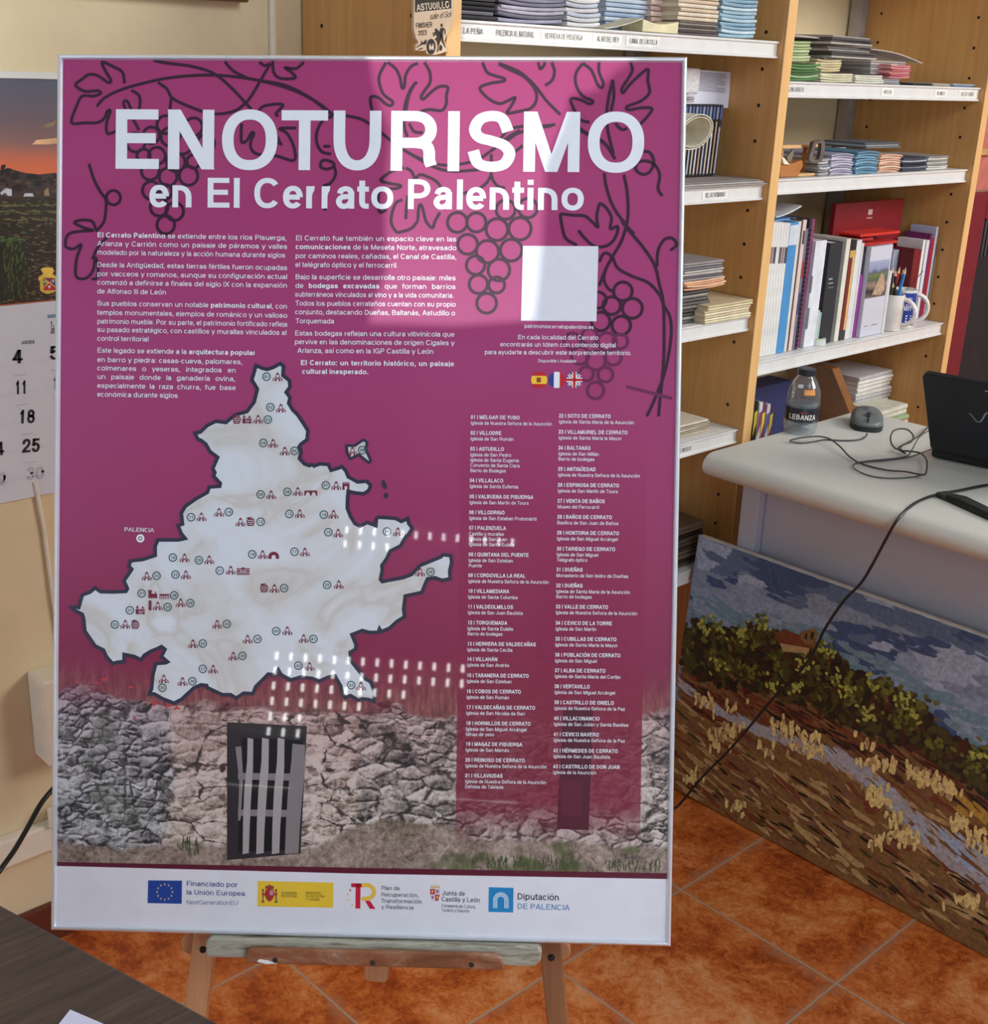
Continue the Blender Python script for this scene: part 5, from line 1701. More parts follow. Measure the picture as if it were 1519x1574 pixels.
def wpt(x, y, Y=CY):
    q = onY(x, y, Y)
    return (q.x, q.z)


calx0, calx1 = wpt(0, 300)[0] - .27, wpt(88, 300)[0] + .075
zt_, zp_, zb_ = wpt(40, 121)[1], wpt(40, 466)[1], wpt(40, 766)[1]
cal = empty('wall_calendar', (calx0, WALL_Y, zb_), 0, 'wall calendar with a sunset field photo above the month page', 'calendar')
LOC = (-calx0, -WALL_Y, -zb_)
b = MB()
b.box((calx0, CY, zp_), (calx1, WALL_Y - .0005, zt_))
kq = NT('sunset_photo')
x, y, z = kq.xyz()
gz_ = kq.math('ADD', kq.math('DIVIDE', kq.math('SUBTRACT', z, wpt(40, 272)[1]), wpt(40, 121)[1] - wpt(40, 272)[1]), kq.math('MULTIPLY', kq.math('SUBTRACT', kq.noise(1.0, 4, kq.mapped((7, 7, 18))), .5), .22))
skyc = kq.ramp(gz_, [(0.0, (238, 116, 66)), (0.16, (216, 112, 76)), (0.36, (146, 104, 96)), (0.58, (112, 92, 98)), (1.0, (82, 88, 106))])
m_cal = kq.done(skyc, 0.4, 0, 0.25, 0.15)
b.build('photo_page', m_cal, cal, loc=LOC)
cpal = [(34, 27, 27), (64, 50, 46), (92, 76, 62), (40, 46, 30), (70, 76, 46), (104, 102, 64), (120, 106, 72), (150, 128, 92), (196, 198, 204), (226, 176, 130), (86, 112, 62), (54, 42, 34)]
cm = [mat(c, 0.4, var=.1, coat=.25) for c in cpal]
b = MB()
cz = [CY - .0002]


def cdab(x, y, L, w, ang, c):
    cz[0] -= 2e-7
    P = Vector(wpt(x, y))
    kx = .00085
    a = radians(ang)
    d = Vector((cos(a), sin(a))) * L * kx * .5
    n_ = Vector((-sin(a), cos(a))) * w * kx * .5
    pts = [P - d, P - d * .4 + n_, P + d * .5 + n_ * .8, P + d, P + d * .3 - n_, P - d * .6 - n_ * .8]
    pts = [(min(max(p.x, calx0 + .001), calx1 - .001), min(max(p.y, zp_ + .001), zt_ - .001)) for p in pts]
    b.poly([(p[0], cz[0], p[1]) for p in pts], c)


def cpoly(pts, c):
    cz[0] -= 2e-6
    b.poly([(min(max(wpt(*p)[0], calx0 + .001), calx1 - .001), cz[0], min(max(wpt(*p)[1], zp_ + .001), zt_ - .001)) for p in pts], c)


xl, xr = -420, 200
cpoly([(xl, 330), (0, 262), (12, 258), (25, 262), (40, 266), (60, 268), (90, 265), (xr, 266), (xr, 320), (xl, 380)], 1)
for (px, py, w) in ((2, 262, 18), (15, 266, 16), (28, 270, 20), (48, 272, 18), (56, 276, 14), (80, 276, 12), (24, 288, 16), (-20, 268, 24), (110, 272, 20), (8, 282, 14)):
    for j in range(6):
        cdab(px + rnd.gauss(0, 4), py + rnd.gauss(0, 3), w * .6, 7, rnd.uniform(0, 60), 0)
for j in range(70):
    cdab(rnd.uniform(-60, 130), rnd.uniform(276, 302), rnd.uniform(8, 22), rnd.uniform(3, 7), 0, rnd.choice((0, 1, 1, 2, 11)))
cpoly([(0, 296), (9, 289), (18, 291), (18, 301), (12, 301), (8, 296), (2, 300)], 8)
cpoly([(38, 297), (50, 297), (52, 302), (36, 302)], 8)
cpoly([(68, 293), (74, 288), (76, 301), (68, 301)], 7)
cpoly([(49, 222), (56, 215), (70, 214), (88, 212), (100, 213), (96, 220), (75, 222), (62, 222)], 9)
cpoly([(67, 192), (80, 188), (88, 184), (82, 194), (70, 197)], 7)
cpoly([(xl, 375), (0, 304), (90, 304), (xr, 305), (xr, 480), (0, 480), (xl, 560)], 11)
for j in range(1300):
    f = rnd.random()
    py = 306 + 165 * f
    px = rnd.uniform(-90, 140)
    c = rnd.choice((3, 3, 0, 4, 4)) if f < .18 else (rnd.choice((3, 4, 0, 5)) if f < .34 else rnd.choice((11, 2, 6, 11, 2, 5, 0)))
    cdab(px, py, rnd.uniform(6, 14) * (.6 + f * .5), rnd.uniform(1.4, 3.2), rnd.uniform(-25, 10), c)
for i in range(3):
    yb = 315 + i * 11
    for j in range(70):
        cdab(rnd.uniform(-60, 120), yb + rnd.gauss(0, 1.6) + j * 0, rnd.uniform(8, 14), 2.2, -5, rnd.choice((5, 6, 4)))
cpoly([(-90, 366), (5, 366), (30, 369), (38, 374), (42, 395), (44, 440), (38, 455), (0, 462), (-90, 470)], 3)
for j in range(420):
    px = rnd.uniform(-70, 42)
    cdab(px, rnd.uniform(370, 458), rnd.uniform(7, 15), 1.6, 80 + rnd.gauss(0, 14), rnd.choice((3, 4, 10, 10, 0, 5)) if px > 4 else rnd.choice((0, 3, 11)))
for j in range(60):
    cdab(rnd.uniform(-60, 36), 369 + rnd.gauss(0, 2), 8, 2.4, -10, 10)
b.build('photo_scene', cm, cal, loc=LOC)
b = MB()
cz[0] -= .0003


def crest(pts, c):
    cz[0] -= 5e-6
    b.poly([(wpt(*p)[0], cz[0], wpt(*p)[1]) for p in pts], c)


crest([(60, 424), (58, 429), (61, 433), (61, 446), (66, 450), (73, 452), (80, 450), (88, 446), (88, 424)], 0)
crest([(62, 414), (66, 411), (80, 411), (83, 416), (80, 421), (84, 424), (62, 424), (66, 420)], 0)
crest([(66, 427), (72, 434), (67, 441)], 1)
crest([(67, 427), (83, 427), (76, 434)], 2)
crest([(84, 427), (85, 441), (77, 434)], 3)
crest([(67, 442), (75, 435), (85, 442), (85, 446), (67, 446)], 4)
crest([(73, 439), (78, 439), (75.5, 444)], 5)
for p in ((68.5, 433), (81.5, 432)):
    crest([(p[0] - 1.4, p[1]), (p[0], p[1] - 2), (p[0] + 1.4, p[1]), (p[0], p[1] + 2)], 5)
b.build('town_crest', [mat((226, 188, 84), .4, var=.12), mat((60, 104, 62), .4), mat((134, 50, 78), .4), mat((84, 78, 150), .4), mat((196, 40, 66), .4), mat((232, 226, 224), .4)], cal, loc=LOC)
b = MB()
b.box((calx0, CY, zb_), (calx1, WALL_Y - .0005, zp_ - .0008))
b.build('month_page', mat((216, 217, 226), .6, var=.01), cal, loc=LOC)
b = MB()
b.box((calx0 - .001, CY - .0022, zt_ + .0002), (calx1 + .001, WALL_Y - .0005, zt_ + .009))
b.build('top_strip', mat((222, 220, 212), .4, var=.01), cal, loc=LOC)
YN = CY - .0006
pl_ = lambda u, v: (u, YN, v)
b, bl = MB(), MB()


def num(mb, t, xa, ya, xb, yb, cap, pen='b'):
    A, B_ = wpt(xa, ya), wpt(xb, yb)
    kk_ = (wpt(xa, ya - cap)[1] - A[1])
    write(mb, t, A, B_, kk_, 0, pen, 16, just=False, place=pl_)


for (t, xa, ya, xb, yb) in (('4', 18, 558.5, 36, 558), ('5', 75, 553, 93, 552), ('11', 22, 606, 42, 605), ('12', 79, 599, 104, 598), ('18', 27, 651, 54, 650), ('19', 83, 645, 110, 643), ('25', 33, 696, 62, 694), ('26', 91, 690, 118, 687), ('24', -19, 702, 7, 699), ('17', -24, 658, 0, 656)):
    num(b, t, xa, ya, xb, yb, 21)
num(b, 'JUEVES', 32.5, 529, 53, 527.5, 5, 'm')
for j, t in enumerate(('4', '11', '18', '25')):
    num(b, t, 77.5, 498 + j * 5, 77.5 + 3.2 * len(t), 497.8 + j * 5, 4.4, 'm')
b.build('day_lettering', mat((34, 34, 40), .6), cal, loc=LOC)
num(bl, '30', 40, 738, 68, 736, 20)
num(bl, '29', -17, 748, 10, 745, 20)
for (xa, ya) in ((21, 578), (25, 623.5), (32, 668.5), (38, 712), (78, 570), (82, 615)):
    A, B_ = wpt(xa, ya), wpt(xa + 18, ya - 2)
    bl.add([(A[0], YN, A[1]), (B_[0], YN, B_[1]), (B_[0], YN, B_[1] + .0012), (A[0], YN, A[1] + .0012)], [(0, 1, 2, 3)])
bl.build('pale_numbers', mat((188, 188, 196), .6), cal, loc=LOC)
b = MB()
A, B_ = wpt(73, 486), wpt(92, 484)
b.add([(A[0], YN, A[1] - .003), (B_[0] + .03, YN, A[1] - .003), (B_[0] + .03, YN, A[1] + .002), (A[0], YN, A[1] + .002)], [(0, 1, 2, 3)])
b.build('blue_heading', mat((120, 150, 166), .6), cal, loc=LOC)
b = MB()
for (xa, ya, xb, yb) in ((0, 562.5, 90, 555), (0, 608, 90, 600), (0, 653, 90, 645), (0, 698, 90, 689), (0, 742, 90, 732)):
    A, B_ = wpt(xa, ya), wpt(xb, yb)
    b.add([(calx0 + .004, YN, A[1] - .0003), (calx1 - .004, YN, A[1] - .0003), (calx1 - .004, YN, A[1] + .0003), (calx0 + .004, YN, A[1] + .0003)], [(0, 1, 2, 3)])
b.build('ruled_lines', mat((200, 201, 210), .6), cal, loc=LOC)

# picture frame whose lower edge shows at the top
A = onY(383, 4, WALL_Y - .025)
B0 = onY(240, -1, WALL_Y - .025)
fr = empty('picture_frame', (A.x - .52, WALL_Y, A.z), 0, 'dark wooden picture frame whose lower edge shows above the calendar', 'picture frame')
FL = (-(A.x - .52), -WALL_Y, -A.z)
m_fr = wood('walnut', (74, 46, 30), (112, 74, 48), (3, 30, 30), .4)
for (p, q) in (((A.x - .52, A.z), (A.x, A.z + .028)), ((A.x - .52, A.z + .392), (A.x, A.z + .42)), ((A.x - .52, A.z + .0285), (A.x - .492, A.z + .3915)), ((A.x - .028, A.z + .0285), (A.x, A.z + .3915))):
    b = MB()
    b.box((p[0], WALL_Y - .026, p[1]), (q[0], WALL_Y - .0005, q[1]))
    b.build('moulding', m_fr, fr, loc=FL, bevel=.003)
b = MB()
b.box((A.x - .491, WALL_Y - .012, A.z + .029), (A.x - .0285, WALL_Y - .001, A.z + .391))
b.build('mount', mat((210, 204, 190), .7), fr, loc=FL)

# electrical box and its cable behind the poster's left edge
YJ = WALL_Y - .055
P1, P2 = onY(64, 1051, YJ), onY(82, 1178, YJ)
b = MB()
b.box((P1.x, YJ, P2.z), (P1.x + .14, WALL_Y - .0005, P1.z))
tag(b.build('junction_box', white_pvc, bevel=.004), 'white plastic wall box half hidden by the left edge of the poster', 'box')
P = onY(79, 1256, WALL_Y - .03)
b = MB()
b.box((P.x - .004, WALL_Y - .03, P.z - .022), (P.x + .06, WALL_Y - .0225, P.z + .016))
tag(b.build('power_socket', white_pvc, bevel=.003), 'small white power socket on the wall duct beside the poster', 'socket')
cab = [onY(110, 1180, 1.70), onY(82, 1212, 1.69), onY(62, 1237, 1.68), onY(42, 1273, 1.67), onY(22, 1307, 1.66), onY(0, 1338, 1.65), onY(-40, 1400, 1.62)]
q = cab[-1]
b = MB()
b.tube(cr(cab + [(q.x - .08, q.y - .05, .12), (q.x - .18, q.y - .10, .0045), (q.x - .4, q.y - .12, .0045)], 6), .0040, 10)
tag(b.build('black_cable', mat((22, 22, 24), .35), smooth=True), 'thick black cable crossing the wall left of the poster', 'cable')

# ================================================================== FOREGROUND TABLE
TZT = 0.74
e0, e1 = onZ(-40, 1368, TZT), onZ(420, 1618, TZT)
ed = (e1 - e0).normalized()
en = Vector((-ed.y, ed.x, 0))
if (Vector((0, 0, TZT)) - e0).dot(en) < 0:
    en = -en
e0 = e0 - ed * .42
e1 = e1 + ed * .10
tb = empty('dark_table', (e0.x, e0.y, 0), 0, 'dark brown wood-effect table corner in the lower left of the photo', 'table')
kq = NT('dark_oak')
fq = kq.noise(3.0, 6, kq.mapped((4, 60, 20), rot=(0, 0, -math.atan2(ed.y, ed.x) + radians(28))), .65, .3)
m_tb = kq.done(kq.ramp(fq, [(0.3, (50, 40, 36)), (0.55, (72, 59, 51)), (0.75, (96, 80, 70))]), .42)
b = MB()
c4 = [e0, e1, e1 + en * .62, e0 + en * .62]
b.prism([(p.x - e0.x, p.y - e0.y) for p in c4], TZT - .026, TZT)
b.build('table_top', m_tb, tb, bevel=.0025)
for s_, t_ in ((.05, .06), (.92, .06), (.92, .56), (.05, .56)):
    p = e0 + (e1 - e0) * s_ + en * t_ - e0
    b = MB()
    b.box((p.x - .02, p.y - .02, 0), (p.x + .02, p.y + .02, TZT - .0262))
    b.build('leg', mat((60, 58, 60), .4), tb)
pp = [onZ(108, 1553, TZT), onZ(165, 1577.5, TZT), onZ(120, 1640, TZT), onZ(60, 1614, TZT)]
pp[2] = pp[1] + (pp[3] - pp[0])
b = MB()
b.prism([(p.x, p.y) for p in pp], TZT + .0002, TZT + .0008)
tag(b.build('paper_sheet', mat((208, 208, 232), .6, var=.01)), 'pale sheet of paper whose corner lies on the dark table', 'paper')

# ================================================================== ON THE DESK
# bottle
BP = onZ(1229, 664, DZ)
dist = (BP - EYE).length
def _top(y):
    lo, hi = 0, .5
    for _ in range(40):
        m = (lo + hi) / 2
        q = BP + Vector((0, 0, m)) - EYE
        if 787 - FPX * q.dot(UP) / q.dot(FW) > y:
            lo = m
        else:
            hi = m
    return lo


BH = _top(566)
BR = 25.5 / FPX * (BP - EYE).dot(FW)
bottle = empty('water_bottle', BP, 0, 'small clear plastic water bottle with a dark label and black cap on the desk', 'bottle')
kq = NT('clear_plastic')


def clear(name, tint, gloss, dens):
    kk_ = NT(name)
    t = kk_.t
    tr = t.nodes.new('ShaderNodeBsdfTransparent')
    tr.inputs[0].default_value = lin(tint)
    gl = t.nodes.new('ShaderNodeBsdfGlossy')
    gl.inputs['Roughness'].default_value = .06
    df = t.nodes.new('ShaderNodeBsdfDiffuse')
    df.inputs[0].default_value = lin((206, 214, 220))
    fr_ = t.nodes.new('ShaderNodeLayerWeight')
    fr_.inputs[0].default_value = gloss
    mx = t.nodes.new('ShaderNodeMixShader')
    mx2 = t.nodes.new('ShaderNodeMixShader')
    nz_ = kk_.noise(60, 2)
    t.links.new(kk_.math('MULTIPLY', nz_, dens), mx2.inputs[0])
    t.links.new(tr.outputs[0], mx2.inputs[1])
    t.links.new(df.outputs[0], mx2.inputs[2])
    t.links.new(fr_.outputs[1], mx.inputs[0])
    t.links.new(mx2.outputs[0], mx.inputs[1])
    t.links.new(gl.outputs[0], mx.inputs[2])
    t.links.new(mx.outputs[0], t.nodes['Material Output'].inputs[0])
    return kk_.m


prof = [(.001, .006), (.6 * BR, .004), (.8 * BR, .0), (.93 * BR, .003), (1.0 * BR, .016), (1.0 * BR, .028), (.97 * BR, .034), (.97 * BR, .24 * BH), (.97 * BR, .43 * BH), (1.02 * BR, .45 * BH), (1.02 * BR, .49 * BH), (.98 * BR, .51 * BH), (.98 * BR, .60 * BH), (.90 * BR, .70 * BH), (.74 * BR, .79 * BH), (.56 * BR, .86 * BH), (.47 * BR, .89 * BH), (.46 * BR, .93 * BH)]
b = MB()
b.lathe(prof, (0, 0, 0), 36)
b.build('bottle_body', clear('clear_plastic', (250, 252, 253), .16, .16), bottle, smooth=True)
b = MB()
b.lathe([(.001, .008), (.7 * BR, .006), (.92 * BR, .012), (.94 * BR, .04), (.93 * BR, .46 * BH), (.001, .46 * BH)], (0, 0, 0), 32)
b.build('water', clear('water', (240, 246, 250), .10, .14), bottle, smooth=True)
b = MB()
b.lathe([(.985 * BR, .205 * BH), (.99 * BR, .21 * BH), (.99 * BR, .42 * BH), (.985 * BR, .425 * BH)], (0, 0, 0), 36)
lab = b.build('label_band', mat((30, 31, 44), .35, var=.1), bottle, smooth=True)
az = math.atan2(-BP.y, -BP.x)                                   # the side facing the viewer


def bot(u, v):
    a = az + u / BR + .02
    return (BR * 1.003 * cos(a), BR * 1.003 * sin(a), v)


b = MB()
write(b, 'LEBANZA', (-.80 * BR, .255 * BH), (.92 * BR, .255 * BH), .078 * BH, 0, 'b', 12, just=False, place=bot)
b.add([bot(-.5 * BR, .242 * BH), bot(.8 * BR, .242 * BH), bot(.8 * BR, .246 * BH), bot(-.5 * BR, .246 * BH)], [(0, 1, 2, 3)])
b.build('brand_lettering', mat((232, 228, 220), .5), lab)
b = MB()
for (a_, c_) in ((0.0, .5), (.22, .7)):
    b.add([bot((a_ - .22) * BR, .345 * BH), bot((a_ + .02) * BR, .375 * BH), bot((a_ + .14) * BR, .362 * BH), bot((a_ + .3) * BR, .345 * BH)], [(0, 1, 2, 3)])
b.build('red_mountains', mat((170, 60, 60), .5), lab)
b = MB()
for ring in [((-.14 * BR, .635 * BH), (.62 * BR, .715 * BH))]:
    (u0, v0), (u1, v1) = ring
    rr = lambda v: .93 - (.0 if v < .66 * BH else (v / BH - .66) * 1.2)
    vs = []
    for i in range(7):
        u = u0 + (u1 - u0) * i / 6
        for v in (v0, v1):
            a = az + u / BR + .14
            R_ = BR * rr(v) * 1.012
            vs.append((R_ * cos(a), R_ * sin(a), v))
    b.add(vs, [(2 * i, 2 * i + 2, 2 * i + 3, 2 * i + 1) for i in range(6)])
b.build('price_sticker', mat((250, 158, 40), .5, var=.02), bottle)
b = MB()
vs = []
for i in range(5):
    u = -.52 * BR + .40 * BR * i / 4
    for v in (.735 * BH, .785 * BH):
        a = az + u / BR
        R_ = BR * (.86 if v < .76 * BH else .765) * 1.012
        vs.append((R_ * cos(a), R_ * sin(a), v))
b.add(vs, [(2 * i, 2 * i + 2, 2 * i + 3, 2 * i + 1) for i in range(4)])
b.build('white_sticker', mat((206, 204, 210), .5), bottle)
b = MB()
n_ = 44
for (r, z_) in ():
    pass
b.lathe([(.53 * BR, .905 * BH), (.55 * BR, .91 * BH), (.55 * BR, .985 * BH), (.50 * BR, BH), (.001, BH)], (0, 0, 0), 36)
b.build('cap', mat((26, 28, 36), .4), bottle, smooth=True)

# mouse
M0, M1 = onZ(1330, 641, DZ), onZ(1334, 664, DZ)
fd = (M1 - M0).normalized()
mc = onZ(1331.5, 655, DZ)
ms = empty('computer_mouse', mc, math.atan2(fd.y, fd.x) - pi / 2, 'grey and black wired mouse on the desk beside the bottle', 'mouse')
ML, MW, MH = .100, .062, .034
out = []
for i in range(36):
    a = 2 * pi * i / 36
    c, s_ = cos(a), sin(a)
    ex_ = 2 / 3.2
    xx = MW / 2 * math.copysign(abs(c) ** ex_, c) * (1.06 - .12 * (s_ > 0) * abs(s_) - .06 * (s_ < 0) * abs(s_))
    yy = ML / 2 * math.copysign(abs(s_) ** ex_, s_)
    out.append((xx, yy))
b = MB()
lay = [(1.0, .004), (1.0, .012), (.99, .016)]
for t in range(1, 8):
    f = t / 8
    lay.append((math.sqrt(max(0, 1 - f ** 2.4)) * .99, .016 + (MH - .016) * f))
lay2 = [(r, z_) for r, z_ in lay if r > .05] + [(.05, MH)]
n = len(out)
vs = []
for r, z_ in lay2:
    for (xx, yy) in out:
        hz_ = z_ * (1 - .16 * (yy / (ML / 2)) * (z_ > .017))
        vs.append((xx * r, yy * r, hz_))
fs = [(i * n + k_, i * n + (k_ + 1) % n, (i + 1) * n + (k_ + 1) % n, (i + 1) * n + k_) for i in range(len(lay2) - 1) for k_ in range(n)] + [tuple((len(lay2) - 1) * n + k_ for k_ in range(n))]
b.add(vs, fs)
b.build('shell', mat((104, 108, 108), .38, var=.04), ms, smooth=True)
b = MB()
vs = [(xx * 1.01, yy * 1.01, z_) for z_ in (0, .0115) for (xx, yy) in out]
b.add(vs, [tuple(range(n - 1, -1, -1)), tuple(range(n, 2 * n))] + [(k_, (k_ + 1) % n, n + (k_ + 1) % n, n + k_) for k_ in range(n)])
b.build('base', mat((28, 30, 32), .45), ms, smooth=True)
b = MB()
b.tube([(-.0040, .020, MH * .80), (.0040, .020, MH * .80)], .0068, 18)
b.build('scroll_wheel', mat((20, 22, 24), .5), ms, smooth=True)
b = MB()
b.box((-.0005, .012, .016), (.0005, .0475, .027))
b.build('button_seam', mat((26, 28, 30), .6), ms)
cz0 = DZ + .0022


def dcord(pts, r, name, label, cat, m, lift=()):
    P_ = []
    for i, p in enumerate(pts):
        h = p[2] if len(p) > 2 else 0
        P_.append(onZ(p[0], p[1], cz0 + h))
    b = MB()
    b.tube(cr(P_, 6), r, 8)
    if cat is None:                                             # a part of the mouse
        o = b.build(name, m, ms, smooth=True)
        bpy.context.view_layer.update()
        o.matrix_parent_inverse = ms.matrix_world.inverted()
        return o
    return tag(b.build(name, m, smooth=True), label, cat)


m_cord = mat((58, 60, 62), .45)
dcord([(1333, 666, .006), (1331, 671), (1324, 675), (1310, 677), (1290, 677), (1268, 676), (1250, 679), (1232, 681), (1214, 678, .004), (1226, 674, .008), (1244, 671.5, .010), (1260, 671, .010), (1276, 675, .009), (1292, 687, .008), (1304, 700, .005), (1318, 710, .002), (1338, 717), (1366, 723, .002), (1392, 725, .005), (1412, 729, .007), (1422, 729, .009), (1425, 718, .010), (1424, 706, .010), (1416, 697, .008), (1402, 694, .006), (1384, 692, .004), (1373, 686, .012), (1369, 674, .022), (1373, 663, .028), (1384, 659, .030), (1396, 661, .028), (1404, 670, .02), (1401, 679, .012), (1388, 684, .006), (1381, 690, .004), (1392, 697, .004), (1384, 688, .010), (1400, 678, .014), (1414, 669, .010), (1426, 658, .004), (1440, 650, .002)],
      .0016, 'cable', None, None, m_cord)
dcord([(1316, 711, .004), (1340, 708, .004), (1372, 705, .004), (1394, 701, .004), (1403, 690, .012), (1411, 675, .026), (1424, 664, .034), (1440, 661, .036), (1452, 667, .034), (1453, 677, .026), (1442, 686, .016), (1420, 695, .008), (1396, 703, .003), (1362, 708, .003), (1334, 710, .003), (1314, 713, .003), (1313, 720, .002), (1330, 729), (1352, 734), (1380, 735), (1405, 733), (1419, 729, .003)],
      .0013, 'charging_cable', 'second thin cable looping in front of the laptop corner', 'cable', mat((70, 72, 74), .45))
pw = [onZ(1600, 736, DZ + .004), onZ(1519, 745.5, DZ + .004), onZ(1480, 753, DZ + .004), onZ(1448, 759, DZ + .004), onZ(1425, 765, DZ + .004), onZ(1402, 777, DZ + .003)]
hang = [(1379, 800, 1.852), (1362, 829, 1.848), (1339, 872, 1.846), (1323, 897, 1.846), (1297, 924, 1.846), (1268, 967, 1.848), (1249, 1006, 1.85), (1223, 1040, 1.85), (1188, 1074, 1.85), (1159, 1109, 1.85), (1120, 1154, 1.848), (1078, 1196, 1.845)]
pw += [onX(a_, c_, X_) for a_, c_, X_ in hang]
fe = onZ(1040, 1241, .004)
pw += [fe, onZ(1005, 1262, .004), onZ(950, 1280, .004)]
b = MB()
b.tube(cr(pw, 6), .0026, 8)
tag(b.build('power_cable', mat((26, 26, 28), .4), smooth=True), 'black power cord hanging off the desk in front of the painting to the floor', 'cable')
v0, v1 = onZ(1462, 770, DZ), onZ(1522, 797, DZ)
vd = (v1 - v0)
vl = vd.length * 1.25
strap = empty('cable_strap', v0, math.atan2(vd.y, vd.x), 'black fabric cable strap lying on the desk by the power cord', 'strap')
b = MB()
secs = [(-.012, 0), (0, .003), (.2 * vl, .007), (.5 * vl, .006), (.8 * vl, .005), (vl, .003)]
for w0, z0, z1 in ((-.011, 0.0005, .004), (-.009, .0042, .009)):
    vs = []
    for (t, h) in secs:
        vs += [(t, w0, z0), (t, -w0, z0), (t, -w0, z1 + h), (t, w0, z1 + h * .6)]
    fs = [(0, 3, 2, 1), tuple(len(vs) - 4 + j for j in range(4))]
    for i in range(len(secs) - 1):
        for j in range(4):
            fs.append((i * 4 + j, i * 4 + (j + 1) % 4, i * 4 + 4 + (j + 1) % 4, i * 4 + 4 + j))
    b.add(vs, fs)
b.build('strap_band', mat((36, 38, 36), .85, var=.2, scale=200), strap, bevel=.001)
b = MB()
b.box((-.026, -.012, .0003), (-.004, .012, .0095))
b.build('strap_fold', mat((52, 54, 50), .8, var=.2, scale=200), strap, bevel=.002)

# laptop
lz0 = DZ + .021
LBL, LBR = onZ(1431, 688, lz0), onZ(1519, 706, lz0)
lx = (LBR - LBL).normalized()
ln = Vector((-lx.y, lx.x, 0))
if ln.dot(LBL - Vector((0, 0, lz0))) < 0:
    ln = -ln                                                    # away from the viewer
best = None
for ti in range(0, 50):
    for hi_ in range(16, 34):
        t, h_ = radians(ti), hi_ * .01
        q = LBL + Vector((0, 0, cos(t) * h_)) - ln * (sin(t) * h_) - EYE
        X_, Y_ = 759.5 + FPX * q.dot(RT) / q.dot(FW), 787 - FPX * q.dot(UP) / q.dot(FW)
        e = (X_ - 1419) ** 2 + (Y_ - 570) ** 2
        if best is None or e < best[0]:
            best = (e, t, h_)
_, LT, LH = best
LWD = .345
lap = empty('laptop', (LBL.x, LBL.y, DZ), math.atan2(lx.y, lx.x), 'open black laptop seen from behind its lid on the desk', 'laptop')
b = MB()
b.box((0.0, .004, .002), (LWD, .245, .020))
b.build('base', mat((26, 26, 30), .45), lap, bevel=.006)
lid = bpy.data.objects.new('lid', None)
COL.objects.link(lid)
lid.parent = lap
lid.location = (0, .004, .021)
lid.rotation_euler = (pi / 2 + LT, 0, 0)                        # local: x along, y up the lid, z towards the viewer
b = MB()
R_ = .014
pts = []
for (cx_, cy_, a0) in ((LWD - R_, LH - R_, 0), (R_, LH - R_, 90), (R_, R_ * .6, 180), (LWD - R_, R_ * .6, 270)):
    for j in range(7):
        a = radians(a0 + 15 * j)
        pts.append((cx_ + R_ * cos(a), cy_ + (R_ if a0 < 170 else R_ * .6) * sin(a)))
b.prism(pts, -.004, .007)
b.build('lid_shell', mat((18, 21, 30), .35, var=.03), lid, bevel=.003, seg=3)
b = MB()
b.box((.012, .014, -.0055), (LWD - .012, LH - .012, -.0042))
b.build('screen', mat((10, 10, 12), .2), lid)
lw_n = -(-ln * sin(pi / 2 - LT) + Vector((0, 0, 0))) if False else None
lid_z = (-ln * cos(LT) - Vector((0, 0, sin(LT))))
lid_y = Vector((0, 0, cos(LT))) - ln * sin(LT)
LO = LBL + Vector((0, 0, 0)) + ln * .004 + lid_z * .0072


def Lq(x, y):
    q = hit(x, y, LO, lid_z) - LO
    return (q.dot(lx), q.dot(lid_y))


b = MB()
sw = [(1489.5, 635.5), (1492, 636), (1496, 641), (1501, 647), (1506, 648.5), (1510, 645), (1514, 638), (1517, 635), (1522, 635), (1528, 640), (1533, 647), (1540, 648), (1546, 645)]
b.strip([tuple(p) for p in cr([Lq(*p) for p in sw], 6)], .0030, .0073, taper=lambda t: .7 + .3 * sin(t * pi))
b.strip([Lq(1551, 636), Lq(1551, 650)], .003, .0073)
c = Lq(1565, 645)
b.ring(c, .0065, .0095, .0073, 24)
b.strip([Lq(1514, 601), Lq(1526, 602.5)], .0028, .0073)
b.build('silver_emblem', mat((176, 178, 184), .25, .8), lid)

# ================================================================== BROCHURES, BOOKS AND OTHER THINGS ON THE SHELVES
LEAF = {}


def leaf_mesh(w, d, t, bend, c, key):
    """one folded brochure: spine fold to the front, slightly bowed"""
    k_ = (round(w, 3), round(d, 3), round(t, 4), round(bend, 4), tuple(c), key)
    if k_ in LEAF:
        return LEAF[k_]
    b = MB()
    nx = 6
    prof = [(0.0, .5), (.0012, .12), (.006, 0), (d, 0), (d, 1), (.006, 1), (.0012, .88)]
    n = len(prof)
    vs = []
    for i in range(nx + 1):
        xx = -w / 2 + w * i / nx
        q = 2 * i / nx - 1
        zo = bend * (q * q) if key % 3 else bend * (q * q * .6 + .3 * q)
        for (yy, f) in prof:
            vs.append((xx, yy, zo + t * f))
    fs = [tuple(range(n)), tuple(nx * n + j for j in reversed(range(n)))]
    for i in range(nx):
        for j in range(n):
            fs.append((i * n + j, (i + 1) * n + j, (i + 1) * n + (j + 1) % n, i * n + (j + 1) % n))
    b.add(vs, fs)
    me = bpy.data.meshes.new('leaflet')
    me.from_pydata(b.v, [], b.f)
    me.materials.append(mat(c, .55, var=.05, scale=60))
    me.update()
    LEAF[k_] = me
    return me


COUNT = [0]


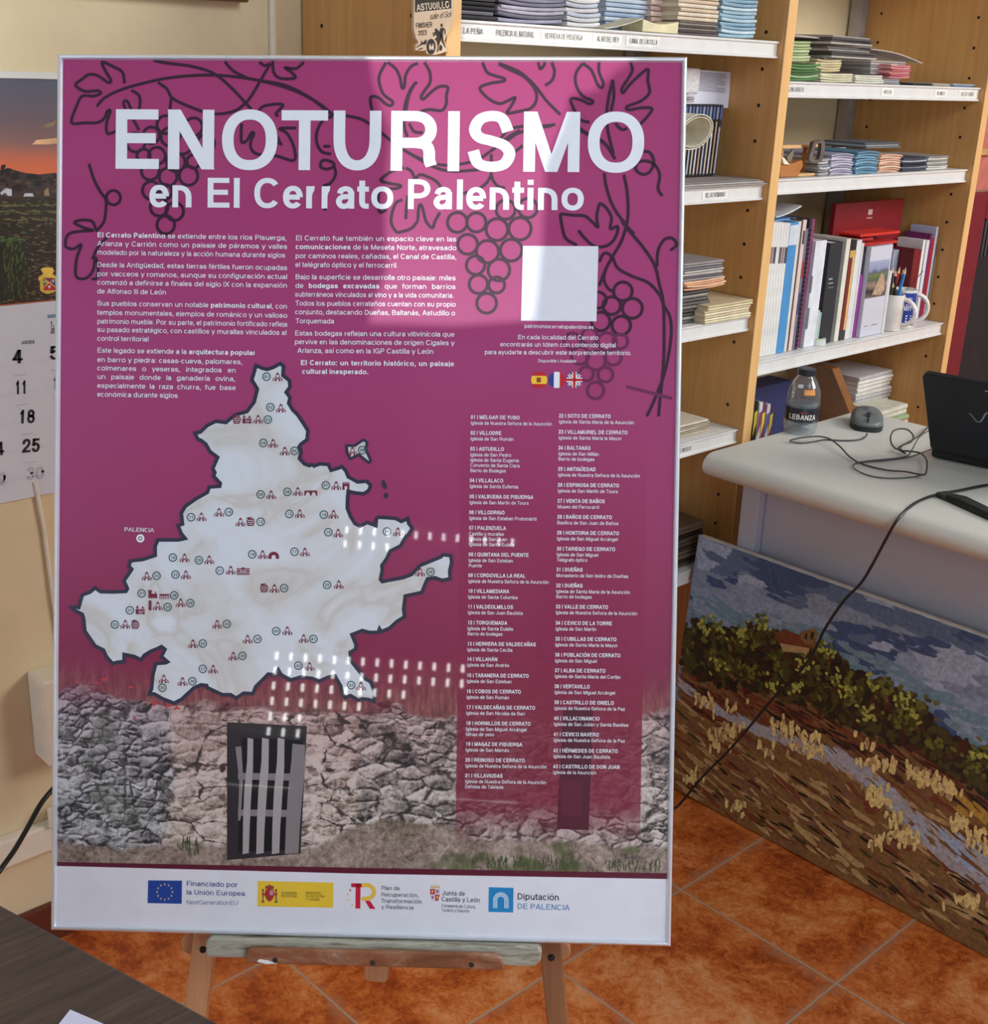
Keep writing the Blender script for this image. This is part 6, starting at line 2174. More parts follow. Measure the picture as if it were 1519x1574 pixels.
def stack(label, group, pxl, pxr, py, z0, ztop, n, cols, Y=None, bend=0.0, depth=.13, jit=.004, name='leaflet', rot=2.0):
    """a pile of single brochures; pxl / pxr: its front edge in the photo, ztop: height of the pile in metres above z0"""
    Y = Y or YS + .012
    x0, x1 = onY(pxl, py, Y).x, onY(pxr, py, Y).x
    lo, hi = (U1 + UT, U2) if (x0 + x1) / 2 < U2 + .01 else (U2 + UT, U3)
    x0, x1 = max(x0, lo + .004 + jit), min(x1, hi - .004 - jit)
    w = x1 - x0
    t = ztop / n
    for i in range(n):
        c = cols[(i * 7 + i // 3) % len(cols)] if len(cols) > 2 else cols[i % len(cols)]
        me = leaf_mesh(w, depth, t * .97, bend, c, i % 3)
        o = bpy.data.objects.new(name, me)
        COL.objects.link(o)
        o.location = ((x0 + x1) / 2 + rnd.uniform(-jit, jit), Y + rnd.uniform(0, jit), z0 + t * i + .0002)
        o.rotation_euler = (0, 0, radians(rnd.uniform(-rot, rot)))
        tag(o, label, 'leaflet' if name == 'leaflet' else name.replace('_', ' '), group)
        COUNT[0] += 1


zL1, zL2, zL3, zL4, zL5, zR1, zR2, zR3, zR4 = [Z_OF[k_] + .0005 for k_ in ('L1', 'L2', 'L3', 'L4', 'L5', 'R1', 'R2', 'R3', 'R4')]
zL1 += .001
G = 'leaflets in piles on the '
# upper left shelf
stack('dark grey leaflet in the pile nearest the wooden medal', 'dark pile beside the medal', 700, 764, 26, zL1, .070, 11, [(46, 42, 46), (80, 76, 82), (36, 34, 40), (112, 108, 116)])
stack('grey lilac leaflet in the wide pile above the second shelf label', 'wide grey pile on the upper shelf', 768, 868, 33, zL1, .064, 11, [(150, 146, 164), (128, 126, 142), (176, 172, 184), (104, 102, 114)], bend=.004)
stack('white leaflet in the narrow pile above the third shelf label', 'white pile on the upper shelf', 872, 922, 38, zL1, .075, 11, [(222, 218, 214), (206, 204, 204), (190, 196, 206)], bend=.003)
stack('pale blue leaflet in the pile behind the open yellow booklet', 'pale blue pile behind the open booklet', 930, 996, 42, zL1, .080, 11, [(168, 184, 204), (150, 168, 192), (188, 198, 210)], Y=YS + .06)
stack('pink leaflet in the pile between pale blue and cream piles', 'pink pile on the upper shelf', 1000, 1040, 47, zL1, .080, 9, [(206, 176, 166), (214, 188, 176)], Y=YS + .05)
stack('dark-edged grey leaflet under the cream pile on the upper shelf', 'grey layer under the cream pile', 1044, 1104, 53, zL1, .022, 6, [(124, 112, 106), (92, 82, 80), (156, 144, 134)])
stack('cream leaflet in the tall pile left of the light blue one', 'cream pile on the upper shelf', 1042, 1102, 53, zL1 + .0222, .062, 9, [(214, 198, 172), (222, 208, 186), (206, 186, 160)])
stack('light blue leaflet in the pile at the right end of the upper shelf', 'light blue pile at the shelf end', 1108, 1162, 58, zL1, .082, 13, [(154, 184, 198), (176, 202, 212), (136, 168, 186), (196, 214, 220)], bend=.002)
# open yellow booklet lying in front
bx0, bx1 = onY(930, 44, YS + .008).x, onY(1042, 50, YS + .008).x
bm_ = (bx0 + bx1) / 2
o = empty('open_booklet', (bm_, YS + .008, zL1), 0, 'cream booklet lying open in front of the pale blue pile', 'booklet')
for s_, h_ in ((-1, .019), (1, .019)):
    b = MB()
    nn_ = 8
    vs = []
    for i in range(nn_ + 1):
        t = i / nn_
        xx = s_ * t * (bx1 - bx0) / 2
        zt2 = h_ * (1 - t) ** 1.4 + .0015 if s_ < 0 else .019 - .006 * sin(t * pi)
        zb2 = 0.0003 if s_ > 0 else max(.0003, zt2 - .0012)
        vs += [(xx, 0, zb2), (xx, .045, zb2), (xx, .045, zt2), (xx, 0, zt2)]
    fs = [(0, 1, 2, 3), (4 * nn_ + 3, 4 * nn_ + 2, 4 * nn_ + 1, 4 * nn_)]
    for i in range(nn_):
        for j in range(4):
            fs.append((4 * i + j, 4 * i + 4 + j, 4 * i + 4 + (j + 1) % 4, 4 * i + (j + 1) % 4))
    b.add(vs, fs)
    b.build('pages' if s_ > 0 else 'cover', mat((218, 206, 164) if s_ > 0 else (224, 216, 190), .6), o)

# wooden race medal hung on the edge of the upright
MY = YF - .006
mo = onY(667, 40, MY)
medal = empty('wooden_medal', (mo.x, MY, mo.z), 0, 'shield-shaped wooden finisher medal hanging on the bookcase edge', 'medal')


def mq(x, y):
    q = onY(x, y, MY)
    return (q.x - mo.x, q.z - mo.z)


sc_ = 170 / 1519
mp = lambda X_, Y_: mq(610 + X_ * sc_, Y_ * sc_)
outl = [(245, -260), (235, 160), (235, 400), (262, 520), (300, 580), (255, 640), (255, 690), (330, 700), (400, 690), (410, 735), (470, 752), (540, 752), (600, 735), (690, 705), (690, 640), (655, 560), (680, 490), (720, 420), (752, 320), (770, 260), (785, 160), (790, -260)]
b = MB()
pp_ = [mp(*p) for p in outl]
n = len(pp_)
b.add([(p[0], 0, p[1]) for p in pp_] + [(p[0] + .0002, .005, p[1]) for p in pp_], [tuple(range(n)), tuple(range(2 * n - 1, n - 1, -1))] + [(i, n + i, n + (i + 1) % n, (i + 1) % n) for i in range(n)])
b.build('shield', [mat((214, 186, 154), .6, var=.03)], medal)
b = MB()
mpl = lambda u, v: (u, -.0004, v)


def mpoly(pts, y_=-.0003):
    b.poly([(mp(*p)[0], y_, mp(*p)[1]) for p in pts])


mpoly([(250, -30), (748, -45), (748, 115), (250, 168)])
b.build('dark_banner', mat((40, 32, 28), .7), medal)
b = MB()
write(b, 'ASTUDILLO', mp(268, 152), mp(722, 108), .0145 * .62, 0, 'b', 12, just=False, place=lambda u, v: (u, -.0008, v))
b.build('place_lettering', mat((226, 204, 176), .6), medal)
b = MB()
write(b, 'FINISHER', mp(262, 390), mp(490, 372), .0068, 0, 'm', 10, just=False, place=mpl)
write(b, '2023', mp(296, 490), mp(414, 478), .0066, 0, 'm', 10, just=False, place=mpl)
write(b, 'sale el Sol', mp(452, 270), mp(745, 232), .0078, 0, 't', 10, shear=.35, just=False, place=mpl)
write(b, 'Camino', mp(262, 20), mp(520, -8), .006, 0, 't', 10, shear=.3, just=False, place=mpl)
for pts in ([(600, 350), (608, 325), (622, 325), (630, 345), (626, 372), (610, 372)], [(600, 385), (640, 378), (668, 420), (668, 470), (655, 480), (655, 430), (640, 405), (632, 470), (640, 560), (672, 650), (662, 655), (620, 580), (600, 520), (585, 440)],
            [(520, 400), (540, 388), (560, 410), (590, 440), (610, 500), (600, 560), (570, 640), (570, 700), (545, 722), (560, 640), (545, 560), (520, 540), (555, 500), (530, 470), (515, 500), (490, 490), (520, 460), (485, 465), (490, 450), (530, 440)],
            [(335, 550), (350, 590), (400, 540), (410, 560), (400, 610), (350, 612), (262, 660), (262, 650), (330, 600)], [(272, 692), (330, 660), (372, 658), (330, 680)],
            [(600, 610), (625, 640), (618, 690), (590, 700), (578, 670), (585, 625)]):
    mpoly(pts, -.0005)
c = mp(470, 640)
r0 = abs(mp(545, 640)[0] - c[0])
b.poly([(c[0] + r0 * .82 * cos(2 * pi * i / 24), -.00055, c[1] + r0 * 1.02 * sin(2 * pi * i / 24)) for i in range(24)])
b.build('burnt_drawing', mat((44, 34, 30), .7), medal)
b = MB()
write(b, 'M', mp(436, 690), mp(508, 688), .0085, 0, 'b', 10, just=False, place=lambda u, v: (u, -.0009, v))
b.build('wheel_letter', mat((226, 204, 176), .6), medal)

# second left shelf: leaning papers, a roll and a row of magazines
Y2 = YS + .03
flat_z = zL2
for i in range(3):
    me = leaf_mesh(.40, .17, .0026, 0, ((176, 166, 160), (206, 200, 196), (150, 140, 136))[i], i)
    o = bpy.data.objects.new('flat_paper', me)
    COL.objects.link(o)
    o.location = (U2 - .202 - .004 * i, YS - .012 + .006 * i, flat_z + .003 * i)
    tag(o, 'large flat paper under the row of striped magazines, sticking out over the shelf', 'paper', 'flat papers under the magazines')
base = flat_z + .0105
Ym = YS + .075
for i in range(11):
    px = 1042 + i * 5.3
    X0 = onY(px, 269, Ym).x
    ht = .128
    b = MB()
    b.box((0, 0, 0), (.0082, .16, ht))
    o = empty('striped_magazine', (X0, Ym, base + .0002), 0, 'dark magazine standing in the row behind the paper roll', 'magazine', 'row of dark magazines behind the paper roll')
    o.rotation_euler = (0, radians(3), 0)
    b.build('cover', mat(((30, 30, 36), (40, 42, 60), (26, 24, 28))[i % 3], .4), o)
    b = MB()
    b.box((.0022, -.0004, .004), (.0060, 0, ht - .03 - .01 * (i % 3)))
    b.build('spine_stripe', mat(((206, 202, 206), (190, 150, 120), (176, 178, 188), (204, 184, 160))[i % 4], .5), o)
    b = MB()
    b.box((.001, -.0004, ht - .026), (.0072, 0, ht - .004))
    b.build('spine_title', mat(((70, 86, 140), (120, 130, 150))[i % 2], .5), o)
X0 = onY(1056, 170, Ym - .012).x
for i in range(3):
    me = leaf_mesh(.13, .018, .004, 0, ((188, 180, 178), (160, 152, 152), (206, 202, 204))[i], i)
    o = bpy.data.objects.new('flat_paper', me)
    COL.objects.link(o)
    o.location = (X0 - .03, Ym - .0, base + .131 + .0045 * i)
    o.rotation_euler = (0, 0, 0)
    tag(o, 'grey paper lying across the top of the striped magazines', 'paper', 'papers on top of the magazines')
P = onY(1066, 150, YS + .075)
b = MB()
b.box((-.14, .0, 0), (.016, .018, .044))
o = b.build('paper_block', mat((206, 202, 204), .6, var=.08, scale=120), None, bevel=.004)
o.location = (P.x, Ym, base + .146)
tag(o, 'grey block of papers on top of the magazine row', 'papers')
# text sheet leaning on the divider
A, B_ = onY(1052, 162, YS + .096), onY(1119, 166, YS + .096)
C_, D_ = onY(1056, 106, YS + .100), onY(1125, 111, YS + .100)
sh = empty('printed_text_sheet', B_, 0, 'white printed text sheet leaning behind the magazines', 'sheet')
b = MB()
q4 = [A - B_, Vector((0, 0, 0)), D_ - B_, C_ - B_]
b.add([tuple(p) for p in q4] + [tuple(p + Vector((.001, .003, 0))) for p in q4], [(0, 1, 2, 3), (7, 6, 5, 4), (0, 4, 5, 1), (1, 5, 6, 2), (2, 6, 7, 3), (3, 7, 4, 0)])
b.build('sheet', mat((214, 214, 226), .6, var=.01), sh)
b = MB()
eu, ev = (q4[1] - q4[0]), (q4[3] - q4[0])
for i in range(11):
    f = .93 - i * .05
    l0, l1 = .12 + rnd.uniform(0, .05), .90 - (rnd.uniform(0, .2) if i % 4 == 3 else 0)
    p0, p1 = q4[0] + eu * l0 + ev * f, q4[0] + eu * l1 + ev * f
    off = Vector((0, -.0006, .0002))
    b.add([p0 + off, p1 + off, p1 + off + ev * .018, p0 + off + ev * .018], [(0, 1, 2, 3)])
b.build('text_lines', mat((112, 112, 128), .6), sh)
# paper roll
R0 = onY(1070, 203, YS + .004)
R1 = R0 + Vector((.03, .16, .0))
ax = (R1 - R0).normalized()
sd = Vector((0, 0, 1)).cross(ax).normalized()
roll = empty('paper_roll', R0, 0, 'loosely rolled cream poster lying across the magazines', 'paper roll')
for kk_, (rx, rz, th_) in enumerate(((.041, .028, .0015), (.036, .024, .0012))):
    b = MB()
    N_ = 28
    prof = []
    vs = []
    for e_ in (0, .066):
        for s2 in (1, 0):
            for i in range(N_):
                a = 2 * pi * i / N_
                tl_ = radians(22)
                px_, pz_ = (rx - (0 if s2 else th_)) * cos(a), (rz - (0 if s2 else th_)) * sin(a)
                px_, pz_ = px_ * cos(tl_) - pz_ * sin(tl_), px_ * sin(tl_) + pz_ * cos(tl_)
                vs.append(tuple(ax * e_ + sd * -px_ + Vector((0, 0, 1)) * pz_))
    fs = []
    for i in range(N_):
        j = (i + 1) % N_
        fs += [(i, j, 2 * N_ + j, 2 * N_ + i), (N_ + i, 3 * N_ + i, 3 * N_ + j, N_ + j), (i, N_ + i, N_ + j, j)]
    b.add(vs, fs)
    b.build('outer_sheet' if kk_ == 0 else 'inner_sheet', mat((222, 216, 196), .6), roll, smooth=True)

# third left shelf
stack('dark grey leaflet at the bottom of the left pile on the third shelf', 'dark lower pile on the third shelf', 1044, 1086, 508, zL3, .060, 9, [(84, 80, 76), (120, 114, 104), (56, 52, 52), (150, 144, 132)])
stack('peach leaflet in the middle of the pile on the third shelf', 'peach layer on the third shelf', 1054, 1114, 452, zL3 + .0605, .018, 4, [(214, 160, 124), (226, 184, 150)], bend=.003)
stack('grey leaflet at the top of the pile on the third shelf', 'grey upper layer on the third shelf', 1050, 1110, 440, zL3 + .0790, .034, 7, [(150, 142, 142), (112, 108, 112), (186, 178, 172), (92, 90, 96)])
stack('cream leaflet in the low pile jutting over the third shelf', 'cream pile on the third shelf', 1086, 1163, 496, zL3, .034, 7, [(220, 208, 168), (230, 222, 196), (206, 186, 150)], Y=YS - .012)
stack('magazine lying flat on the fourth shelf beside the desk', 'magazines on the fourth shelf', 1030, 1090, 668, zL4, .026, 5, [(190, 172, 140), (150, 136, 116), (206, 196, 176)], Y=YS + .02, name='magazine')
stack('old brown-edged magazine in the pile on the lowest visible shelf', 'dark pile behind the poster edge', 1030, 1078, 868, zL5, .088, 10, [(96, 82, 66), (64, 56, 50), (120, 104, 84), (44, 40, 38)], name='magazine')

# upper right shelf
Yb = YS + .014
stack('dark green leaflet at the foot of the pile by the divider', 'green pile by the divider', 1206, 1259, 128, zR1, .030, 6, [(86, 128, 72), (106, 150, 92), (72, 108, 60), (160, 184, 140)], bend=.004)
stack('pale green leaflet in the upper pile by the divider', 'pale green pile by the divider', 1200, 1244, 104, zR1 + .0345, .036, 7, [(178, 196, 146), (196, 208, 166), (160, 178, 128)], bend=.002)
stack('cream leaflet in the low pile right of the green one', 'cream pile on the upper right shelf', 1262, 1312, 129, zR1, .016, 4, [(214, 206, 172), (224, 216, 190)], bend=.002)
stack('buff leaflet in the upper pile right of the green one', 'buff pile on the upper right shelf', 1256, 1294, 112, zR1 + .0185, .022, 5, [(206, 190, 148), (220, 208, 170)], bend=.002)
stack('white leaflet in the low pile at the middle of the upper right shelf', 'white pile on the upper right shelf', 1314, 1356, 131, zR1, .016, 4, [(226, 222, 204), (214, 210, 196)], bend=.001)
stack('grey leaflet in the heap on top of the buff and white piles', 'grey heap on the upper right shelf', 1276, 1344, 104, zR1 + .0415, .046, 11, [(120, 112, 108), (164, 156, 150), (88, 82, 82), (190, 184, 174)], Y=YS + .03, rot=7, jit=.010)
stack('grey-white leaflet in the pile under the curved card', 'grey pile under the curved card', 1338, 1392, 112, zR1 + .018, .028, 6, [(168, 160, 156), (146, 138, 136), (190, 180, 174)], Y=YS + .04)
stack('small grey leaflet under the pink pile', 'grey layer under the pink pile', 1358, 1384, 132, zR1, .011, 3, [(150, 148, 150), (180, 178, 178)])
stack('pink leaflet in the stubby pile on the upper right shelf', 'pink pile on the upper right shelf', 1368, 1399, 130, zR1 + .0115, .026, 6, [(206, 128, 130), (190, 106, 112), (222, 156, 154)], bend=.002)
stack('black leaflet lying flat right of the pink pile', 'black leaflets right of the pink pile', 1402, 1434, 133, zR1, .005, 2, [(48, 44, 44), (90, 84, 82)], rot=8)
stack('beige leaflet lying flat near the end of the upper right shelf', 'beige leaflets near the shelf end', 1436, 1462, 134, zR1, .005, 2, [(190, 178, 160), (206, 196, 180)], rot=8)
stack('blue leaflet lying flat at the end of the upper right shelf', 'blue leaflets at the shelf end', 1468, 1498, 135, zR1, .006, 2, [(110, 140, 176), (190, 194, 198)], rot=10, jit=.002)
# big curved card on top
A, B_ = onY(1336, 76, YS + .05), onY(1418, 98, YS + .05)
b = MB()
nn_ = 10
vs = []
for i in range(nn_ + 1):
    t = i / nn_
    P = A.lerp(B_, t) + Vector((0, 0, .006 * sin(t * pi)))
    for yy, dz_ in ((0, 0), (.15, .008)):
        vs.append((P.x, P.y + yy, P.z + dz_))
        vs.append((P.x, P.y + yy, P.z + dz_ + .0014))
fs = [(0, 1, 3, 2), (4 * nn_, 4 * nn_ + 2, 4 * nn_ + 3, 4 * nn_ + 1)]
for i in range(nn_):
    o4, p4 = 4 * i, 4 * i + 4
    fs += [(o4, p4, p4 + 1, o4 + 1), (o4 + 1, p4 + 1, p4 + 3, o4 + 3), (o4 + 3, p4 + 3, p4 + 2, o4 + 2), (o4 + 2, p4 + 2, p4, o4)]
b.add(vs, fs)
tag(b.build('curved_card', mat((206, 192, 186), .55)), 'pale curved card sliding off the pile on the upper right shelf', 'card')
A = onY(1222, 56, YS + .06)
B_ = onY(1338, 76, YS + .06)
b = MB()
vs = []
for i in range(nn_ + 1):
    t = i / nn_
    P = A.lerp(B_, t) + Vector((0, 0, .004 * sin(t * pi)))
    for yy in (0, .16):
        vs.append((P.x, P.y + yy, P.z))
        vs.append((P.x, P.y + yy, P.z + .003))
b.add(vs, fs)
tag(b.build('grey_folder', mat((176, 166, 156), .6)), 'limp grey folder lying on top of the leaflets by the divider', 'folder')

# wooden desk ornament (model press) with an iron ring
Yo = YS + .018
def oq(x, y, Y=None):
    sc2 = 120 / 1519
    q = onY(1180 + x * sc2, 180 + y * sc2, Y or Yo)
    return q


m_orn = wood('stained_wood', (150, 88, 38), (186, 120, 60), (8, 30, 30), .5)
m_orn_l = wood('light_wood', (206, 158, 100), (226, 184, 130), (8, 30, 30), .5)
og = oq(430, 1200)
orn = empty('wooden_ornament', (og.x, Yo, zR2), 0, 'small wooden press model with an iron ring, by the divider on the right shelf', 'ornament')
OL = (-og.x, -Yo, -zR2)


def oblock(x0, y0, x1, y1, d0, d1, m, name):
    a, c = oq(x0, y1), oq(x1, y0)
    b = MB()
    zmin = max(a.z, zR2 + .0003)
    b.box((a.x, Yo + d0, zmin), (c.x, Yo + d1, c.z))
    b.build(name, m, orn, loc=OL, bevel=.0015)


b = MB()
pts = [oq(*p) for p in ((250, 940), (290, 900), (520, 900), (690, 830), (700, 960), (640, 1060), (600, 1190), (420, 1215), (250, 1225), (240, 1100))]
n = len(pts)
b.add([(p.x, Yo, max(p.z, zR2 + .0003)) for p in pts] + [(p.x, Yo + .05, max(p.z, zR2 + .0003)) for p in pts], [tuple(range(n)), tuple(range(2 * n - 1, n - 1, -1))] + [(i, n + i, n + (i + 1) % n, (i + 1) % n) for i in range(n)])
b.build('trough', m_orn, orn, loc=OL, bevel=.002)
oblock(600, 1090, 1000, 1170, .002, .045, m_orn_l, 'sill')
oblock(405, 610, 455, 900, .015, .025, m_orn_l, 'post')
oblock(890, 560, 950, 1092, .02, .03, m_orn, 'post')
oblock(345, 545, 720, 625, .006, .034, m_orn_l, 'lintel')
oblock(880, 540, 1130, 600, .012, .03, m_orn_l, 'lintel')
b = MB()
pts = [oq(*p) for p in ((240, 760), (300, 800), (400, 920), (290, 915))]
b.add([(p.x, Yo - .004, p.z) for p in pts] + [(p.x, Yo + .006, p.z) for p in pts], [(0, 1, 2, 3), (7, 6, 5, 4), (0, 4, 5, 1), (1, 5, 6, 2), (2, 6, 7, 3), (3, 7, 4, 0)])
b.build('wedge', mat((232, 224, 200), .6), orn, loc=OL)
b = MB()
ringp = [oq(*p) for p in ((880, 480), (960, 470), (990, 520), (970, 700), (930, 830), (870, 850), (790, 840), (745, 780), (790, 610), (820, 500))]
vs = [(p.x, p.z) for p in ringp]
cx_ = sum(v[0] for v in vs) / len(vs)
cz_ = sum(v[1] for v in vs) / len(vs)
pl2 = [tuple(p) for p in cr(vs, 4, True)]
n = len(pl2)
vv = []
for s2, yy in ((1.28, -.012), (.72, -.012), (.72, -.004), (1.28, -.004)):
    for p in pl2:
        vv.append((cx_ + (p[0] - cx_) * (s2 if s2 > 1 else .62), Yo + yy, cz_ + (p[1] - cz_) * (1.13 if s2 > 1 else .84)))
fs = []
for j in range(4):
    for i in range(n):
        fs.append((j * n + i, j * n + (i + 1) % n, ((j + 1) % 4) * n + (i + 1) % n, ((j + 1) % 4) * n + i))
b.add(vv, fs)
b.build('iron_ring', mat((108, 98, 90), .5, .4, var=.12), orn, loc=OL, smooth=True)
b = MB()
pts = [oq(*p) for p in ((480, 790), (600, 640), (620, 660), (600, 760), (560, 880), (500, 880))]
b.add([(p.x, Yo + .012, p.z) for p in pts] + [(p.x, Yo + .016, p.z) for p in pts], [tuple(range(6)), tuple(range(11, 5, -1))] + [(i, 6 + i, 6 + (i + 1) % 6, (i + 1) % 6) for i in range(6)])
b.build('blade', mat((140, 134, 112), .4, .4), orn, loc=OL)

# second right shelf
stack('grey leaflet in the small pile beside the wooden ornament', 'small grey pile beside the ornament', 1258, 1273, 272, zR2, .032, 6, [(170, 168, 168), (140, 140, 142), (196, 194, 192)], bend=.002, rot=1)
stack('lilac leaflet in the pile left of the blue one', 'lilac pile on the second right shelf', 1277, 1310, 270, zR2, .043, 9, [(178, 172, 188), (156, 152, 170), (196, 192, 204)], bend=-.003, rot=1)
stack('steel blue leaflet in the pile between lilac and peach', 'blue pile on the second right shelf', 1315, 1348, 267, zR2, .046, 9, [(104, 146, 170), (88, 128, 154), (130, 166, 186)], bend=-.003, rot=1)
stack('peach leaflet in the pile right of the blue one', 'peach pile on the second right shelf', 1352, 1384, 264, zR2, .038, 8, [(214, 172, 146), (200, 156, 130), (226, 192, 168)], bend=-.003, rot=1)
stack('slim grey brochure lying on top of the peach pile', 'grey brochures on the peach pile', 1330, 1384, 236, zR2 + .0480, .012, 3, [(120, 122, 126), (160, 160, 160), (96, 98, 102)], Y=YS + .03, rot=3, depth=.10)
stack('navy leaflet in the pile near the end of the second right shelf', 'navy pile on the second right shelf', 1388, 1424, 262, zR2, .027, 6, [(66, 66, 84), (170, 172, 180), (44, 44, 54), (140, 146, 158)], rot=2, bend=.001)
stack('white leaflet in the pile at the end of the second right shelf', 'white pile at the end of the second right shelf', 1427, 1457, 259, zR2, .029, 7, [(222, 218, 210), (206, 200, 192), (150, 144, 140)], rot=1, bend=.001)
A = onY(1200, 238, YB - .10)
for (xa, ya, xb, yb, h_, c, lab_) in ((1204, 235, 1240, 236, .05, (166, 156, 152), 'grey crumpled card behind the wooden ornament'), (1262, 236, 1300, 238, .030, (196, 190, 186), 'white card propped behind the lilac pile')):
    A, B_ = onY(xa, ya, YB - .12), onY(xb, yb, YB - .12)
    b = MB()
    b.box((A.x, A.y, zR2 + .0004), (B_.x, A.y + .004, A.z + h_ * .4))
    tag(b.build('propped_card', mat(c, .6), bevel=.0008), lab_, 'card')

# third right shelf: books ---------------------------------------------------------
ZB = zR3


def zat(x, y, Y):
    return onY(x, y, Y).z


ROWX = [U2 + UT + .001]


def book(label, xl, xr, yb, xt, yt, c, Y=None, depth=.19, group=None, pages=True, name='book', page_c=(226, 222, 212), dtl=None, cat='book', row=True, by_top=False):
    """upright volume, spine to the front; base from xl to xr at height yb in the photo, left top corner at (xt, yt)"""
    Y = Y or YS + .022
    x0, x1 = (onY(xt, yt, Y).x, onY(xt + xr - xl, yt, Y).x) if by_top else (onY(xl, yb, Y).x, onY(xr, yb, Y).x)
    w = (x1 - x0) * .97
    hgt = onY(xt, yt, Y).z - ZB
    if row:
        x0 = max(x0, ROWX[0] + .0004)
        x0 = min(x0, U3 - w - .001)
        ROWX[0] = x0 + w
    o = empty(name, (x0, Y, ZB + .0003), 0, label, cat, group)
    m = mat(c, .45, var=.05)
    t = min(.0014, w * .2)
    if pages and w > .004:
        b = MB()
        b.box((0, 0, 0), (t, depth, hgt))
        b.box((w - t, 0, 0), (w, depth, hgt))
        b.box((t, 0, 0), (w - t, t, hgt))
        b.build('cover', m, o, bevel=.0004)
        b = MB()
        b.box((t * 1.02, t * 1.05, .0015), (w - t * 1.02, depth - .003, hgt - .003))
        b.build('pages', mat(page_c, .8, var=.08, scale=200), o)
    else:
        b = MB()
        b.box((0, 0, 0), (w, depth, hgt))
        b.build('cover', m, o, bevel=.0004)
    for (za, zb2, fx0, fx1, cc) in (dtl or ()):
        b = MB()
        b.box((w * fx0, -.0006, hgt * za), (w * fx1, -.0001, hgt * zb2))
        b.build('spine_mark', mat(cc, .5), o)
    return o


for i in range(6):
    xx = 1166 + i * 4.1
    book('white booklet with a small picture band, in the row nearest the divider', xx, xx + 4.1, 558 - i * .8, xx + 21.5, 342 + i * .3, (224, 222, 218), group='white booklets by the divider', name='booklet', cat='booklet',
         dtl=[(.70, .82, .12, .88, ((150, 120, 120), (70, 66, 74), (176, 150, 140), (96, 84, 88))[i % 4])] if i not in (2,) else None)
book('tall bright blue book standing right of the white booklets', 1190.6, 1203, 553, 1210, 343, (72, 142, 198), dtl=[(.83, .98, .02, .98, (206, 214, 224))])
book('thin white volume right of the blue book', 1204, 1208, 549, 1227, 341, (216, 212, 206))
book('thin dark brown volume beside the pale pink one', 1208.2, 1210.5, 549, 1229, 338, (92, 76, 66), pages=False)
book('pale pink thin book next to the spiral-bound one', 1210.7, 1216, 548, 1231, 339, (222, 198, 190), dtl=[(.82, .92, .3, .8, (60, 54, 58))])
book('thin volume with a blue and red photo spine', 1216.2, 1220, 546, 1239, 352, (120, 112, 134), dtl=[(.60, .74, .1, .9, (150, 60, 60)), (.3, .48, .1, .9, (60, 70, 110))])
sp = book('black comb-bound report left of the thick white one', 1220.3, 1224.5, 543, 1243, 337, (40, 38, 46), pages=False)
b = MB()
for i in range(26):
    zz2 = .01 + i * .0095
    b.tube([(.0035 + .003 * cos(a), -.002 + .0030 * sin(a), zz2) for a in [2 * pi * j / 8 for j in range(9)]], .0009, 5, cap=False)
b.build('comb_binding', mat((24, 24, 28), .4), sp)
book('plum thin book showing its top behind the comb-bound report', 1224.8, 1229, 540, 1249, 337, (140, 62, 104), Y=YS + .03)
book('thick plain white binder leaning left of the black book', 1229, 1246, 541, 1246, 372, (220, 222, 228), dtl=[(.52, .68, -.02, .1, (120, 120, 126)), (.18, .38, .0, .16, (110, 108, 116))])
book('small grey booklet at the foot of the black book', 1248, 1251, 530, 1257, 478, (196, 200, 198), pages=False)
book('teal edged card beside the black book', 1251.5, 1254, 528, 1255, 482, (150, 190, 190), pages=False)
book('thick black book with silver lettering right of the white binder', 1255, 1274, 524, 1268, 375, (44, 44, 48), dtl=[(.60, .61, .2, .6, (170, 170, 170)), (.64, .655, .2, .5, (170, 170, 170)), (.56, .565, .25, .65, (150, 150, 150))])
book('tall off-white book right of the black one', 1282, 1288.5, 523, 1283, 370, (222, 218, 204), depth=.105)
book('brown and yellow spined book with black ends', 1289.5, 1297.5, 521, 1290, 372, (118, 42, 36), depth=.105, dtl=[(.90, 1, .0, 1, (30, 28, 30)), (.83, .90, 0, 1, (206, 160, 84)), (.10, .83, .62, 1, (222, 180, 110)), (0, .10, 0, 1, (52, 52, 56))])
book('white book right of the brown and yellow one', 1298.5, 1306, 519, 1298, 372, (220, 220, 218), depth=.105)
book('short white book with grey top, left of the purple one', 1306.3, 1310, 517, 1309, 376, (206, 206, 214), depth=.105)
book('short purple plastic folder beside the face-out brochure', 1311, 1317, 514, 1315, 424, (140, 60, 140), pages=False, depth=.11)
book('narrow violet booklet beside the purple folder', 1317.5, 1320, 512, 1322, 425, (120, 110, 150), pages=False, depth=.11, dtl=[(0, .18, 0, 1, (130, 196, 206))])
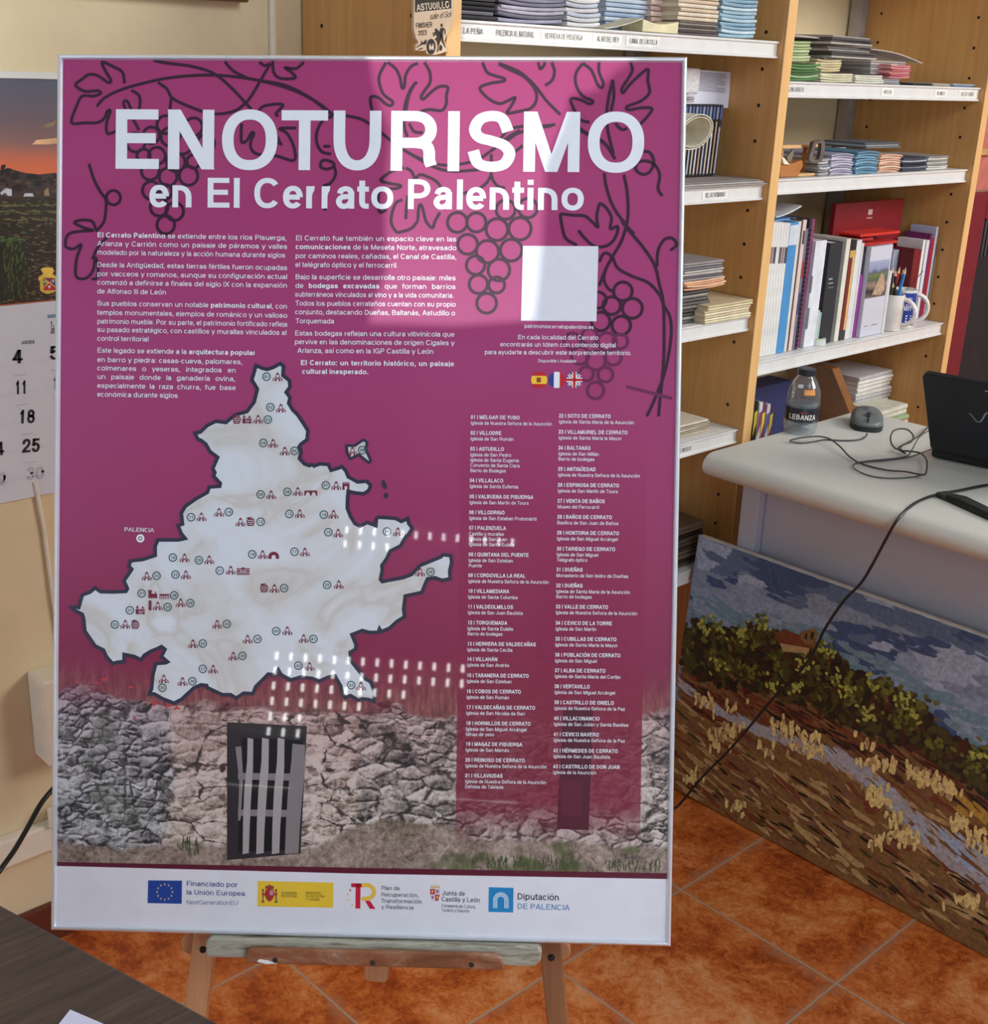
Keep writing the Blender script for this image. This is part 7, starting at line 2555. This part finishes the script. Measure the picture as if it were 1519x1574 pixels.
# face-out brochure with a photograph
Yp = YS + .012
A, B_ = onY(1321.5, 517, Yp), onY(1353, 519, Yp)
zt3 = zat(1312, 384, Yp)
br = empty('face_out_brochure', (A.x, Yp, ZB + .0006), 0, 'white brochure with a rock photo standing face-out among the books', 'brochure')
wdt, ht = B_.x - A.x, zt3 - ZB
b = MB()
b.box((0, 0, 0), (wdt, .012, ht))
b.build('cover', mat((204, 204, 216), .4, var=.01), br, bevel=.0006)
b = MB()
b.box((0.0, -.0006, ht * .435), (wdt * .94, -.0001, ht * .845))
kq = NT('cover_photo')
x, y, z = kq.xyz()
nq = kq.noise(60, 4)
hgt_ = kq.math('ADD', z, kq.math('MULTIPLY', kq.math('SUBTRACT', nq, .5), .02))
cpic = kq.ramp(kq.math('DIVIDE', kq.math('SUBTRACT', hgt_, ht * .435), ht * .41), [(0.0, (120, 104, 96)), (0.18, (40, 36, 36)), (0.34, (150, 128, 112)), (0.46, (84, 92, 70)), (0.62, (110, 122, 74)), (0.70, (92, 92, 110)), (0.78, (142, 150, 180)), (1.0, (166, 172, 200))])
b.build('cover_photo', kq.done(cpic, .4), br)
b = MB()
b.add([(wdt * .30, -.0008, ht * .47), (wdt * .62, -.0008, ht * .70), (wdt * .78, -.0008, ht * .66), (wdt * .88, -.0008, ht * .5), (wdt * .7, -.0008, ht * .45)], [(0, 1, 2, 3, 4)])
b.build('photo_rock', mat((178, 148, 124), .5, var=.2, scale=200), br)
b = MB()
b.box((wdt * .15, -.0006, ht * .117), (wdt * .3, -.0001, ht * .123))
b.box((wdt * .5, -.0006, ht * .115), (wdt * .76, -.0001, ht * .124))
b.build('small_print', mat((130, 126, 130), .5), br)
dk_b = book('dark book with white digits standing behind the face-out brochure', 0, 34, 0, 1313, 366, (52, 58, 72), Y=YS + .085, depth=.012, pages=False, row=False, by_top=True)
b = MB()
A, B_ = onY(1320, 381.5, YS + .0845), onY(1344, 380.5, YS + .0845)
ob = dk_b.location
write(b, '1 23', (A.x - ob.x, A.z - ob.z), (B_.x - ob.x, B_.z - ob.z), .013, 0, 'b', 12, just=False, place=lambda u, v: (u, -.0006, v))
b.build('digit_lettering', mat((226, 226, 226), .5), dk_b)
book('plain white file standing just right of the brochure', 1353.6, 1357.4, 519, 1359.5, 418, (214, 214, 214), Y=YS + .012, pages=False, depth=.05)
book('ochre thin book right of the face-out brochure', 0, 4, 0, 1354, 384, (206, 170, 100), Y=YS + .075, pages=False, row=False, by_top=True, depth=.02)
book('white thin book right of the ochre one', 0, 5, 0, 1359, 392, (222, 222, 220), Y=YS + .075, pages=False, row=False, by_top=True, depth=.02)
sb = book('spiral-bound grey notepad behind the pencils', 0, 8, 0, 1365, 371, (190, 186, 180), Y=YS + .075, pages=False, row=False, by_top=True, depth=.02)
for i in range(12):
    b = MB()
    b.tube([(.010 + .006 * cos(a), -.002 + .004 * sin(a), .085 + i * .0085) for a in [2 * pi * j / 8 for j in range(9)]], .001, 5, cap=False)
    b.build('spiral_ring', mat((120, 112, 104), .3, .6), sb)
book('blue-grey file behind the pencils', 0, 9, 0, 1374, 385, (150, 160, 176), Y=YS + .075, pages=False, row=False, by_top=True, depth=.02)
YR = 1.470
XR = [2.7285]


def tall(label, w, xt, yt, c, group=None, page_c=(226, 222, 212), d=.066):
    h_ = onY(xt, yt, YR).z - ZB
    o = empty('book', (XR[0], YR, ZB + .0003), 0, label, 'book', group)
    t = .0008
    m = mat(c, .45, var=.05)
    b = MB()
    b.box((0, 0, 0), (t, d, h_))
    b.box((w - t, 0, 0), (w, d, h_))
    b.box((t, 0, 0), (w - t, t, h_))
    b.build('cover', m, o, bevel=.0003)
    b = MB()
    b.box((t * 1.05, t * 1.1, .001), (w - t * 1.05, d - .002, h_ - .002))
    b.build('pages', mat(page_c, .8, var=.08, scale=200), o)
    XR[0] += w + .0003
    return o


for i in range(4):
    tall('dark red slim volume in the set behind the mugs', .0084, 1386 + i * 4.9, 386, ((112, 22, 28), (130, 32, 36))[i % 2], 'dark red set behind the mugs', (112, 24, 28))
tall('white slipcase right of the dark red set', .012, 1406, 371, (222, 222, 222))
tall('thin dark green volume right of the white slipcase', .0032, 1411, 372, (52, 66, 62))
tall('white book between the dark green and the purple ones', .0138, 1414, 371, (214, 214, 218))
tall('tall purple book with its cover showing above the dark red set', .010, 1424, 361, (112, 36, 90))
tall('tall crimson book near the right end of the row', .0128, 1427, 368, (160, 30, 40), None, (226, 190, 150))
tall('pale blue tall file showing above the purple book', .0090, 1434, 350, (186, 194, 214))
tall('grey photo-covered book near the right end of the row', .0066, 1433, 376, (96, 92, 88))
tall('thin buff volume ending the row of books', .0028, 1437, 396, (190, 170, 140))
# wide volumes at the back
Yk = YB - .045


def back_board(label, xa, ya, xb, yb, xt, yt, c, Y, name, th_=.012, cat='folder'):
    A, B_ = onY(xt, yt, Y), onY(xb, yb, Y)
    B_.x = min(B_.x, U3 - .046 if Y > YB - .04 else U3 - .001)
    b = MB()
    o = empty(name, (A.x, Y, ZB + .0005), 0, label, cat)
    b.box((0, 0, 0), (B_.x - A.x, th_, A.z - ZB))
    b.build('cover', mat(c, .4, var=.04), o, bevel=.001)
    return o, B_.x - A.x, A.z - ZB


o, w_, h_ = back_board('large dark red folder standing at the back of the book shelf', 0, 0, 1387, 330, 1286, 314, (120, 16, 26), YS + .110, 'red_folder')
b = MB()
b.box((w_ * .47, -.0008, h_ - .030), (w_ * .53, -.0001, h_ - .018))
b.box((w_ * .46, -.0008, h_ - .038), (w_ * .54, -.0001, h_ - .036))
b.build('silver_badge', mat((196, 176, 170), .4), o)
# red folders lying across the tops of the books
zr = zat(1300, 383, YS + .05)
for i, (xa, xb, yy, dz_, ang, c) in enumerate(((1255, 1366, 380, .002, -7, (190, 52, 46)), (1262, 1340, 376, .011, 3, (170, 44, 46)), (1320, 1378, 378, .020, -4, (212, 52, 40)))):
    A, B_ = onY(xa, yy, YS + .06), onY(xb, yy, YS + .06)
    b = MB()
    b.box((0, 0, 0), (B_.x - A.x, .085, .006))
    o = b.build('lying_folder', mat(c, .35), bevel=.001)
    o.location = (A.x, YS + .05 + .004 * i, zr + dz_)
    o.rotation_euler = (0, 0, radians(ang * .3))
    tag(o, ('long red plastic folder lying across the books at the bottom', 'dull red folder lying across the books at the left', 'bright red folder lying across the books at the right, on top')[i], 'folder')
A = onY(1192, 336, YS + .05)
b = MB()
b.box((0, 0, 0), (.075, .12, .004))
o = b.build('blue_folder', mat((96, 140, 190), .5), bevel=.0008)
o.location = (A.x, YS + .05, A.z - .006)
tag(o, 'light blue folder lying on top of the white booklets', 'folder')
b = MB()
vs = []
for i in range(9):
    t = i / 8
    for yy in (0, .10):
        for e_ in (0, .003):
            vs.append((.085 * t, yy, .018 * t ** 1.5 + e_))
fs = [(0, 1, 3, 2), (32, 34, 35, 33)]
for i in range(8):
    o4, p4 = 4 * i, 4 * i + 4
    fs += [(o4, p4, p4 + 1, o4 + 1), (o4 + 1, p4 + 1, p4 + 3, o4 + 3), (o4 + 3, p4 + 3, p4 + 2, o4 + 2), (o4 + 2, p4 + 2, p4, o4)]
b.add(vs, fs)
o = b.build('curled_magazine', mat((196, 200, 204), .5))
o.location = (A.x - .012, YS + .04, A.z + .003)
tag(o, 'curled grey magazine lying on the blue folder by the divider', 'magazine')

# tape roll
P = onY(1268, 527, YS + .008)
tape = empty('tape_roll', (P.x, YS + .032, ZB + .0004), 0, 'roll of clear sticky tape on the shelf before the black book', 'tape')
b = MB()
b.lathe([(.019, 0), (.0225, 0), (.0225, .013), (.019, .013), (.019, 0)], n=28)
b.build('tape_band', mat((206, 208, 204), .25), tape, smooth=True)
b = MB()
b.lathe([(.0165, .0005), (.0188, .0005), (.0188, .0145), (.0165, .0145), (.0165, .0005)], n=28)
b.build('core', mat((186, 190, 130), .5), tape, smooth=True)

# mugs
m_mug = mat((232, 228, 222), .2, coat=.4)
m_mug_blue = mat((40, 62, 150), .25, coat=.4)


def mug(label, px, py, Y, R_, H_, band, hang_):
    q = Vector((px, Y, ZB))
    o = empty('mug', (px, Y, ZB + .0004), 0, label, 'mug')
    b = MB()
    b.lathe([(.001, .002), (R_ * .9, 0), (R_, .004), (R_, H_ - .001), (R_ - .001, H_), (R_ - .0035, H_ - .001), (R_ - .0035, .006), (.001, .006)], n=36)
    b.build('body', m_mug, o, smooth=True)
    if band:
        b = MB()
        b.lathe([(R_ + .0003, H_ * band[0]), (R_ + .0003, H_ * band[1])], n=36)
        b.build('blue_print', m_mug_blue, o, smooth=True)
    b = MB()
    a = hang_
    pts_ = []
    for i in range(15):
        t = -pi / 2 * 1.02 + pi * 1.04 * i / 14
        rr_ = R_ - .002 + .030 * cos(t)
        pts_.append((rr_ * cos(a), rr_ * sin(a), H_ * .52 + H_ * .36 * sin(t)))
    b.tube(pts_, .0052, 10)
    b.build('handle', m_mug, o, smooth=True)
    return o, q


view_az = math.atan2(-1.45, -2.5)
mg, q = mug('white mug with a blue print, the rear one of the two mugs', 2.699, 500, 1.463, .028, .088, (.08, .93), view_az + pi * .52)
mg1, q1 = mug('white mug holding pencils, in front of the blue printed mug', 2.641, 507, 1.458, .026, .082, None, view_az + pi * .42)
b = MB()
aw = view_az
def mug_pt(u, v):
    a = aw + u / .028 + .1
    return (.0286 * cos(a), .0286 * sin(a), v)


write(b, 'Nin', (-.006, .042), (.017, .042), .015, 0, 'm', 10, shear=.2, just=False, place=mug_pt)
write(b, 'Feliz', (-.006, .064), (.016, .064), .009, 0, 'm', 8, shear=.2, just=False, place=mug_pt)
for v in (.016, .022, .028):
    b.add([mug_pt(-.004, v), mug_pt(.008, v), mug_pt(.02, v), mug_pt(.02, v + .003), mug_pt(.008, v + .003), mug_pt(-.004, v + .003)], [(0, 1, 2, 3, 4, 5)])
b.build('print_lettering', mat((226, 232, 240), .3), mg)
pcs = [((52, 140, 206), 'light blue pencil leaning right in the front mug', 1393, 410), ((40, 96, 64), 'green pencil in the front mug, its tip lower than the others', 1374, 433), ((176, 34, 36), 'red pencil in the front mug, behind the blue one', 1384, 409), ((70, 30, 26), 'dark brown pencil in the front mug', 1373, 408), ((40, 30, 34), 'black pencil in the front mug', 1377, 414), ((30, 40, 110), 'dark blue pencil in the front mug', 1389, 413)]
for i, (c, lab_, px, py) in enumerate(pcs):
    tip = onY(px, py, 1.448 + .003 * i)
    bt_ = Vector((q1.x + .013 * cos(i * 1.05 + .3), q1.y + .013 * sin(i * 1.05 + .3), ZB + .012))
    o = empty('pencil', bt_, 0, lab_, 'pencil')
    d = tip - bt_
    b = MB()
    b.tube([(0, 0, 0), tuple(d * .88)], .0036, 6)
    b.build('shaft', mat(c, .35), o)
    b = MB()
    b.tube([tuple(d * .881), tuple(d * .975)], lambda t: .0036 - .0026 * t, 8)
    b.build('sharpened_wood', mat((226, 190, 150), .6), o)
    b = MB()
    b.tube([tuple(d * .976), tuple(d)], lambda t: .001 - .0007 * t, 6)
    b.build('lead', mat(c, .4), o)
P0, P1 = onY(1393, 446, 1.452), onY(1419, 417, 1.458)
b = MB()
b.tube([tuple(Vector((q.x + .004, q.y, ZB + .03))), tuple(P0), tuple(P1)], .0009, 6)
tag(b.build('thin_stick', mat((40, 22, 18), .5), smooth=True), 'thin dark stick leaning out of the rear mug', 'stick')

# lowest right shelf, seen behind the bottle and the desk -------------------------------
zq = zR4
Yq = YS + .06
A = onY(1160, 590, Yq + .10)
def box_px(name, label, xa, xb, yt, y_, Y, d, c, cat, rough_=.5, zb=None):
    X0_, X1_ = onY(xa, y_, Y).x, onY(xb, y_, Y).x
    b = MB()
    zt4 = onY((xa + xb) / 2, yt, Y).z
    b.box((X0_, Y, (zb or zq) + .0004), (X1_, Y + d, zt4))
    return tag(b.build(name, mat(c, rough_, var=.12), bevel=.001), label, cat)


box_px('blue_box_file', 'dark blue box file on the lowest shelf behind the bottle', 1158, 1212, 592, 630, YS + .125, .06, (36, 46, 92), 'box file')
for i, (xa, c, lab_) in enumerate(((1152, (150, 112, 60), 'brown small booklet on the lowest shelf behind the desk edge'), (1158, (30, 28, 34), 'black small booklet with a yellow mark behind the desk edge'), (1165, (214, 212, 208), 'white small booklet behind the desk edge'), (1170, (120, 56, 96), 'purple small booklet behind the desk edge'), (1177, (206, 204, 210), 'pale small booklet behind the desk edge'), (1182, (70, 50, 84), 'violet and yellow small booklet left of the bottle'))):
    Y_ = YS + .02
    X0_, X1_ = onY(xa, 650, Y_).x, onY(xa + 5, 650, Y_).x
    o = empty('small_booklet', (X0_, Y_, zq + .0005), 0, lab_, 'booklet')
    hh_ = onY(xa + 6, 616 + i * 1.4, Y_).z - zq
    b = MB()
    b.box((0, 0, 0), (X1_ - X0_, .10, hh_))
    b.build('cover', mat(c, .4), o, bevel=.0006)
    b = MB()
    b.add([(.001, -.0005, hh_ * .6), (X1_ - X0_ - .001, -.0005, hh_ * .75), (X1_ - X0_ - .001, -.0005, hh_ * .9), (.001, -.0005, hh_ * .88)], [(0, 1, 2, 3)])
    b.build('cover_mark', mat(((206, 180, 90), (206, 190, 60), (150, 60, 90), (226, 200, 80), (90, 90, 150), (206, 170, 60))[i], .5), o)
# slanted brown board
A, B_ = onY(1256, 562, YS + .10), onY(1287, 557, YS + .10)
C_ = onY(1324, 628, YS + .08)
b = MB()
Xa, Xb = A.x, C_.x
zt5, zb5 = A.z, zq + .001
b.add([(Xa, YS + .06, zt5), (Xa + .03, YS + .06, zt5), (Xb + .02, YS + .06, zb5), (Xb - .01, YS + .06, zb5), (Xa, YS + .20, zt5), (Xa + .03, YS + .20, zt5), (Xb + .02, YS + .20, zb5), (Xb - .01, YS + .20, zb5)],
      [(0, 3, 2, 1), (4, 5, 6, 7), (0, 1, 5, 4), (1, 2, 6, 5), (2, 3, 7, 6), (3, 0, 4, 7)])
tag(b.build('leaning_board', wood('brown_board', (128, 84, 44), (150, 104, 60), (14, 14, 6), .5), bevel=.001), 'brown board leaning slantwise on the lowest shelf behind the bottle', 'board')
zt6 = onY(1320, 575, YS + .16).z
stack('white booklet in the tall pile behind the mouse', 'tall white pile behind the mouse', 1316, 1366, 630, zq, onY(1340, 577, YS + .10).z - zq, 15, [(222, 220, 214), (206, 202, 200), (190, 186, 188), (226, 224, 220)], Y=YS + .10, name='booklet', jit=.005)
stack('white booklet in the small pile behind the slanted board', 'small white pile behind the board', 1300, 1334, 600, zq, onY(1320, 562, YS + .22).z - zq, 10, [(206, 206, 210), (222, 222, 222)], Y=YS + .22, depth=.09, name='booklet')
stack('green and pink leaflet in the low pile right of the mouse', 'coloured low pile right of the mouse', 1356, 1396, 640, zq, onY(1376, 621, YS + .04).z - zq, 7, [(206, 206, 190), (150, 170, 130), (214, 170, 160), (222, 216, 204)], Y=YS + .02, jit=.006, rot=5)
